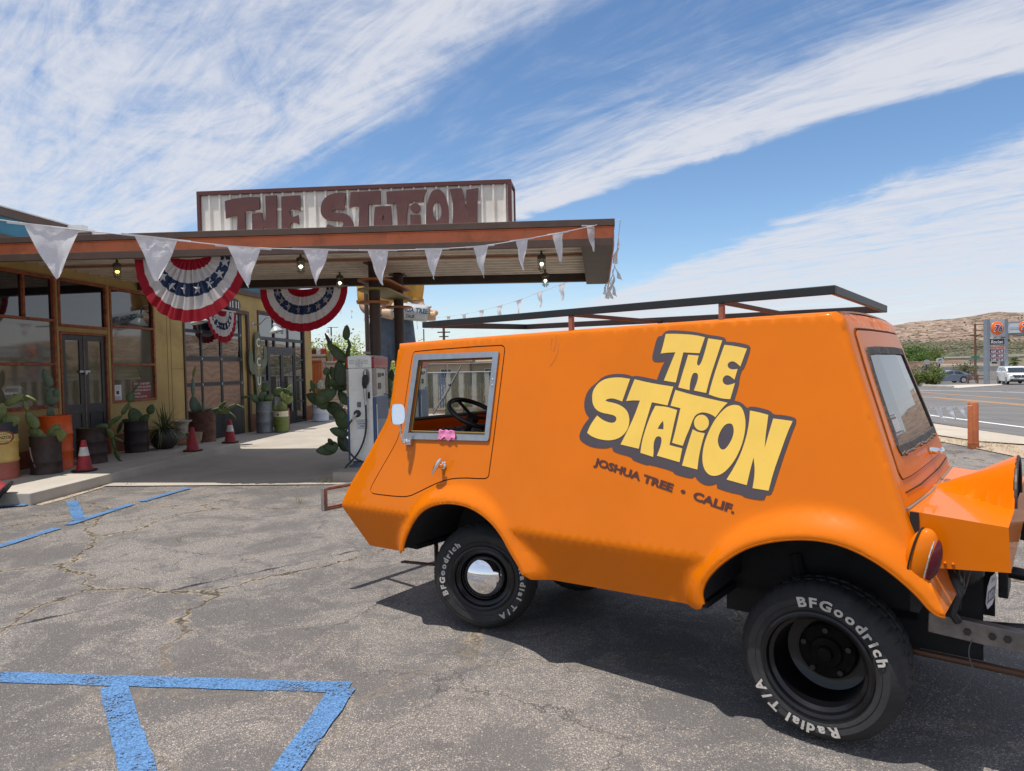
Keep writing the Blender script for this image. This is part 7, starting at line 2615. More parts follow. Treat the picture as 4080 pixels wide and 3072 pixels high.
# ============================================================ petrol pumps
def pump(Mp, label, full=True):
    t = thing('petrol_pump', label, 'petrol pump', M=Mp, group='vintage petrol pumps on the island')
    PW = mat('pump_white', (.80, .80, .74), .35, coat=.3, var=.05, vscale=3, dirt=(.42, .38, .32), dscale=3, damt=.35)
    PB = mat('pump_blue', (.028, .085, .22), .4, coat=.3, var=.1, vscale=4)
    PBL = mat('pump_blue_faded', (.07, .11, .19), .5, coat=.3, var=.1, vscale=4)
    PR = mat('pump_red', (.33, .018, .025), .35, coat=.4, var=.08, vscale=4)
    w, d = .45, .72
    # lower body
    b = MB()
    b.box(.03, w - .03, 0, d, .10, 1.16)
    b.box(.03, w - .03, .0, d, 1.16, 1.58)
    b.build('cabinet', PW, t, bevel=.006)
    b = MB()
    for x0, x1 in ((-.005, .028), (w - .028, w + .005)):
        b.box(x0, x1, -.004, .03, .10, 1.12)
        b.box(x0, x1, .032, d + .004, .10, 1.12)
    b.build('blue_side', PB, t, bevel=.012)
    b = MB()
    b.box(w + .006, w + .012, .05, d - .03, .12, 1.10)
    b.build('side_panel', PBL, t, bevel=.004)
    b = MB()
    b.box(w + .013, w + .020, .052, .075, .12, 1.0)
    b.build('side_trim', PW, t)
    # patterned bezels
    BZ = mat('bezel_mosaic', (.30, .24, .21), .5, var=.6, vscale=60)
    b = MB()
    for q_ in ((-.002, .029, -.002, d), (w - .029, w + .004, .0, .12), (w - .029, w + .004, .60, d)):
        b = MB()
        b.box(*q_, 1.135, 1.575)
        b.build('bezel', BZ, t)
    b = MB()
    b.box(w - .02, w + .002, .13, .59, 1.16, 1.56)
    f_ = b.build('meter_face', mat('meter_face', (.50, .50, .47), .3, coat=.5), t)
    b = MB()
    b.box(w + .003, w + .010, .20, .34, 1.43, 1.50)
    b.box(w + .003, w + .010, .20, .34, 1.24, 1.34)
    b.box(w + .003, w + .010, .40, .50, 1.45, 1.50)
    b.build('meter_window', mat('meter_black', (.01, .01, .01), .15, coat=.6), f_)
    # top
    b = MB()
    P = [(.03, 1.585), (w - .03, 1.585), (w - .03, 1.77), (.34, 1.79), (.11, 1.79), (.03, 1.77)]
    b.prism([P], -d - .01, .015, Matrix(((1, 0, 0, 0), (0, 0, -1, 0), (0, 1, 0, 0), (0, 0, 0, 1))))
    b.build('top_cap', PW, t, bevel=.01)
    b = MB()
    for x0, x1 in ((-.008, .028), (w - .028, w + .012)):
        b.box(x0, x1, -.012, d + .01, 1.583, 1.765)
    b.build('red_cap_end', PR, t, bevel=.018)
    b = MB()
    for k in range(3):
        z = 1.655 + k * .025
        b.box(.055, .135, -.020, -.014, z, z + .006)
        b.box(.29, .37, -.020, -.014, z, z + .006)
    b.build('vent_groove', mat('groove_grey', (.32, .33, .33), .5), t)
    b = MB()
    P = chaikin([(.155, 1.60), (.275, 1.60), (.275, 1.73), (.155, 1.73)], 1)
    b.prism([P], .016, .022, Matrix(((1, 0, 0, 0), (0, 0, -1, 0), (0, 1, 0, 0), (0, 0, 0, 1))))
    b.build('badge_plate', mat('badge_silver', (.50, .50, .50), .3, metal=.5, var=.3, vscale=30, dirt=(.12, .10, .09), dscale=25, damt=.6), t)
    b = MB()
    b.box(.06, w - .06, .03, d - .03, .0, .10)
    b.box(.0, w, .0, d, .0, .03)
    b.build('plinth', mat('plinth_blue_grey', (.10, .13, .17), .6, var=.3, vscale=10), t, bevel=.004)
    # nozzle holster, nozzle, hose
    HX = .325
    b = MB()
    P = chaikin([(HX - .05, 1.36), (HX + .055, 1.30), (HX + .06, 1.565), (HX - .05, 1.565)], 1)
    b.prism([P], .002, .012, Matrix(((1, 0, 0, 0), (0, 0, -1, 0), (0, 1, 0, 0), (0, 0, 0, 1))))
    hs_ = b.build('nozzle_holster', mat('stained_steel', (.26, .22, .19), .4, metal=.6, var=.3, vscale=12), t)
    b = MB()
    b.box(HX + .02, HX + .055, -.012, -.002, 1.10, 1.20)
    b.build('switch_slot', BLK, hs_)
    nz = bpy.data.objects.new('nozzle', None)
    COL.objects.link(nz)
    nz.parent = t
    b = MB()
    b.tube([(HX, -.03, 1.545), (HX, -.05, 1.50), (HX, -.045, 1.46)], .016, 10)
    b.build('spout', mat('nozzle_aluminium', (.50, .50, .50), .35, metal=.8), nz, smooth=True)
    b = MB()
    b.tube([(HX, -.045, 1.47), (HX - .005, -.06, 1.43), (HX - .01, -.06, 1.32), (HX - .01, -.055, 1.26)], [.028, .040, .040, .026], 14)
    b.build('grip_boot', mat('nozzle_black', (.012, .012, .013), .5), nz, smooth=True)
    b = MB()
    b.tube([(HX - .01, -.055, 1.27), (HX - .005, -.05, 1.08)], [.026, .024], 12)
    b.tube([(HX - .005, -.05, 1.085), (HX - .003, -.05, 1.00)], [.017, .020], 12)
    b.tube([(HX + .03, -.05, 1.25), (HX + .035, -.07, 1.12), (HX + .01, -.06, 1.06)], .006, 8)
    b.build('valve', mat('nozzle_aluminium', (.50, .50, .50), .35, metal=.8), nz, smooth=True)
    HS = mat('hose_black', (.016, .017, .019), .45, coat=.2)
    b = MB()
    b.tube(chaikin([Vector(p) for p in ((HX - .003, -.05, 1.01), (HX + .0, -.05, .75), (HX - .01, -.06, .55), (HX - .07, -.07, .36), (HX - .16, -.08, .20), (HX - .26, -.10, .10), (HX - .34, -.13, .02), (HX - .33, -.16, -.08), (HX - .22, -.20, -.13), (HX - .10, -.2, -.10))], 3, False), .0155, 10)
    b.build('hose', HS, nz, smooth=True)
    b = MB()
    b.lathe([(0, 0), (.058, 0), (.058, .02), (.045, .035), (.0, .04)], 24, Matrix.Translation((.165, .0, .86)) @ Matrix.Rotation(pi / 2, 4, 'X'))
    b.build('swivel', HS, t, smooth=True)
    b = MB()
    b.tube([(.165, -.04, .86), (.13, -.06, .81), (.10, -.07, .765)], [.018, .018, .014], 10)
    b.build('coupling', mat('nozzle_aluminium', (.50, .50, .50), .35, metal=.8), t, smooth=True)
    b = MB()
    b.tube(chaikin([Vector(p) for p in ((.10, -.07, .77), (.04, -.09, .68), (-.01, -.1, .55), (-.015, -.1, .42), (.02, -.1, .30), (.09, -.1, .20), (.18, -.1, .13), (.27, -.1, .10))], 3, False), .0155, 10)
    b.build('hose', HS, t, smooth=True)
    b = MB()
    b.box(.17, .225, -.022, -.001, .965, 1.045)
    b.lathe([(0, 0), (.016, 0), (.016, .012), (0, .012)], 12, Matrix.Translation((.20, -.022, .985)) @ Matrix.Rotation(pi / 2, 4, 'X'))
    b.build('lock', mat('lock_grey', (.14, .15, .16), .5, metal=.3), t, bevel=.004)
    # lead warning plate
    b = MB()
    P = [(.145, .61), (.335, .61), (.335, .77), (.145, .77)]
    b.prism([P], .001, .004, Matrix(((1, 0, 0, 0), (0, 0, -1, 0), (0, 1, 0, 0), (0, 0, 0, 1))))
    pl_ = b.build('warning_plate', mat('plate_enamel', (.60, .62, .62), .4), t)
    for i, (s_, sz) in enumerate((('FOR USE AS A', .020), ('MOTOR FUEL ONLY', .020), ('CONTAINS', .032), ('LEAD', .036), ('ANTIKNOCK COMPOUNDS', .012))):
        vs, fs = text_mesh(s_, sz, .0008 if sz > .03 else .0003, .95)
        b = MB()
        z = (.747, .722, .688, .648, .622)[i]
        b.add([(v[0] + .24, -.0048, v[1] + z) for v in vs], fs)
        b.build('lettering', mat('plate_ink_blue', (.02, .035, .09), .6), pl_)
    return t
PM = frame(Vector((-2.60, 10.86, .15)), CE, CE2, (0, 0, 1)) @ Matrix.Scale(.985, 4)
pump(PM, 'front petrol pump with white face, red top ends and lead warning plate')
pump(frame(Vector((-2.36, 14.35, .15)), CE, CE2, (0, 0, 1)) @ Matrix.Scale(.985, 4), 'rear petrol pump glimpsed through the side window of the orange van')
b = MB()
P = [(-.02, .64), (.92, .64), (.92, 7.4), (-.02, 7.4)]
b.prism([dens(P, .5)], -.02, .152, CM)
tag(b.build('pump_island', concrete_mat('island_concrete', (.40, .36, .31), .3), bevel=.02), kind='structure')

# bollard
t = thing('bollard', 'thick rust orange steel bollard beside the road verge', 'bollard', (8.50, 12.72, 0))
b = MB()
b.lathe([(.087, -.05), (.087, .82), (.078, .843), (.0, .85)], 28)
b.build('post', mat('bollard_orange', (.42, .115, .038), .6, var=.12, vscale=5, dirt=(.52, .20, .09), dscale=6, damt=.5), t, smooth=True)
b = MB()
b.lathe([(.092, .0), (.092, .10), (.087, .105)], 28)
b.build('base_sleeve', mat('bollard_base', (.34, .095, .035), .8, var=.2, vscale=8), t, smooth=True)

# ============================================================ giant cowboy-style statue
st = thing('giant_man_statue', 'giant fibreglass man in yellow shirt and blue jeans holding a silver JOSHUA TREE cylinder', 'statue', (-3.62, 21, 0))
SKN = mat('statue_skin', (.50, .32, .20), .5, var=.1, vscale=2)
SHY = mat('statue_shirt', (.50, .25, .035), .55, var=.15, vscale=1.5, dirt=(.30, .14, .02), dscale=2, damt=.4)
JEA = mat('statue_jeans', (.050, .075, .115), .6, var=.25, vscale=2.5, dirt=(.11, .14, .18), dscale=2, damt=.4)
def limb(b, pts, rs, n=16, flat=1.0):
    P, R_ = [Vector(p) for p in pts], rs
    q = [(*p, r) for p, r in zip(P, R_)]
    q = chaikin(q, 2, False)
    b.tube([Vector(v[:3]) for v in q], [v[3] for v in q], n)
def blob(name, chains, m, par, vox=.06):
    b = MB()
    for pts, rs in chains:
        limb(b, pts, rs)
        b.sphere(pts[-1], rs[-1], 12, 8)
        b.sphere(pts[0], rs[0], 12, 8)
    o = b.build(name, m, par, smooth=True)
    rm = o.modifiers.new('remesh', 'REMESH')
    rm.mode = 'VOXEL'
    rm.voxel_size = vox
    rm.use_smooth_shade = True
    sm_ = o.modifiers.new('smooth', 'SMOOTH')
    sm_.iterations = 6
    return o
# legs: blue jeans
blob('jeans', [([(-.28, 0, 3.05), (-.36, 0, 2.2), (-.42, -.02, 1.3), (-.45, 0, .45)], [.40, .36, .29, .27]),
               ([(.28, 0, 3.05), (.40, .02, 2.2), (.50, .04, 1.3), (.56, .05, .45)], [.40, .36, .29, .27]),
               ([(-.25, 0, 3.2), (.25, 0, 3.2)], [.42, .42])], JEA, st)
blob('boots', [([(-.45, 0, .5), (-.46, -.02, .16), (-.50, -.45, .12)], [.22, .18, .15]), ([(.56, .05, .5), (.58, .03, .16), (.66, -.4, .12)], [.22, .18, .15])], mat('statue_boot', (.06, .035, .02), .5), st)
blob('shirt', [([(0, 0, 3.72), (0, 0, 4.0), (0, .0, 4.5), (0, .02, 4.95)], [.50, .54, .66, .46]),
               ([(-.66, 0, 4.85), (.66, 0, 4.85)], [.28, .28]),
               ([(-.70, 0, 4.8), (-.80, -.05, 4.25), (-.78, -.12, 3.85)], [.26, .23, .215]),
               ([(.70, 0, 4.8), (.80, -.02, 4.25), (.77, -.05, 3.82)], [.27, .25, .22])], SHY, st)
b = MB()
for k in range(3):
    pass
b.tube([(-.80, -.12, 3.83), (-.775, -.125, 3.76)], [.235, .235], 20)
b.tube([(.77, -.05, 3.80), (.765, -.06, 3.72)], [.24, .24], 20)
b.build('sleeve_cuff', mat('cuff_ochre', (.40, .19, .03), .6), st, smooth=True)
b = MB()
b.lathe([(.50, 3.24), (.52, 3.26), (.52, 3.32), (.50, 3.34)], 32, Matrix.Diagonal((1.0, .92, 1, 1)))
b.build('belt', mat('statue_belt', (.09, .05, .025), .5), st, smooth=True)
# forearms and hands: one continuous skin surface with five fingers on each hand
fing = []
for k, (dx, L) in enumerate(((0, .24), (.085, .26), (.17, .25), (.255, .20))):
    bx = -.02 + dx
    fing.append(([(bx - .10, -.52, 3.50), (bx - .11, -.70, 3.44), (bx - .10, -.74, 3.30 - .02 * k), (bx - .09, -.66, 3.22 - .02 * k)], [.048, .046, .042, .036]))
fing2 = []
for k, L in enumerate((0, .08, .16, .235)):
    fing2.append(([(1.14 + L, -.42, 3.38), (1.15 + L, -.60, 3.34), (1.16 + L, -.63, 3.20), (1.15 + L, -.55, 3.12)], [.047, .045, .04, .034]))
blob('forearm_and_hand', [([(-.78, -.12, 3.82), (-.72, -.25, 3.52), (-.45, -.42, 3.42), (-.12, -.48, 3.46)], [.19, .18, .14, .12]),
                          ([(-.14, -.48, 3.46), (.16, -.50, 3.45)], [.12, .11])] + fing + [([(-.14, -.5, 3.52), (-.04, -.62, 3.60), (.05, -.68, 3.60)], [.055, .05, .04])], SKN, st, .03)
blob('forearm_and_hand', [([(.77, -.05, 3.80), (.90, -.12, 3.52), (1.06, -.28, 3.40), (1.18, -.38, 3.36)], [.19, .17, .13, .12]),
                          ([(1.14, -.38, 3.36), (1.38, -.40, 3.34)], [.12, .10])] + fing2 + [([(1.14, -.42, 3.42), (1.2, -.55, 3.50), (1.28, -.58, 3.51)], [.055, .05, .04])], SKN, st, .03)
blob('head', [([(0, .02, 5.15), (0, 0, 5.45)], [.24, .24]), ([(0, -.03, 5.55), (0, -.03, 5.85)], [.31, .33]), ([(0, -.33, 5.72), (0, -.36, 5.62)], [.05, .07]), ([(-.33, 0, 5.75), (-.34, 0, 5.62)], [.06, .05]), ([(.33, 0, 5.75), (.34, 0, 5.62)], [.06, .05])], SKN, st, .04)
b = MB()
for x in (-.12, .12):
    b.sphere((x, -.325, 5.76), .045, 10, 8)
b.build('eyes', mat('statue_eye', (.6, .6, .6), .3), st, smooth=True)
b = MB()
b.tube([(-.1, -.33, 5.50), (0, -.345, 5.49), (.1, -.33, 5.50)], .022, 8)
b.build('mouth', mat('statue_mouth', (.30, .08, .06), .5), st, smooth=True)
b = MB()
b.lathe([(.60, 6.00), (.62, 6.03), (.34, 6.00), (.32, 6.20), (.29, 6.38), (.0, 6.42)], 32)
b.build('hat', mat('statue_hat', (.35, .26, .15), .6), st, smooth=True)
# the cylinder
CY = frame(Vector((.04, -.62, 3.62)), Vector((1.0, -.05, -.13)), Vector((0, 1, 0)).cross(Vector((0, 0, 1))) if False else Vector((.13, .0, 1.0)))
b = MB()
L0 = .15
prof = [(0, .0), (.16, .01), (.225, .05), (.25, .14), (.25, 1.0), (.235, 1.06), (.20, 1.10), (0, 1.11)]
Mc = Matrix.Translation((.10, -.60, 3.44)) @ Matrix.Rotation(radians(90 + 7), 4, 'Y')
b.lathe(prof, 36, Mc)
silver = b.build('silver_cylinder', mat('silver_enamel', (.40, .43, .45), .35, coat=.4, var=.05), st, smooth=True, sharp=50)
b = MB()
b.tube([(-.10, -.66, 3.62), (-.30, -.62, 3.66)], [.075, .075], 16)
b.build('pipe_stub', mat('silver_enamel', (.40, .43, .45), .35), silver, smooth=True)
for s_, off_, sz, m_ in (('JOSHUA TREE', .03, .205, mat('ink_navy', (.02, .04, .06), .6)), ('CALIF.', -.13, .12, mat('ink_grey', (.10, .11, .12), .6))):
    vs, fs = text_mesh(s_, sz, .006, .80)
    b = MB()
    sh = radians(7)
    out_ = []
    for v in vs:
        x = v[0] + .62
        z = v[1] + off_ - .05
        yy = -.60 - sqrt(max(.0, .256 ** 2 - z * z))
        out_.append((.10 + x * cos(sh) + z * sin(sh), yy - .003, 3.44 - x * sin(sh) + z * cos(sh)))
    b.add(out_, fs)
    b.build('lettering', m_, silver)
# slim brown ladder pole beside the statue
t = thing('service_pole', 'slim dark brown pole with a rung standing left of the canopy columns', 'pole', (-3.53, 17, 0))
b = MB()
b.tube([(0, 0, 0), (0, 0, 6.0)], .055, 12)
b.build('pole', COLB, t, smooth=True)
b = MB()
b.bar((.0, 0, 2.98), (.55, 0, 2.98), .03, .03)
b.box(-.06, .06, -.06, .06, 2.08, 2.13)
b.build('rung', mat('rung_grey', (.20, .18, .16), .6), t)

# ============================================================ foliage
def leafmat(name, c, c2, tr=.35):
    m = bpy.data.materials.new(name)
    m.use_nodes = True
    t = NT(m)
    bs = m.node_tree.nodes['Principled BSDF']
    g = t.n('ShaderNodeNewGeometry')
    t.l(t.mix(g.outputs['Random Per Island'], c, c2), bs.inputs['Base Color'])
    bs.inputs['Roughness'].default_value = .6
    trn = t.n('ShaderNodeBsdfTranslucent')
    trn.inputs[0].default_value = (*[min(1, x * 1.5) for x in c2], 1)
    mx = t.n('ShaderNodeMixShader')
    mx.inputs[0].default_value = tr
    o_ = [n for n in m.node_tree.nodes if n.type == 'OUTPUT_MATERIAL'][0]
    t.l(bs.outputs[0], mx.inputs[1])
    t.l(trn.outputs[0], mx.inputs[2])
    t.l(mx.outputs[0], o_.inputs[0])
    return m
PV = leafmat('palo_verde_leaf', (.19, .25, .035), (.34, .40, .07))
DG = leafmat('dark_green_leaf', (.030, .055, .016), (.075, .115, .030))
MG = leafmat('mid_green_leaf', (.055, .10, .022), (.12, .19, .045))
SG = leafmat('sage_leaf', (.10, .105, .05), (.19, .185, .10))
DRY = leafmat('dry_brush', (.17, .13, .08), (.28, .22, .14))
BARK = mat('bark', (.11, .075, .05), .9, var=.3, vscale=12)
def tree(loc, label, Wc, Hc, z0, leaf, n, ls, seed=0, nbl=9, group=None, trunk=.10, kind='tree', sparse=0.0, cat='tree'):
    t = thing(kind, label, cat, loc, 0, group)
    r = random.Random(seed)
    b = MB()
    cl_ = []
    for i in range(nbl):
        a = r.uniform(0, 2 * pi)
        q = sqrt(r.random()) * .72
        cl_.append(Vector((Wc / 2 * q * cos(a), Wc / 2 * q * sin(a), z0 + Hc * (.22 + .62 * r.random() * (1 - .35 * q)))))
    for c in cl_:
        mid = Vector((c.x * .35, c.y * .35, z0 * .6 + c.z * .25))
        b.tube(chaikin([Vector((0, 0, 0)), Vector((c.x * .08, c.y * .08, z0 * .55)), mid, c], 1, False), [trunk * k for k in (1, .9, .72, .5, .32, .2, .12, .08)][:8] if False else [trunk * (1 - .11 * k) for k in range(len(chaikin([Vector((0, 0, 0)), Vector((0, 0, 0)), mid, c], 1, False)))], 6)
    b.build('trunk', BARK, t, smooth=True)
    b = MB()
    for i in range(n):
        c = cl_[r.randrange(nbl)]
        rad = Wc * (.20 + .12 * r.random()) 
        d = Vector((r.gauss(0, 1), r.gauss(0, 1), r.gauss(0, .75))).normalized() * rad * (r.random() ** .42)
        p = c + Vector((d.x, d.y, d.z * Hc / Wc * 1.3))
        if p.z < z0 * .5:
            continue
        u_ = Vector((r.gauss(0, 1), r.gauss(0, 1), r.gauss(0, .7))).normalized()
        v_ = u_.cross(Vector((r.gauss(0, 1), r.gauss(0, 1), r.gauss(0, 1)))).normalized()
        s_ = ls * r.uniform(.5, 1.3)
        b.add([p - u_ * s_, p + v_ * s_ * .55, p + u_ * s_, p - v_ * s_ * .55], [(0, 1, 2, 3)])
    b.build('crown', leaf, t)
    return t
tree((-8.35, 31, 0), 'feathery yellow green palo verde tree behind the block wall', 3.4, 2.3, 1.2, PV, 2600, .055, 5, 12, 'trees behind the station', .07)
tree((-6.3, 33.5, 0), 'low yellow green palo verde tree behind the rear of the big cactus', 3.6, 1.9, .7, PV, 2400, .055, 9, 12, 'trees behind the station', .07)
tree((-10.2, 37, 0), 'loose pale green tree behind the building corner', 3.8, 2.6, 1.0, MG, 1700, .08, 12, 10, 'trees behind the station')
for i, (x, y, w, h, sd) in enumerate(((-16.5, 66, 7, 3.0, 1), (-12.5, 64, 6.5, 2.9, 2), (-9.0, 70, 6, 2.6, 3), (-5.6, 72, 7, 2.4, 4), (-1.5, 75, 7, 2.7, 5), (2.0, 74, 7, 2.4, 6), (-20, 75, 8, 3.4, 7))):
    tree((x, y, hgt(x, y)), ['leftmost dark green desert tree behind the station', 'dark rounded tree left of the canopy columns, far behind', 'dark green tree far behind the canopy columns', 'low dark tree far behind the slatted fence', 'dark tree behind the tan house, seen through the van', 'small dark tree at the right behind the van cab', 'dark tree mass hidden mostly by the building'][i], w, h, .8, DG if i % 2 == 0 else MG, 900, .20, sd + 30, 9, 'dark trees far behind the station', .15)
r_ = random.Random(77)
b = MB()
for i in range(3400):
    x = r_.uniform(-14, 8)
    y = r_.uniform(30, 48)
    z = hgt(x, y)
    for k in range(4):
        u_ = Vector((r_.gauss(0, 1), r_.gauss(0, 1), r_.uniform(.4, 2))).normalized()
        v_ = Vector((r_.gauss(0, 1), r_.gauss(0, 1), 0)).normalized()
        p = Vector((x, y, z + .0))
        L = r_.uniform(.3, .95) * (.5 + .5 * sin(x * 1.1) ** 2 + .3)
        b.add([p - v_ * .05, p + v_ * .05, p + u_ * L], [(0, 1, 2)])
tag(b.build('dry_brush', DRY), kind='stuff')
# desert scrub over the far slope and hills
for nm, mt, seed, cnt in (('desert_scrub', SG, 5, 8500), ('desert_scrub', leafmat('scrub_dark', (.05, .055, .025), (.10, .105, .055)), 6, 5000)):
    r_ = random.Random(seed)
    b = MB()
    for i in range(cnt):
        if r_.random() < .72:
            an_ = r_.uniform(.42, .72)
            y = 98 + 820 * r_.random() ** 1.6
        else:
            an_ = r_.uniform(-.35, .10)
            y = 80 + 500 * r_.random() ** 1.5
        x = y * math.tan(an_)
        hl_ = hill(x, y)
        if hl_ > 5 and r_.random() < .8:
            continue
        z = hgt(x, y) + hl_
        s_ = r_.uniform(.35, 1.0) * (1 + y / 900)
        hh = s_ * r_.uniform(.5, .95)
        P = [(x - s_, y, z + hh * .35), (x, y - s_, z + hh * .30), (x + s_, y, z + hh * .4), (x, y + s_, z + hh * .3), (x + s_ * .2, y, z + hh), (x, y, z - .3)]
        b.add(P, [(0, 1, 4), (1, 2, 4), (2, 3, 4), (3, 0, 4), (1, 0, 5), (2, 1, 5), (3, 2, 5), (0, 3, 5)])
    tag(b.build(nm, mt), kind='stuff')
# rocks by the building corner
RK_ = mat('sandstone', (.42, .27, .18), .9, var=.25, vscale=6, bump=.8, bscale=14)
def rock(loc, s, seed, label):
    b = MB()
    b.sphere((0, 0, s * .35), s, 10, 7, sc=(1, .8, .6))
    r = random.Random(seed)
    for v in b.v:
        k = 1 + .18 * sin(v.x * 9 / s + seed) * cos(v.y * 7 / s + seed) + r.uniform(-.08, .08)
        v.x *= k
        v.y *= k
        v.z = max(0, v.z * k)
    tag(b.build('rock', RK_, smooth=False), label, 'rock', 'rocks by the building corner', loc=loc)
rock((-6.95, 25.3, .02), .22, 1, 'pale rounded rock right of the white drum')
rock((-6.62, 25.5, .02), .17, 2, 'smaller orange rock beside the pale one')
rock((-6.4, 26.6, .02), .25, 3, 'tan rock behind the two front rocks')
b = MB()
b.prism([[(-6.9, 24.0), (-5.9, 23.8), (-5.7, 24.5), (-6.0, 25.0), (-6.9, 25.0)]], .0, .14)
tag(b.build('planter_kerb', CONC_D, bevel=.02), kind='structure')

# ============================================================ block wall, gate, cans
def block_mat():
    m = bpy.data.materials.new('concrete_block')
    m.use_nodes = True
    t = NT(m)
    bs = m.node_tree.nodes['Principled BSDF']
    br = t.n('ShaderNodeTexBrick')
    br.inputs['Color1'].default_value = (.34, .26, .215, 1)
    br.inputs['Color2'].default_value = (.27, .215, .18, 1)
    br.inputs['Mortar'].default_value = (.15, .12, .10, 1)
    br.inputs['Scale'].default_value = 1
    br.inputs['Brick Width'].default_value = .40
    br.inputs['Row Height'].default_value = .20
    br.inputs['Mortar Size'].default_value = .012
    v = t.map(t.obj(), (1, 1, 1), (radians(90), 0, 0))
    t.l(v, br.inputs['Vector'])
    t.l(br.outputs['Color'], bs.inputs['Base Color'])
    bs.inputs['Roughness'].default_value = .9
    return m
bw = thing('block_wall', 'stepped tan concrete block wall beyond the building corner', 'wall', (0, 26, 0))
b = MB()
b.box(-9.8, -6.99, .0, .2, 0, 2.24)
b.box(-6.99, -6.55, .0, .2, 0, 1.98)
b.build('blockwork', block_mat(), bw)
b = MB()
b.box(-9.8, -6.97, -.01, .21, 2.24, 2.32)
b.box(-6.97, -6.54, -.01, .21, 1.98, 2.05)
b.build('cap_course', mat('block_cap', (.33, .27, .23), .9), bw, bevel=.006)
t = thing('corrugated_gate', 'narrow orange corrugated metal gate between the building and the block wall', 'gate', (-7.35, 25, 0))
b = MB()
for k in range(9):
    x = k * .052
    b.add([(x, 0, .05), (x + .02, -.0, .05), (x + .026, -.02, .05), (x + .046, -.02, .05), (x + .052, 0, .05), (x, 0, 2.04), (x + .02, 0, 2.04), (x + .026, -.02, 2.04), (x + .046, -.02, 2.04), (x + .052, 0, 2.04)], [(0, 1, 6, 5), (1, 2, 7, 6), (2, 3, 8, 7), (3, 4, 9, 8)])
b.build('corrugated_sheet', mat('gate_orange', (.42, .13, .045), .5, var=.08, vscale=5), t)
b = MB()
b.box(0, .48, -.03, .02, 2.04, 2.09)
b.box(.468, .50, -.03, .02, 0, 2.04)
b.build('gate_frame', mat('gate_orange_dark', (.34, .10, .035), .5), t)
def can_(x, z, w, h, c, label, d=.12):
    t = thing('fuel_can', label, 'fuel can', (x, 26.08, z), 0, 'old fuel cans on the block wall')
    m = mat('can_' + c[0], c[1], .5, var=.2, vscale=14, dirt=(.10, .05, .03), dscale=12, damt=.5)
    b = MB()
    b.box(-w / 2, w / 2, -d / 2, d / 2, 0, h * .86)
    b.build('can_body', m, t, bevel=.012)
    b = MB()
    b.tube([(-w * .25, 0, h * .85), (-w * .25, 0, h * .97), (w * .25, 0, h * .97), (w * .25, 0, h * .85)], .010, 6)
    b.lathe([(.02, h * .85), (.02, h * .93), (0, h * .93)], 10, Matrix.Translation((w * .38, 0, 0)))
    b.build('can_handle', m, t)
    b = MB()
    b.bar((-w * .4, -d / 2 - .002, h * .1), (w * .4, -d / 2 - .002, h * .75), .012, .006, (0, 1, 0))
    b.bar((w * .4, -d / 2 - .002, h * .1), (-w * .4, -d / 2 - .002, h * .75), .012, .006, (0, 1, 0))
    b.build('pressed_cross', m, t)
can_(-7.44, 2.32, .16, .24, ('maroon', (.11, .02, .018)), 'dark maroon fuel can, leftmost on the block wall')
can_(-7.26, 2.32, .15, .24, ('white', (.55, .55, .52)), 'off white fuel can on the block wall')
can_(-7.07, 2.32, .19, .26, ('red', (.40, .055, .03)), 'bright red fuel can, widest on the block wall')
can_(-6.90, 2.05, .13, .46, ('olive', (.24, .17, .05)), 'tall mustard fuel can on the lower step')
can_(-6.77, 2.05, .11, .44, ('grey', (.20, .21, .18)), 'tall greyish green fuel can on the lower step')
can_(-6.64, 2.05, .12, .32, ('scarlet', (.36, .03, .02)), 'short scarlet fuel can at the right end')

# lamp on a pole beyond the corner
t = thing('yard_lamp', 'white shaded yard lamp on a thin pole beyond the building corner', 'lamp', (-7.55, 28.5, 0))
b = MB()
b.tube([(.12, .1, 0), (.12, .1, 3.5)], .03, 8)
b.bar((.0, 0, 3.48), (.42, .1, 3.48), .02, .02)
b.build('pole', mat('dark_pole', (.05, .045, .04), .6), t)
b = MB()
b.lathe([(.03, 3.42), (.06, 3.36), (.06, 3.25), (.09, 3.22), (.21, 3.02), (.205, 3.01), (.05, 3.15), (0, 3.16)], 24)
b.build('lamp_shade', mat('white_enamel', (.60, .64, .64), .4), t, smooth=True)

# ============================================================ chain-link fence with coloured slats
fn = thing('slatted_chain_link_fence', 'chain link fence woven with white, green and blue vertical slats behind the pumps', 'fence', (0, 28, 0))
GS = mat('fence_galv', (.40, .41, .42), .45, metal=.6)
WSL = mat('white_slat', (.62, .60, .54), .6, var=.08)
GSL = mat('green_slat', (.035, .055, .030), .6, var=.3, vscale=3)
BSL = mat('blue_slat', (.05, .12, .26), .6, var=.3, vscale=3)
OSL = mat('ochre_slat', (.16, .12, .04), .6, var=.3, vscale=3)
b = MB()
for z in (1.52,):
    b.tube([(-8, 0, z), (9, 0, z)], .022, 8)
b.build('top_rail', GS, fn, smooth=True)
for k in range(8):
    b = MB()
    b.tube([(-8 + k * 2.4, .03, 0), (-8 + k * 2.4, .03, 1.56)], .03, 8)
    b.build('post', GS, fn, smooth=True)
x = -7.9
k = 0
while x < 8.8:
    wpan = .20 if k % 2 == 0 else .30
    m = WSL if k % 2 == 0 else (BSL if k in (19, 5) else GSL)
    b = MB()
    n = int(wpan / .034)
    for j in range(n):
        b.box(x + j * .034, x + j * .034 + .024, -.006, .006, .10, 1.50)
    b.build('slat_panel', m, fn)
    if k % 2 == 1:
        b = MB()
        for j in range(0, n, 3):
            b.box(x + j * .034 + .004, x + j * .034 + .026, -.010, -.0065, .10, .98 + .02 * (j % 4))
        b.build('slat_panel', WSL if k in (19, 5) else OSL, fn)
    x += wpan + .012
    k += 1
b = MB()
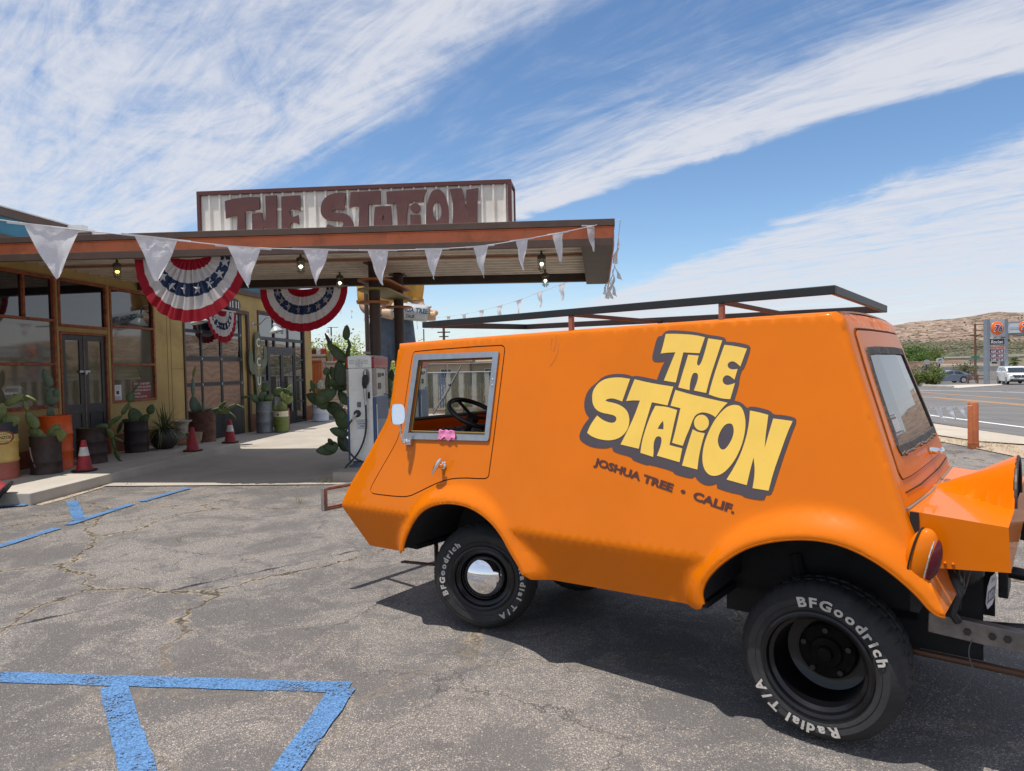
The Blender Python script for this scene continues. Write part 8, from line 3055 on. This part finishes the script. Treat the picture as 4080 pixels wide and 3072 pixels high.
for j in range(230):
    xx = -8 + j * .074
    for sg in (1, -1):
        b.tube([(xx, -.014, .05), (xx + sg * .50, -.014, 1.50)], .0022, 3, cap=False)
b.build('wire_mesh', GS, fn)
# second plain fence behind
f2 = thing('plain_chain_link_fence', 'plain chain link fence with a thin top rail in the scrub behind', 'fence', (0, 34.5, hgt(0, 34.5)))
b = MB()
b.tube([(-14, 0, 1.92), (12, 0, 1.92)], .02, 6)
b.build('top_rail', GS, f2, smooth=True)
for k in range(10):
    b = MB()
    b.tube([(-13.6 + k * 2.6, 0, 0), (-13.6 + k * 2.6, 0, 1.95)], .025, 6)
    b.build('post', GS, f2, smooth=True)
b = MB()
for j in range(260):
    xx = -14 + j * .10
    for sg in (1, -1):
        b.tube([(xx, 0, .05), (xx + sg * .9, 0, 1.9)], .0025, 3, cap=False)
b.build('wire_mesh', GS, f2)

def house(x, y, w, d, h, rh, wallc, roofc, label, rz=0, gable=True, name='house', wins=2):
    t = thing(name, label, 'house', (x, y, hgt(x, y) - .1), rz, 'houses behind the station')
    b = MB()
    b.box(-w / 2, w / 2, -d / 2, d / 2, 0, h)
    b.build('wall', mat('wall_' + name + str(round(wallc[0], 2)), wallc, .85, var=.08), t)
    b = MB()
    o = .35
    if gable:
        b.add([(-w / 2 - o, -d / 2 - o, h), (w / 2 + o, -d / 2 - o, h), (w / 2 + o, d / 2 + o, h), (-w / 2 - o, d / 2 + o, h), (-w / 2 - o, 0, h + rh), (w / 2 + o, 0, h + rh), (-w / 2 - o, -d / 2 - o, h + .12), (w / 2 + o, -d / 2 - o, h + .12), (w / 2 + o, d / 2 + o, h + .12), (-w / 2 - o, d / 2 + o, h + .12)],
              [(6, 7, 5, 4), (8, 9, 4, 5), (0, 1, 7, 6), (2, 3, 9, 8), (6, 4, 9), (7, 8, 5), (3, 0, 6, 9), (1, 2, 8, 7), (3, 2, 1, 0)])
    else:
        b.box(-w / 2 - .1, w / 2 + .1, -d / 2 - .1, d / 2 + .1, h, h + rh)
    b.build('roof', mat('roof_' + str(round(roofc[0], 2)), roofc, .8, var=.15, vscale=2), t)
    for k in range(wins):
        b = MB()
        xx = -w / 2 + w * (k + .7) / (wins + .4)
        b.box(xx - .5, xx + .5, -d / 2 - .03, -d / 2 + .02, h * .35, h * .75)
        wf = b.build('window', mat('far_frame', (.5, .48, .42), .7), t)
        b = MB()
        b.box(xx - .43, xx + .43, -d / 2 - .04, -d / 2 - .032, h * .38, h * .72)
        b.build('pane', PANE_ST, wf)
    return t
house(-6.9, 62, 6.5, 7, 2.1, .55, (.40, .28, .17), (.36, .17, .11), 'low tan house with terracotta roof seen through the van window')
house(-.8, 64, 5.5, 6, 2.0, .6, (.36, .27, .14), (.30, .20, .13), 'ochre house with brown gable roof behind the fence')
house(-4.6, 84, 5.5, 6, 2.8, .5, (.5, .5, .5), (.62, .62, .64), 'small house with bright white metal roof in the far distance')
t = thing('utility_pole', 'distant utility pole with two crossarms behind the van roof', 'utility pole', (-5.82, 60, hgt(-5.8, 60)), 0, 'utility poles')
PW_ = mat('pole_wood', (.10, .060, .042), .85, var=.2, vscale=6)
b = MB()
b.tube([(0, 0, 0), (0, 0, 5.4)], .11, 8)
b.build('pole', PW_, t, smooth=True)
b = MB()
b.box(-.55, .55, -.05, .05, 4.62, 4.72)
b.build('crossarm', PW_, t)
b = MB()
b.box(-.40, .40, -.05, .05, 4.25, 4.34)
b.build('crossarm', PW_, t)
t = thing('street_light_pole', 'thin grey pole with an angled arm rising behind the van roof', 'pole', (-5.04, 40, 0))
b = MB()
b.tube([(0, 0, 0), (0, 0, 4.0)], .035, 8)
b.build('pole', mat('thin_pole_grey', (.10, .10, .11), .6), t, smooth=True)
b = MB()
b.tube([(0, 0, 3.45), (-.35, 0, 3.30)], .015, 6)
b.build('arm', mat('thin_pole_grey', (.10, .10, .11), .6), t)

# ============================================================ right hand side: the other station
def gzt(x, y): return hgt(x, y)
B_ = 1.0
ps = thing('price_sign_tower', 'tall grey fuel price sign tower with orange 76 disc across the road', 'sign', (45.45, 66, gz(45, 66)))
GYP = mat('sign_grey_post', (.20, .23, .27), .5, var=.08)
H0 = 5.30 - gz(45, 66)
for x0, x1 in ((0, .30), (1.77, 2.04)):
    b = MB()
    b.box(x0, x1, 0, .5, 0, H0)
    b.build('post', GYP, ps, bevel=.02)
q = -gz(45, 66)
b = MB()
b.box(.30, 1.77, .08, .42, 3.60 + q, 5.27 + q)
pn = b.build('logo_panel', mat('panel_silver', (.42, .44, .46), .5), ps, bevel=.01)
RYM = Matrix(((1, 0, 0, 0), (0, 0, -1, 0), (0, 1, 0, 0), (0, 0, 0, 1)))
def ball76(par, cx, cz_, R, y=.0):
    b = MB()
    b.lathe([(R, 0)] + [(R * k, .03 + .13 * (1 - k ** 2.2)) for k in (.97, .85, .7, .55, .4, .25, .1)] + [(0, .16)], 40, Matrix.Translation((cx, y, cz_)) @ Matrix.Rotation(pi / 2, 4, 'X'))
    o = b.build('orange_disc', mat('sign_orange', (.80, .14, .012), .3, coat=.5), par, smooth=True, sharp=70)
    for sc_, mm, dy in ((.09, mat('sign_number_white', (.75, .75, .75), .5), .002), (.0, mat('sign_number_blue', (.012, .025, .16), .4), .012)):
        vs, fs = text_mesh('76', 1.05 * R * 1.30, .012 + sc_ * R * .8, .92)
        b = MB()
        out_ = []
        for v in vs:
            x, z = v[0] + (v[1]) * .22 - .06 * R, v[1] - .47 * R
            rr = min(.99, hypot(x, z) / R)
            dome = .05 + .13 * (1 - rr ** 2.2)
            out_.append((cx + x, y - dome - .02 - dy, cz_ + z))
        b.add(out_, fs)
        b.build('number', mm, o)
ball76(pn, 1.04, 4.42 + q, .64, .08)
b = MB()
b.box(.30, 1.77, .10, .40, 2.78 + q, 3.44 + q)
rk = b.build('name_panel', mat('panel_white', (.66, .66, .66), .5), ps)
b = MB()
b.box(.35, 1.74, .09, .10, 2.84 + q, 3.40 + q)
b.build('panel_face', mat('panel_navy', (.012, .022, .055), .4), rk)
vs, fs = text_mesh('Rocket', .44, .012, .92)
b = MB()
b.add([(v[0] + v[1] * .12 + 1.02, .086, v[1] + 2.98 + q) for v in vs], fs)
b.build('lettering', mat('panel_lettering', (.62, .62, .58), .5), rk)
b = MB()
b.box(.30, 1.77, .10, .40, 1.25 + q, 2.70 + q)
pb = b.build('price_panel', mat('price_board', (.50, .46, .42), .6), ps)
for r0, rows_, lab_ in ((2.56, None, 1),):
    pass
RB = mat('price_red', (.50, .09, .045), .5)
NB = mat('price_navy', (.02, .03, .09), .4)
PD = mat('price_digit', (.60, .62, .66), .5)
for i, (z0, z1, m_) in enumerate(((2.55, 2.66, RB), (2.38, 2.48, RB), (1.96, 2.06, RB), (1.56, 1.66, RB), (2.10, 2.35, NB), (1.69, 1.93, NB), (1.28, 1.53, NB))):
    for x0, x1 in ((.36, 1.02), (1.06, 1.71)):
        b = MB()
        b.box(x0, x1, .088, .10, z0 + q, z1 + q)
        b.build('price_strip', m_, pb)
for (z, tl, tr_) in ((2.115, '4.69', '4.79'), (1.70, '4.89', '4.99'), (1.29, '5.09', '5.14')):
    for (cx, s_) in ((.69, tl), (1.385, tr_)):
        vs, fs = text_mesh(s_, .29, .008, .95)
        b = MB()
        b.add([(v[0] + cx, .084, v[1] + z + q) for v in vs], fs)
        b.build('price', PD, pb)
# the other station's canopy
oc = thing('far_forecourt_canopy', 'silver far canopy edge with an orange 76 disc at the right of the photo', 'canopy', (54.1, 75, 0), radians(-33))
b = MB()
b.box(0, 12, 0, 9, 4.24, 5.42)
cf = b.build('fascia', mat('canopy_silver', (.50, .53, .56), .45, var=.05), oc)
b = MB()
b.box(-.04, 12, -.04, 9, 5.42, 5.50)
b.box(.02, 12, -.02, .0, 4.62, 4.90)
b.build('fascia_band', mat('canopy_band', (.34, .40, .50), .5), oc)
b = MB()
b.box(.7, 12, .6, 8.4, 4.02, 4.24)
b.build('soffit', mat('canopy_soffit', (.55, .55, .55), .6), oc)
for x in (3.5, 9):
    b = MB()
    b.box(x, x + .5, 4, 4.5, -1.2, 4.02)
    b.build('column', GYP, oc)
ball76(cf, 1.45, 4.86, .66, -.01)

# cars
def car(name, label, M, side, Wd, parts_fn=None, col=(.2, .24, .3), suv=False):
    """side: list of (x,z) body profile; x forward"""
    t = thing(name, label, 'car', M=M, group='cars at the far forecourt')
    P_ = paint('paint_' + name + str(round(col[0], 2)), col, .3, 1.0)
    lower, cabin, glassw = side
    b = MB()
    RY = Matrix(((1, 0, 0, 0), (0, 0, 1, 0), (0, 1, 0, 0), (0, 0, 0, 1)))
    # lower body: profile lofted over the width with rounding
    Pl = chaikin(lower, 2)
    n = len(Pl)
    cx = sum(p[0] for p in Pl) / n
    cz_ = sum(p[1] for p in Pl) / n
    ws = [(-Wd / 2, .90), (-Wd / 2 + .03, .95), (-Wd / 2 + .10, .985), (-Wd / 2 + .35, 1.0), (Wd / 2 - .35, 1.0), (Wd / 2 - .10, .985), (Wd / 2 - .03, .95), (Wd / 2, .90)]
    vs = []
    for (y, k) in ws:
        for (x, z) in Pl:
            vs.append((cx + (x - cx) * k, y, cz_ + (z - cz_) * (k * .5 + .5)))
    fs = []
    for i in range(len(ws) - 1):
        for j in range(n):
            fs.append((i * n + j, i * n + (j + 1) % n, (i + 1) * n + (j + 1) % n, (i + 1) * n + j))
    v2, tr, _ = tri2d([[(vs[j][0], vs[j][2]) for j in range(n)]])
    fs += [tuple(t_) for t_ in tr if max(t_) < n] + [tuple(q_ + (len(ws) - 1) * n for q_ in reversed(t_)) for t_ in tr if max(t_) < n]
    b.add(vs, fs)
    bd = b.build('body', P_, t, smooth=True, sharp=40, weld=True)
    # cabin shell
    zb = min(z for x, z in cabin)
    zt_ = max(z for x, z in cabin)
    Pc = chaikin(cabin, 2)
    def wy(z): return Wd / 2 - .06 - .17 * (z - zb) / (zt_ - zb)
    n = len(Pc)
    vs = [(x, s_ * wy(z), z) for s_ in (-1, -.8, .8, 1) for (x, z) in Pc]
    for i in range(len(vs)):
        pass
    fs = []
    for i in range(3):
        for j in range(n):
            fs.append((i * n + j, i * n + (j + 1) % n, (i + 1) * n + (j + 1) % n, (i + 1) * n + j))
    v2, tr, _ = tri2d([[(p[0], p[1]) for p in Pc]])
    fs += [t_ for t_ in tr if max(t_) < n] + [tuple(q_ + 3 * n for q_ in reversed(t_)) for t_ in tr if max(t_) < n]
    b = MB()
    b.add(vs, fs)
    b.build('roof', P_, t, smooth=True, sharp=40, weld=True)
    GLS = mat('car_glass', (.012, .015, .018), .03, spec=1.0, coat=1.0, croud=.0)
    for g in glassw:
        for s_ in (1, -1):
            v2, tr, _ = tri2d([chaikin(g, 1)])
            b = MB()
            b.add([(x, s_ * (wy(z) + .006), z) for x, z in v2], tr)
            b.build('side_window', GLS, t)
    return t, P_, wy, GLS
def cwheel(t, x, y, r, w=.2, m2=None):
    wo = bpy.data.objects.new('wheel', None)
    COL.objects.link(wo)
    wo.parent = t
    wo.location = (x, y, r)
    s_ = 1 if y > 0 else -1
    RX = Matrix.Rotation(-pi / 2 * s_, 4, 'X')
    b = MB()
    b.lathe([(r * .68, -w), (r * .95, -w), (r, -w + .03), (r, -.03), (r * .95, 0), (r * .70, .0), (r * .68, -.03)], 32, RX)
    b.build('tyre', mat('car_tyre', (.018, .018, .018), .8), wo, smooth=True)
    b = MB()
    b.lathe([(r * .69, -.01), (r * .62, -.05), (.0, -.06)], 32, RX)
    b.build('rim', mat('rim_dark', (.02, .02, .022), .3), wo, smooth=True)
    b = MB()
    for k in range(10):
        a = 2 * pi * k / 10
        M_ = RX @ Matrix.Rotation(a, 4, 'Z')
        b.box(.03, r * .66, -.022, .022, -.04, -.012, M_)
    b.lathe([(r * .70, -.02), (r * .70, .004), (r * .65, .0)], 32, RX)
    b.build('spokes', m2 or mat('alloy', (.5, .5, .52), .3, metal=.8), wo)
# blue grey sedan facing left
gzs = gz(48.6, 77)
Ms_ = frame(Vector((48.55, 77.2, gzs + .02)), Vector((-1, .05, 0)), Vector((-.05, -1, 0)))
low = [(2.35, .30), (2.42, .52), (2.36, .70), (1.7, .84), (1.1, .93), (-1.3, .98), (-2.1, .98), (-2.42, .94), (-2.48, .62), (-2.42, .32), (-1.9, .22), (1.9, .20)]
cab = [(1.15, .90), (.35, 1.30), (-.25, 1.42), (-.9, 1.40), (-1.5, 1.24), (-2.05, 1.0), (-1.9, .93)]
gls = [[(.92, .96), (.35, 1.25), (-.15, 1.345), (-.42, 1.35), (-.40, .97)], [(-.48, .97), (-.50, 1.345), (-.95, 1.31), (-1.35, 1.18), (-1.50, 1.04), (-1.45, .98)]]
t, P_, wy, GLS = car('sedan', 'blue grey sedan side on behind the green shrubs across the road', Ms_, (low, cab, gls), 1.86, col=(.13, .165, .22))
for x in (1.45, -1.40):
    for y in (.95, -.95):
        cwheel(t, x, y, .34)
b = MB()
for x in (1.45, -1.40):
    for s_ in (1, -1):
        b.tube([(x + .40 * cos(a), s_ * .925, .34 + .40 * sin(a)) for a in [pi * k / 16 for k in range(17)]], .035, 8)
b.build('wheel_arch', mat('arch_dark', (.012, .012, .013), .7), t)
for s_ in (1, -1):
    b = MB()
    P = chaikin([(-2.45, .72), (-2.44, .90), (-2.0, .93), (-1.92, .88), (-2.1, .80)], 1)
    v2, tr, _ = tri2d([P])
    b.add([(x, s_ * .925, z) for x, z in v2], tr)
    b.build('tail_lamp', mat('tail_red', (.30, .01, .015), .25, coat=1), t)
for x in (.15, -.80):
    b = MB()
    b.box(x - .09, x + .09, .92, .955, .80, .83)
    b.build('door_handle', CHR, t)
b = MB()
for x in (-.44, .62):
    b.box(x - .004, x + .004, .932, .936, .40, .93)
b.build('door_gap', GAP, t)
# white SUV facing the camera
gzv = gz(45, 63)
Mv = frame(Vector((46.75, 64.3, gzv + .02)), Vector((-.40, -1, 0)), Vector((1, -.40, 0)))
low = [(2.22, .36), (2.30, .60), (2.26, .88), (2.0, 1.0), (1.2, 1.12), (-1.9, 1.14), (-2.26, 1.10), (-2.28, .50), (-2.1, .30), (2.0, .28)]
cab = [(1.35, 1.05), (.55, 1.52), (.2, 1.66), (-1.3, 1.68), (-1.9, 1.60), (-2.2, 1.12), (-2.0, 1.05)]
gls = [[(1.05, 1.14), (.5, 1.48), (.1, 1.59), (.05, 1.13)], [(-.02, 1.13), (0, 1.59), (-.95, 1.60), (-.95, 1.14)], [(-1.02, 1.15), (-1.02, 1.60), (-1.6, 1.56), (-1.85, 1.2)]]
t, P_, wy, GLS = car('suv', 'white suv facing the camera at the right edge across the road', Mv, (low, cab, gls), 1.86, col=(.78, .79, .78))
for x in (1.38, -1.28):
    for y in (.93, -.93):
        cwheel(t, x, y, .36)
b = MB()
b.add([(1.36, -.74, 1.10), (1.36, .74, 1.10), (.60, .62, 1.535), (.60, -.62, 1.535)], [(0, 1, 2, 3)])
b.build('windscreen', GLS, t)
b = MB()
b.box(2.24, 2.31, -.60, .60, .74, .86)
b.box(2.26, 2.315, -.52, .52, .64, .72)
b.build('grille', mat('grille_black', (.015, .015, .018), .3, coat=.5), t, bevel=.01)
b = MB()
b.box(2.27, 2.325, -.86, .86, .865, .885)
b.box(2.29, 2.325, -.62, .62, .43, .455)
b.lathe([(.05, 0), (.06, .01), (.05, .02)], 16, Matrix.Translation((2.315, 0, .80)) @ Matrix.Rotation(pi / 2, 4, 'Y'))
b.build('chrome_trim', CHR, t)
for s_ in (1, -1):
    b = MB()
    P = [(2.20, s_ * .50, .90), (2.05, s_ * .915, .97), (2.10, s_ * .92, .86), (2.27, s_ * .52, .80)]
    b.add([(p[0] + .03, p[1], p[2]) for p in P] + [(p[0] - .1, p[1] * .98, p[2]) for p in P], [(0, 1, 2, 3), (0, 4, 5, 1), (1, 5, 6, 2), (2, 6, 7, 3), (3, 7, 4, 0)])
    b.build('headlamp', mat('headlamp_glass', (.10, .11, .13), .08, coat=1), t)
    b = MB()
    b.box(.95, 1.10, s_ * .93 - .02 + (.0 if s_ > 0 else -.12), s_ * .93 + (.14 if s_ > 0 else .02), 1.12, 1.24)
    b.build('door_mirror', P_, t, bevel=.03)
b = MB()
b.box(2.22, 2.30, -.80, .80, .33, .52)
b.box(2.0, 2.25, -.88, .88, .26, .36)
b.build('lower_bumper', mat('bumper_black', (.02, .02, .02), .6), t, bevel=.02)
b = MB()
b.box(2.325, 2.335, -.17, .17, .50, .62)
b.build('licence_plate', mat('plate_white', (.66, .67, .69), .35), t)

# poles, palms, walls, shrubs on the far side
t = thing('utility_pole', 'tall brown utility pole with four side arms left of the price sign', 'utility pole', (63.8, 95, gz(63, 95)), 0, 'utility poles')
b = MB()
b.tube([(0, 0, 0), (0, 0, 6.3 + 1.46)], [.17, .13], 10)
b.build('pole', mat('rusty_pole_wood', (.17, .075, .045), .85, var=.2, vscale=6), t, smooth=True)
for (z, l0, l1) in ((6.16, -.1, 1.3), (5.35, -.1, 1.3), (4.72, -.8, .9), (3.10, -.1, 1.3)):
    b = MB()
    b.box(l0, l1, -.05, .05, z + 1.42, z + 1.53)
    b.build('crossarm', PW_, t)
b = MB()
b.bar((.05, 0, 5.9), (1.2, 0, 6.7), .06, .06)
b.bar((.05, 0, 3.9), (.9, 0, 4.5), .05, .05)
b.build('brace', PW_, t)
for (x, y, h, lab) in ((52.0, 112, 6.0, 'short distant pole above the pink wall, left of the tall brown pole'), (49.6, 150, 9.0, 'thin far utility pole over the green tree'), (92.0, 130, 8.0, 'thin far pole beyond the far canopy')):
    t = thing('utility_pole', lab, 'utility pole', (x * 1.0 + 14, y, hgt(x + 14, y)), 0, 'utility poles')
    b = MB()
    b.tube([(0, 0, 0), (0, 0, h * .62)], .12, 8)
    b.build('pole', PW_, t)
    b = MB()
    b.box(-.7, .7, -.05, .05, h * .58, h * .60)
    b.build('crossarm', PW_, t)
t = thing('power_lines', 'thin black overhead wires crossing the desert slope', 'power line')
for z0, z1 in ((4.6, 5.2), (3.05, 3.3), (2.9, 3.2)):
    b = MB()
    pts = []
    for k in range(17):
        q = k / 16
        pts.append((35 + 65 * q, 100 + 4 * q, z0 + (z1 - z0) * q - 1.1 * 4 * (q * 2 % 1) * (1 - q * 2 % 1) * .35))
    b.tube(pts, .022, 4)
    b.build('wire', BLK, t)
def palm(loc, H, label, s=1.0, shag=True):
    t = thing('fan_palm', label, 'palm tree', loc, 0, 'fan palms at the far station')
    b = MB()
    b.tube([(0, 0, 0), (.05, 0, H)], [.22 * s, .15 * s], 10)
    b.build('trunk', BARK, t, smooth=True)
    r = random.Random(int(H * 100))
    b = MB()
    for k in range(34):
        a = r.uniform(0, 2 * pi)
        el = r.uniform(-.7, 1.3)
        d = Vector((cos(a) * cos(el), sin(a) * cos(el), sin(el)))
        o = Vector((.05, 0, H)) + d * .35 * s
        sd = d.cross(Vector((0, 0, 1))).normalized()
        for q in range(9):
            an_ = (q - 4) * .22
            dd = (d * cos(an_) + sd * sin(an_)).normalized()
            leaf_blade(b, o, dd, .85 * s * r.uniform(.8, 1.1), .075 * s, .30 * s, 3)
    b.build('crown', MG, t)
    if shag:
        b = MB()
        for k in range(160):
            a = r.uniform(0, 2 * pi)
            z = H - r.uniform(.1, 1.7 * s)
            leaf_blade(b, Vector((.12 * s * cos(a), .12 * s * sin(a), z)), Vector((cos(a) * .5, sin(a) * .5, -1)), .7 * s, .10 * s, .1, 2)
        b.build('dead_fronds', DRY, t)
    return t
palm((61.1, 86, hgt(61, 86)), 5.6, 'tall fan palm with a shaggy skirt behind the price sign')
palm((61.9, 85, hgt(61.9, 85)), 2.3, 'short fan palm between the price sign and the white suv', .85)
def simple_wall(x0, x1, y, z0, z1, c, label, name='garden_wall'):
    t = thing(name, label, 'wall', (0, y, 0))
    b = MB()
    b.box(x0, x1, 0, .25, z0, z1 - .1)
    b.build('wall_face', mat(name + str(round(c[0], 2)), c, .9, var=.06, vscale=.6), t)
    b = MB()
    b.box(x0 - .02, x1 + .02, -.03, .28, z1 - .1, z1)
    b.build('coping', mat(name + 'cap' + str(round(c[0], 2)), tuple(k * 1.15 for k in c), .9), t)
simple_wall(52, 65.2, 100, -1.8, 1.28, (.42, .27, .205), 'long pinkish garden wall behind the blue grey sedan')
simple_wall(44.5, 50.5, 83, -1.6, .02, (.44, .30, .22), 'lower pinkish wall at the left behind the road sign')
house(79, 118, 8, 10, 2.7, .25, (.52, .44, .33), (.55, .5, .42), 'long beige flat roofed building behind the utility pole', 0, False, 'warehouse', 1)
house(93, 118, 13, 10, 2.8, .3, (.50, .43, .33), (.55, .5, .42), 'beige flat roofed building behind the short palm', 0, False, 'warehouse', 2)
house(63.5, 99, 9, 5, 1.9, .3, (.50, .47, .42), (.6, .56, .45), 'small pale hut with a sign board behind the price sign', 0, False, 'hut', 1)
b = MB()
f3 = thing('far_chain_link_fence', 'low chain link fence behind the blue grey sedan', 'fence', (0, 88, gz(50, 88)))
b.tube([(47, 0, 1.75), (66, 0, 1.75)], .035, 6)
b.build('top_rail', GS, f3)
for k in range(8):
    b = MB()
    b.tube([(47 + k * 2.7, 0, 0), (47 + k * 2.7, 0, 1.78)], .035, 6)
    b.build('post', GS, f3)
t = thing('timber_rail_fence', 'brown timber post and rail fence between the sign tower and the suv', 'fence', (47.6, 72, gz(48, 72)))
for k in range(3):
    b = MB()
    b.box(k * .98 - .07, k * .98 + .07, -.07, .07, 0, .95)
    b.build('post', mat('fence_timber', (.20, .10, .06), .85, var=.2), t)
for z in (.45, .78):
    b = MB()
    b.box(0, 1.96, -.03, .03, z, z + .09)
    b.build('rail', mat('fence_timber', (.20, .10, .06), .85, var=.2), t)
def shrub(loc, w, h, m, label, n=700, ls=.11, seed=1, nb=8, cat='shrub'):
    return tree(loc, label, w, h, .12, m, n, ls, seed, nb, 'shrubs beside the far road', .05, 'shrub', 0, cat)
SHG = leafmat('oleander_leaf', (.05, .08, .018), (.16, .20, .05))
shrub((36.6, 62.4, gz(36, 62)), 2.2, 1.45, SHG, 'dense green shrub at the kerb, left of the pair', 1500, .12, 4)
shrub((38.3, 62.6, gz(38, 62)), 2.5, 1.6, SHG, 'bigger dense green shrub at the kerb in front of the sedan', 1900, .12, 8)
shrub((49.8, 82, gz(49, 82)), 3.4, 2.6, SG, 'grey green desert bush behind the sedan', 900, .14, 14)
shrub((52.6, 80.5, gz(52, 80)), 3.2, 2.3, SG, 'brownish bush between sedan and sign tower', 900, .14, 15)
shrub((46.0, 80, gz(46, 80)), 2.6, 2.2, DRY, 'dry brown bush above the kerb shrubs', 700, .14, 16)
shrub((54.5, 84, gz(54, 84)), 3.0, 1.7, DRY, 'dry brush at the foot of the price sign', 700, .14, 18)
tree((64.6, 112, hgt(64, 112)), 'broad bright green mesquite tree behind the pink wall, next to the van', 8.0, 3.6, 1.6, MG, 2400, .22, 41, 12, 'trees across the road', .2)
tree((60.2, 101.5, hgt(60, 101)), 'leafy green tree over the pink wall left of the brown pole', 4.5, 3.2, 1.2, MG, 1300, .18, 42, 9, 'trees across the road', .14)
tree((63.6, 102.5, hgt(63, 102)), 'grey green eucalyptus sapling beside the brown utility pole', 3.6, 3.9, 1.0, SHG, 1100, .18, 43, 9, 'trees across the road', .12)
def road_sign(x, y, h, lab, face, w, hh, name='road_sign', wood=True):
    t = thing(name, lab, 'road sign', (x, y, gz(x, y)), 0, 'road signs across the road')
    b = MB()
    b.box(-.055, .055, 0, .11, 0, h - (.0 if wood else 0))
    b.build('post', PW_, t)
    b = MB()
    P = chaikin([(-w / 2, -hh / 2), (w / 2, -hh / 2), (w / 2, hh / 2), (-w / 2, hh / 2)], 1)
    b.prism([P], .0, .02, Matrix.Translation((0, -.02, h - hh / 2)) @ RYM)
    f = b.build('sign_face', face, t)
    return t, f
SWH = mat('sign_white', (.62, .64, .66), .5)
t, f = road_sign(44.65, 72, 2.74, 'white bike lane sign on a brown post over the kerb shrubs', SWH, .74, .56)
b = MB()
for cx in (-.16, .16):
    b.tube([(cx + .10 * cos(2 * pi * k / 20), -.045, 2.50 + .10 * sin(2 * pi * k / 20)) for k in range(20)], .011, 5, closed=True)
for a_, c_ in (((-.16, 2.50), (-.05, 2.62)), ((-.05, 2.62), (.10, 2.62)), ((.16, 2.50), (.09, 2.66)), ((-.05, 2.62), (.0, 2.50)), ((.0, 2.50), (.10, 2.62)), ((-.16, 2.50), (.0, 2.50)), ((.09, 2.66), (.15, 2.67)), ((-.09, 2.65), (-.02, 2.65))):
    b.tube([(a_[0], -.045, a_[1]), (c_[0], -.045, c_[1])], .011, 5)
b.build('bicycle_symbol', INK, f)
vs, fs = text_mesh('BIKE LANE', .11, .002, .95)
b = MB()
b.add([(v[0], -.046, v[1] + 2.235) for v in vs], fs)
b.build('lettering', INK, f)
road_sign(43.3, 72, 2.6, 'plain pale road sign seen from behind, left of the bike lane sign', mat('sign_back', (.36, .38, .38), .5), .60, .50)
t = thing('street_name_sign', 'green street name blades on a slim pole left of the price sign', 'street sign', (50.4, 75, gz(50, 75)), 0)
b = MB()
b.tube([(0, 0, 0), (0, 0, 2.95)], .035, 8)
b.build('post', mat('thin_pole_grey', (.10, .10, .11), .6), t)
b = MB()
b.box(-.45, .45, -.01, .01, 2.72, 2.92)
bl_ = b.build('name_blade', mat('sign_green', (.02, .20, .15), .4), t)
b = MB()
b.box(-.20, .20, -.03, -.015, 2.54, 2.68)
b.build('name_blade', mat('sign_green', (.02, .20, .15), .4), t)
t = thing('stop_sign', 'small red octagonal sign above the roof of the white suv', 'road sign', (63.0, 84, gz(60, 84)), 0)
b = MB()
b.tube([(0, 0, 0), (0, 0, 2.0)], .03, 6)
b.build('post', GS, t)
b = MB()
b.lathe([(0, 0), (.32, 0), (.32, .02), (0, .02)], 8, Matrix.Translation((0, -.03, 2.0)) @ Matrix.Rotation(pi / 2, 4, 'X') @ Matrix.Rotation(pi / 8, 4, 'Z'))
b.build('sign_face', mat('stop_red', (.45, .03, .03), .5), t)
t = thing('fire_hydrant', 'small rusty red hydrant beside the timber fence', 'hydrant', (47.9, 69.5, gz(48, 69)), 0)
b = MB()
b.lathe([(.18, 0), (.18, .05), (.13, .08), (.13, .55), (.16, .58), (.14, .70), (.05, .78), (0, .79)], 16)
b.build('barrel', mat('hydrant_red', (.30, .08, .05), .6), t, smooth=True)
b = MB()
b.tube([(-.22, 0, .45), (.22, 0, .45)], .06, 10)
b.build('outlet', mat('hydrant_red', (.30, .08, .05), .6), t)

# dry weeds along the verge and in cracks of the lot
r_ = random.Random(55)
b = MB()
def tuft(b, x, y, z, n, h, sp):
    for k in range(n):
        a = r_.uniform(0, 2 * pi)
        leaf_blade(b, Vector((x + r_.uniform(-sp, sp), y + r_.uniform(-sp, sp), z)), Vector((cos(a) * r_.uniform(.2, .9), sin(a) * r_.uniform(.2, .9), 1)), h * r_.uniform(.5, 1.2), .006, h * .25, 2)
for k in range(420):
    q = r_.random()
    x = 8.42 + r_.uniform(0, .9) + (.2 if q > .5 else 0)
    y = 11.0 + 10 * q + r_.uniform(-.2, .2)
    tuft(b, x + (.0 if y < 17 else -.3), y, gz(x, y), 5, .11, .05)
tag(b.build('dry_grass', leafmat('dry_grass', (.30, .23, .11), (.42, .34, .19), .2)), kind='stuff')
b = MB()
for (x, y) in ((-2.83, 10.30), (-2.70, 10.28), (-2.9, 10.25), (-1.7, 9.0), (-2.75, 8.8), (-4.95, 7.2), (-.9, 6.6), (-1.0, 6.4), (-.6, 6.7), (-3.9, 9.9), (-5.9, 10.55), (.2, 7.4), (5.0, 9.4), (7.0, 10.9), (-3.4, 6.9)):
    tuft(b, x, y, 0, 14, .06 if x < -2.95 or x > -2.6 else .16, .05)
tag(b.build('weeds', leafmat('weed_green', (.14, .15, .05), (.28, .24, .12), .2)), kind='stuff')

bpy.context.view_layer.update()
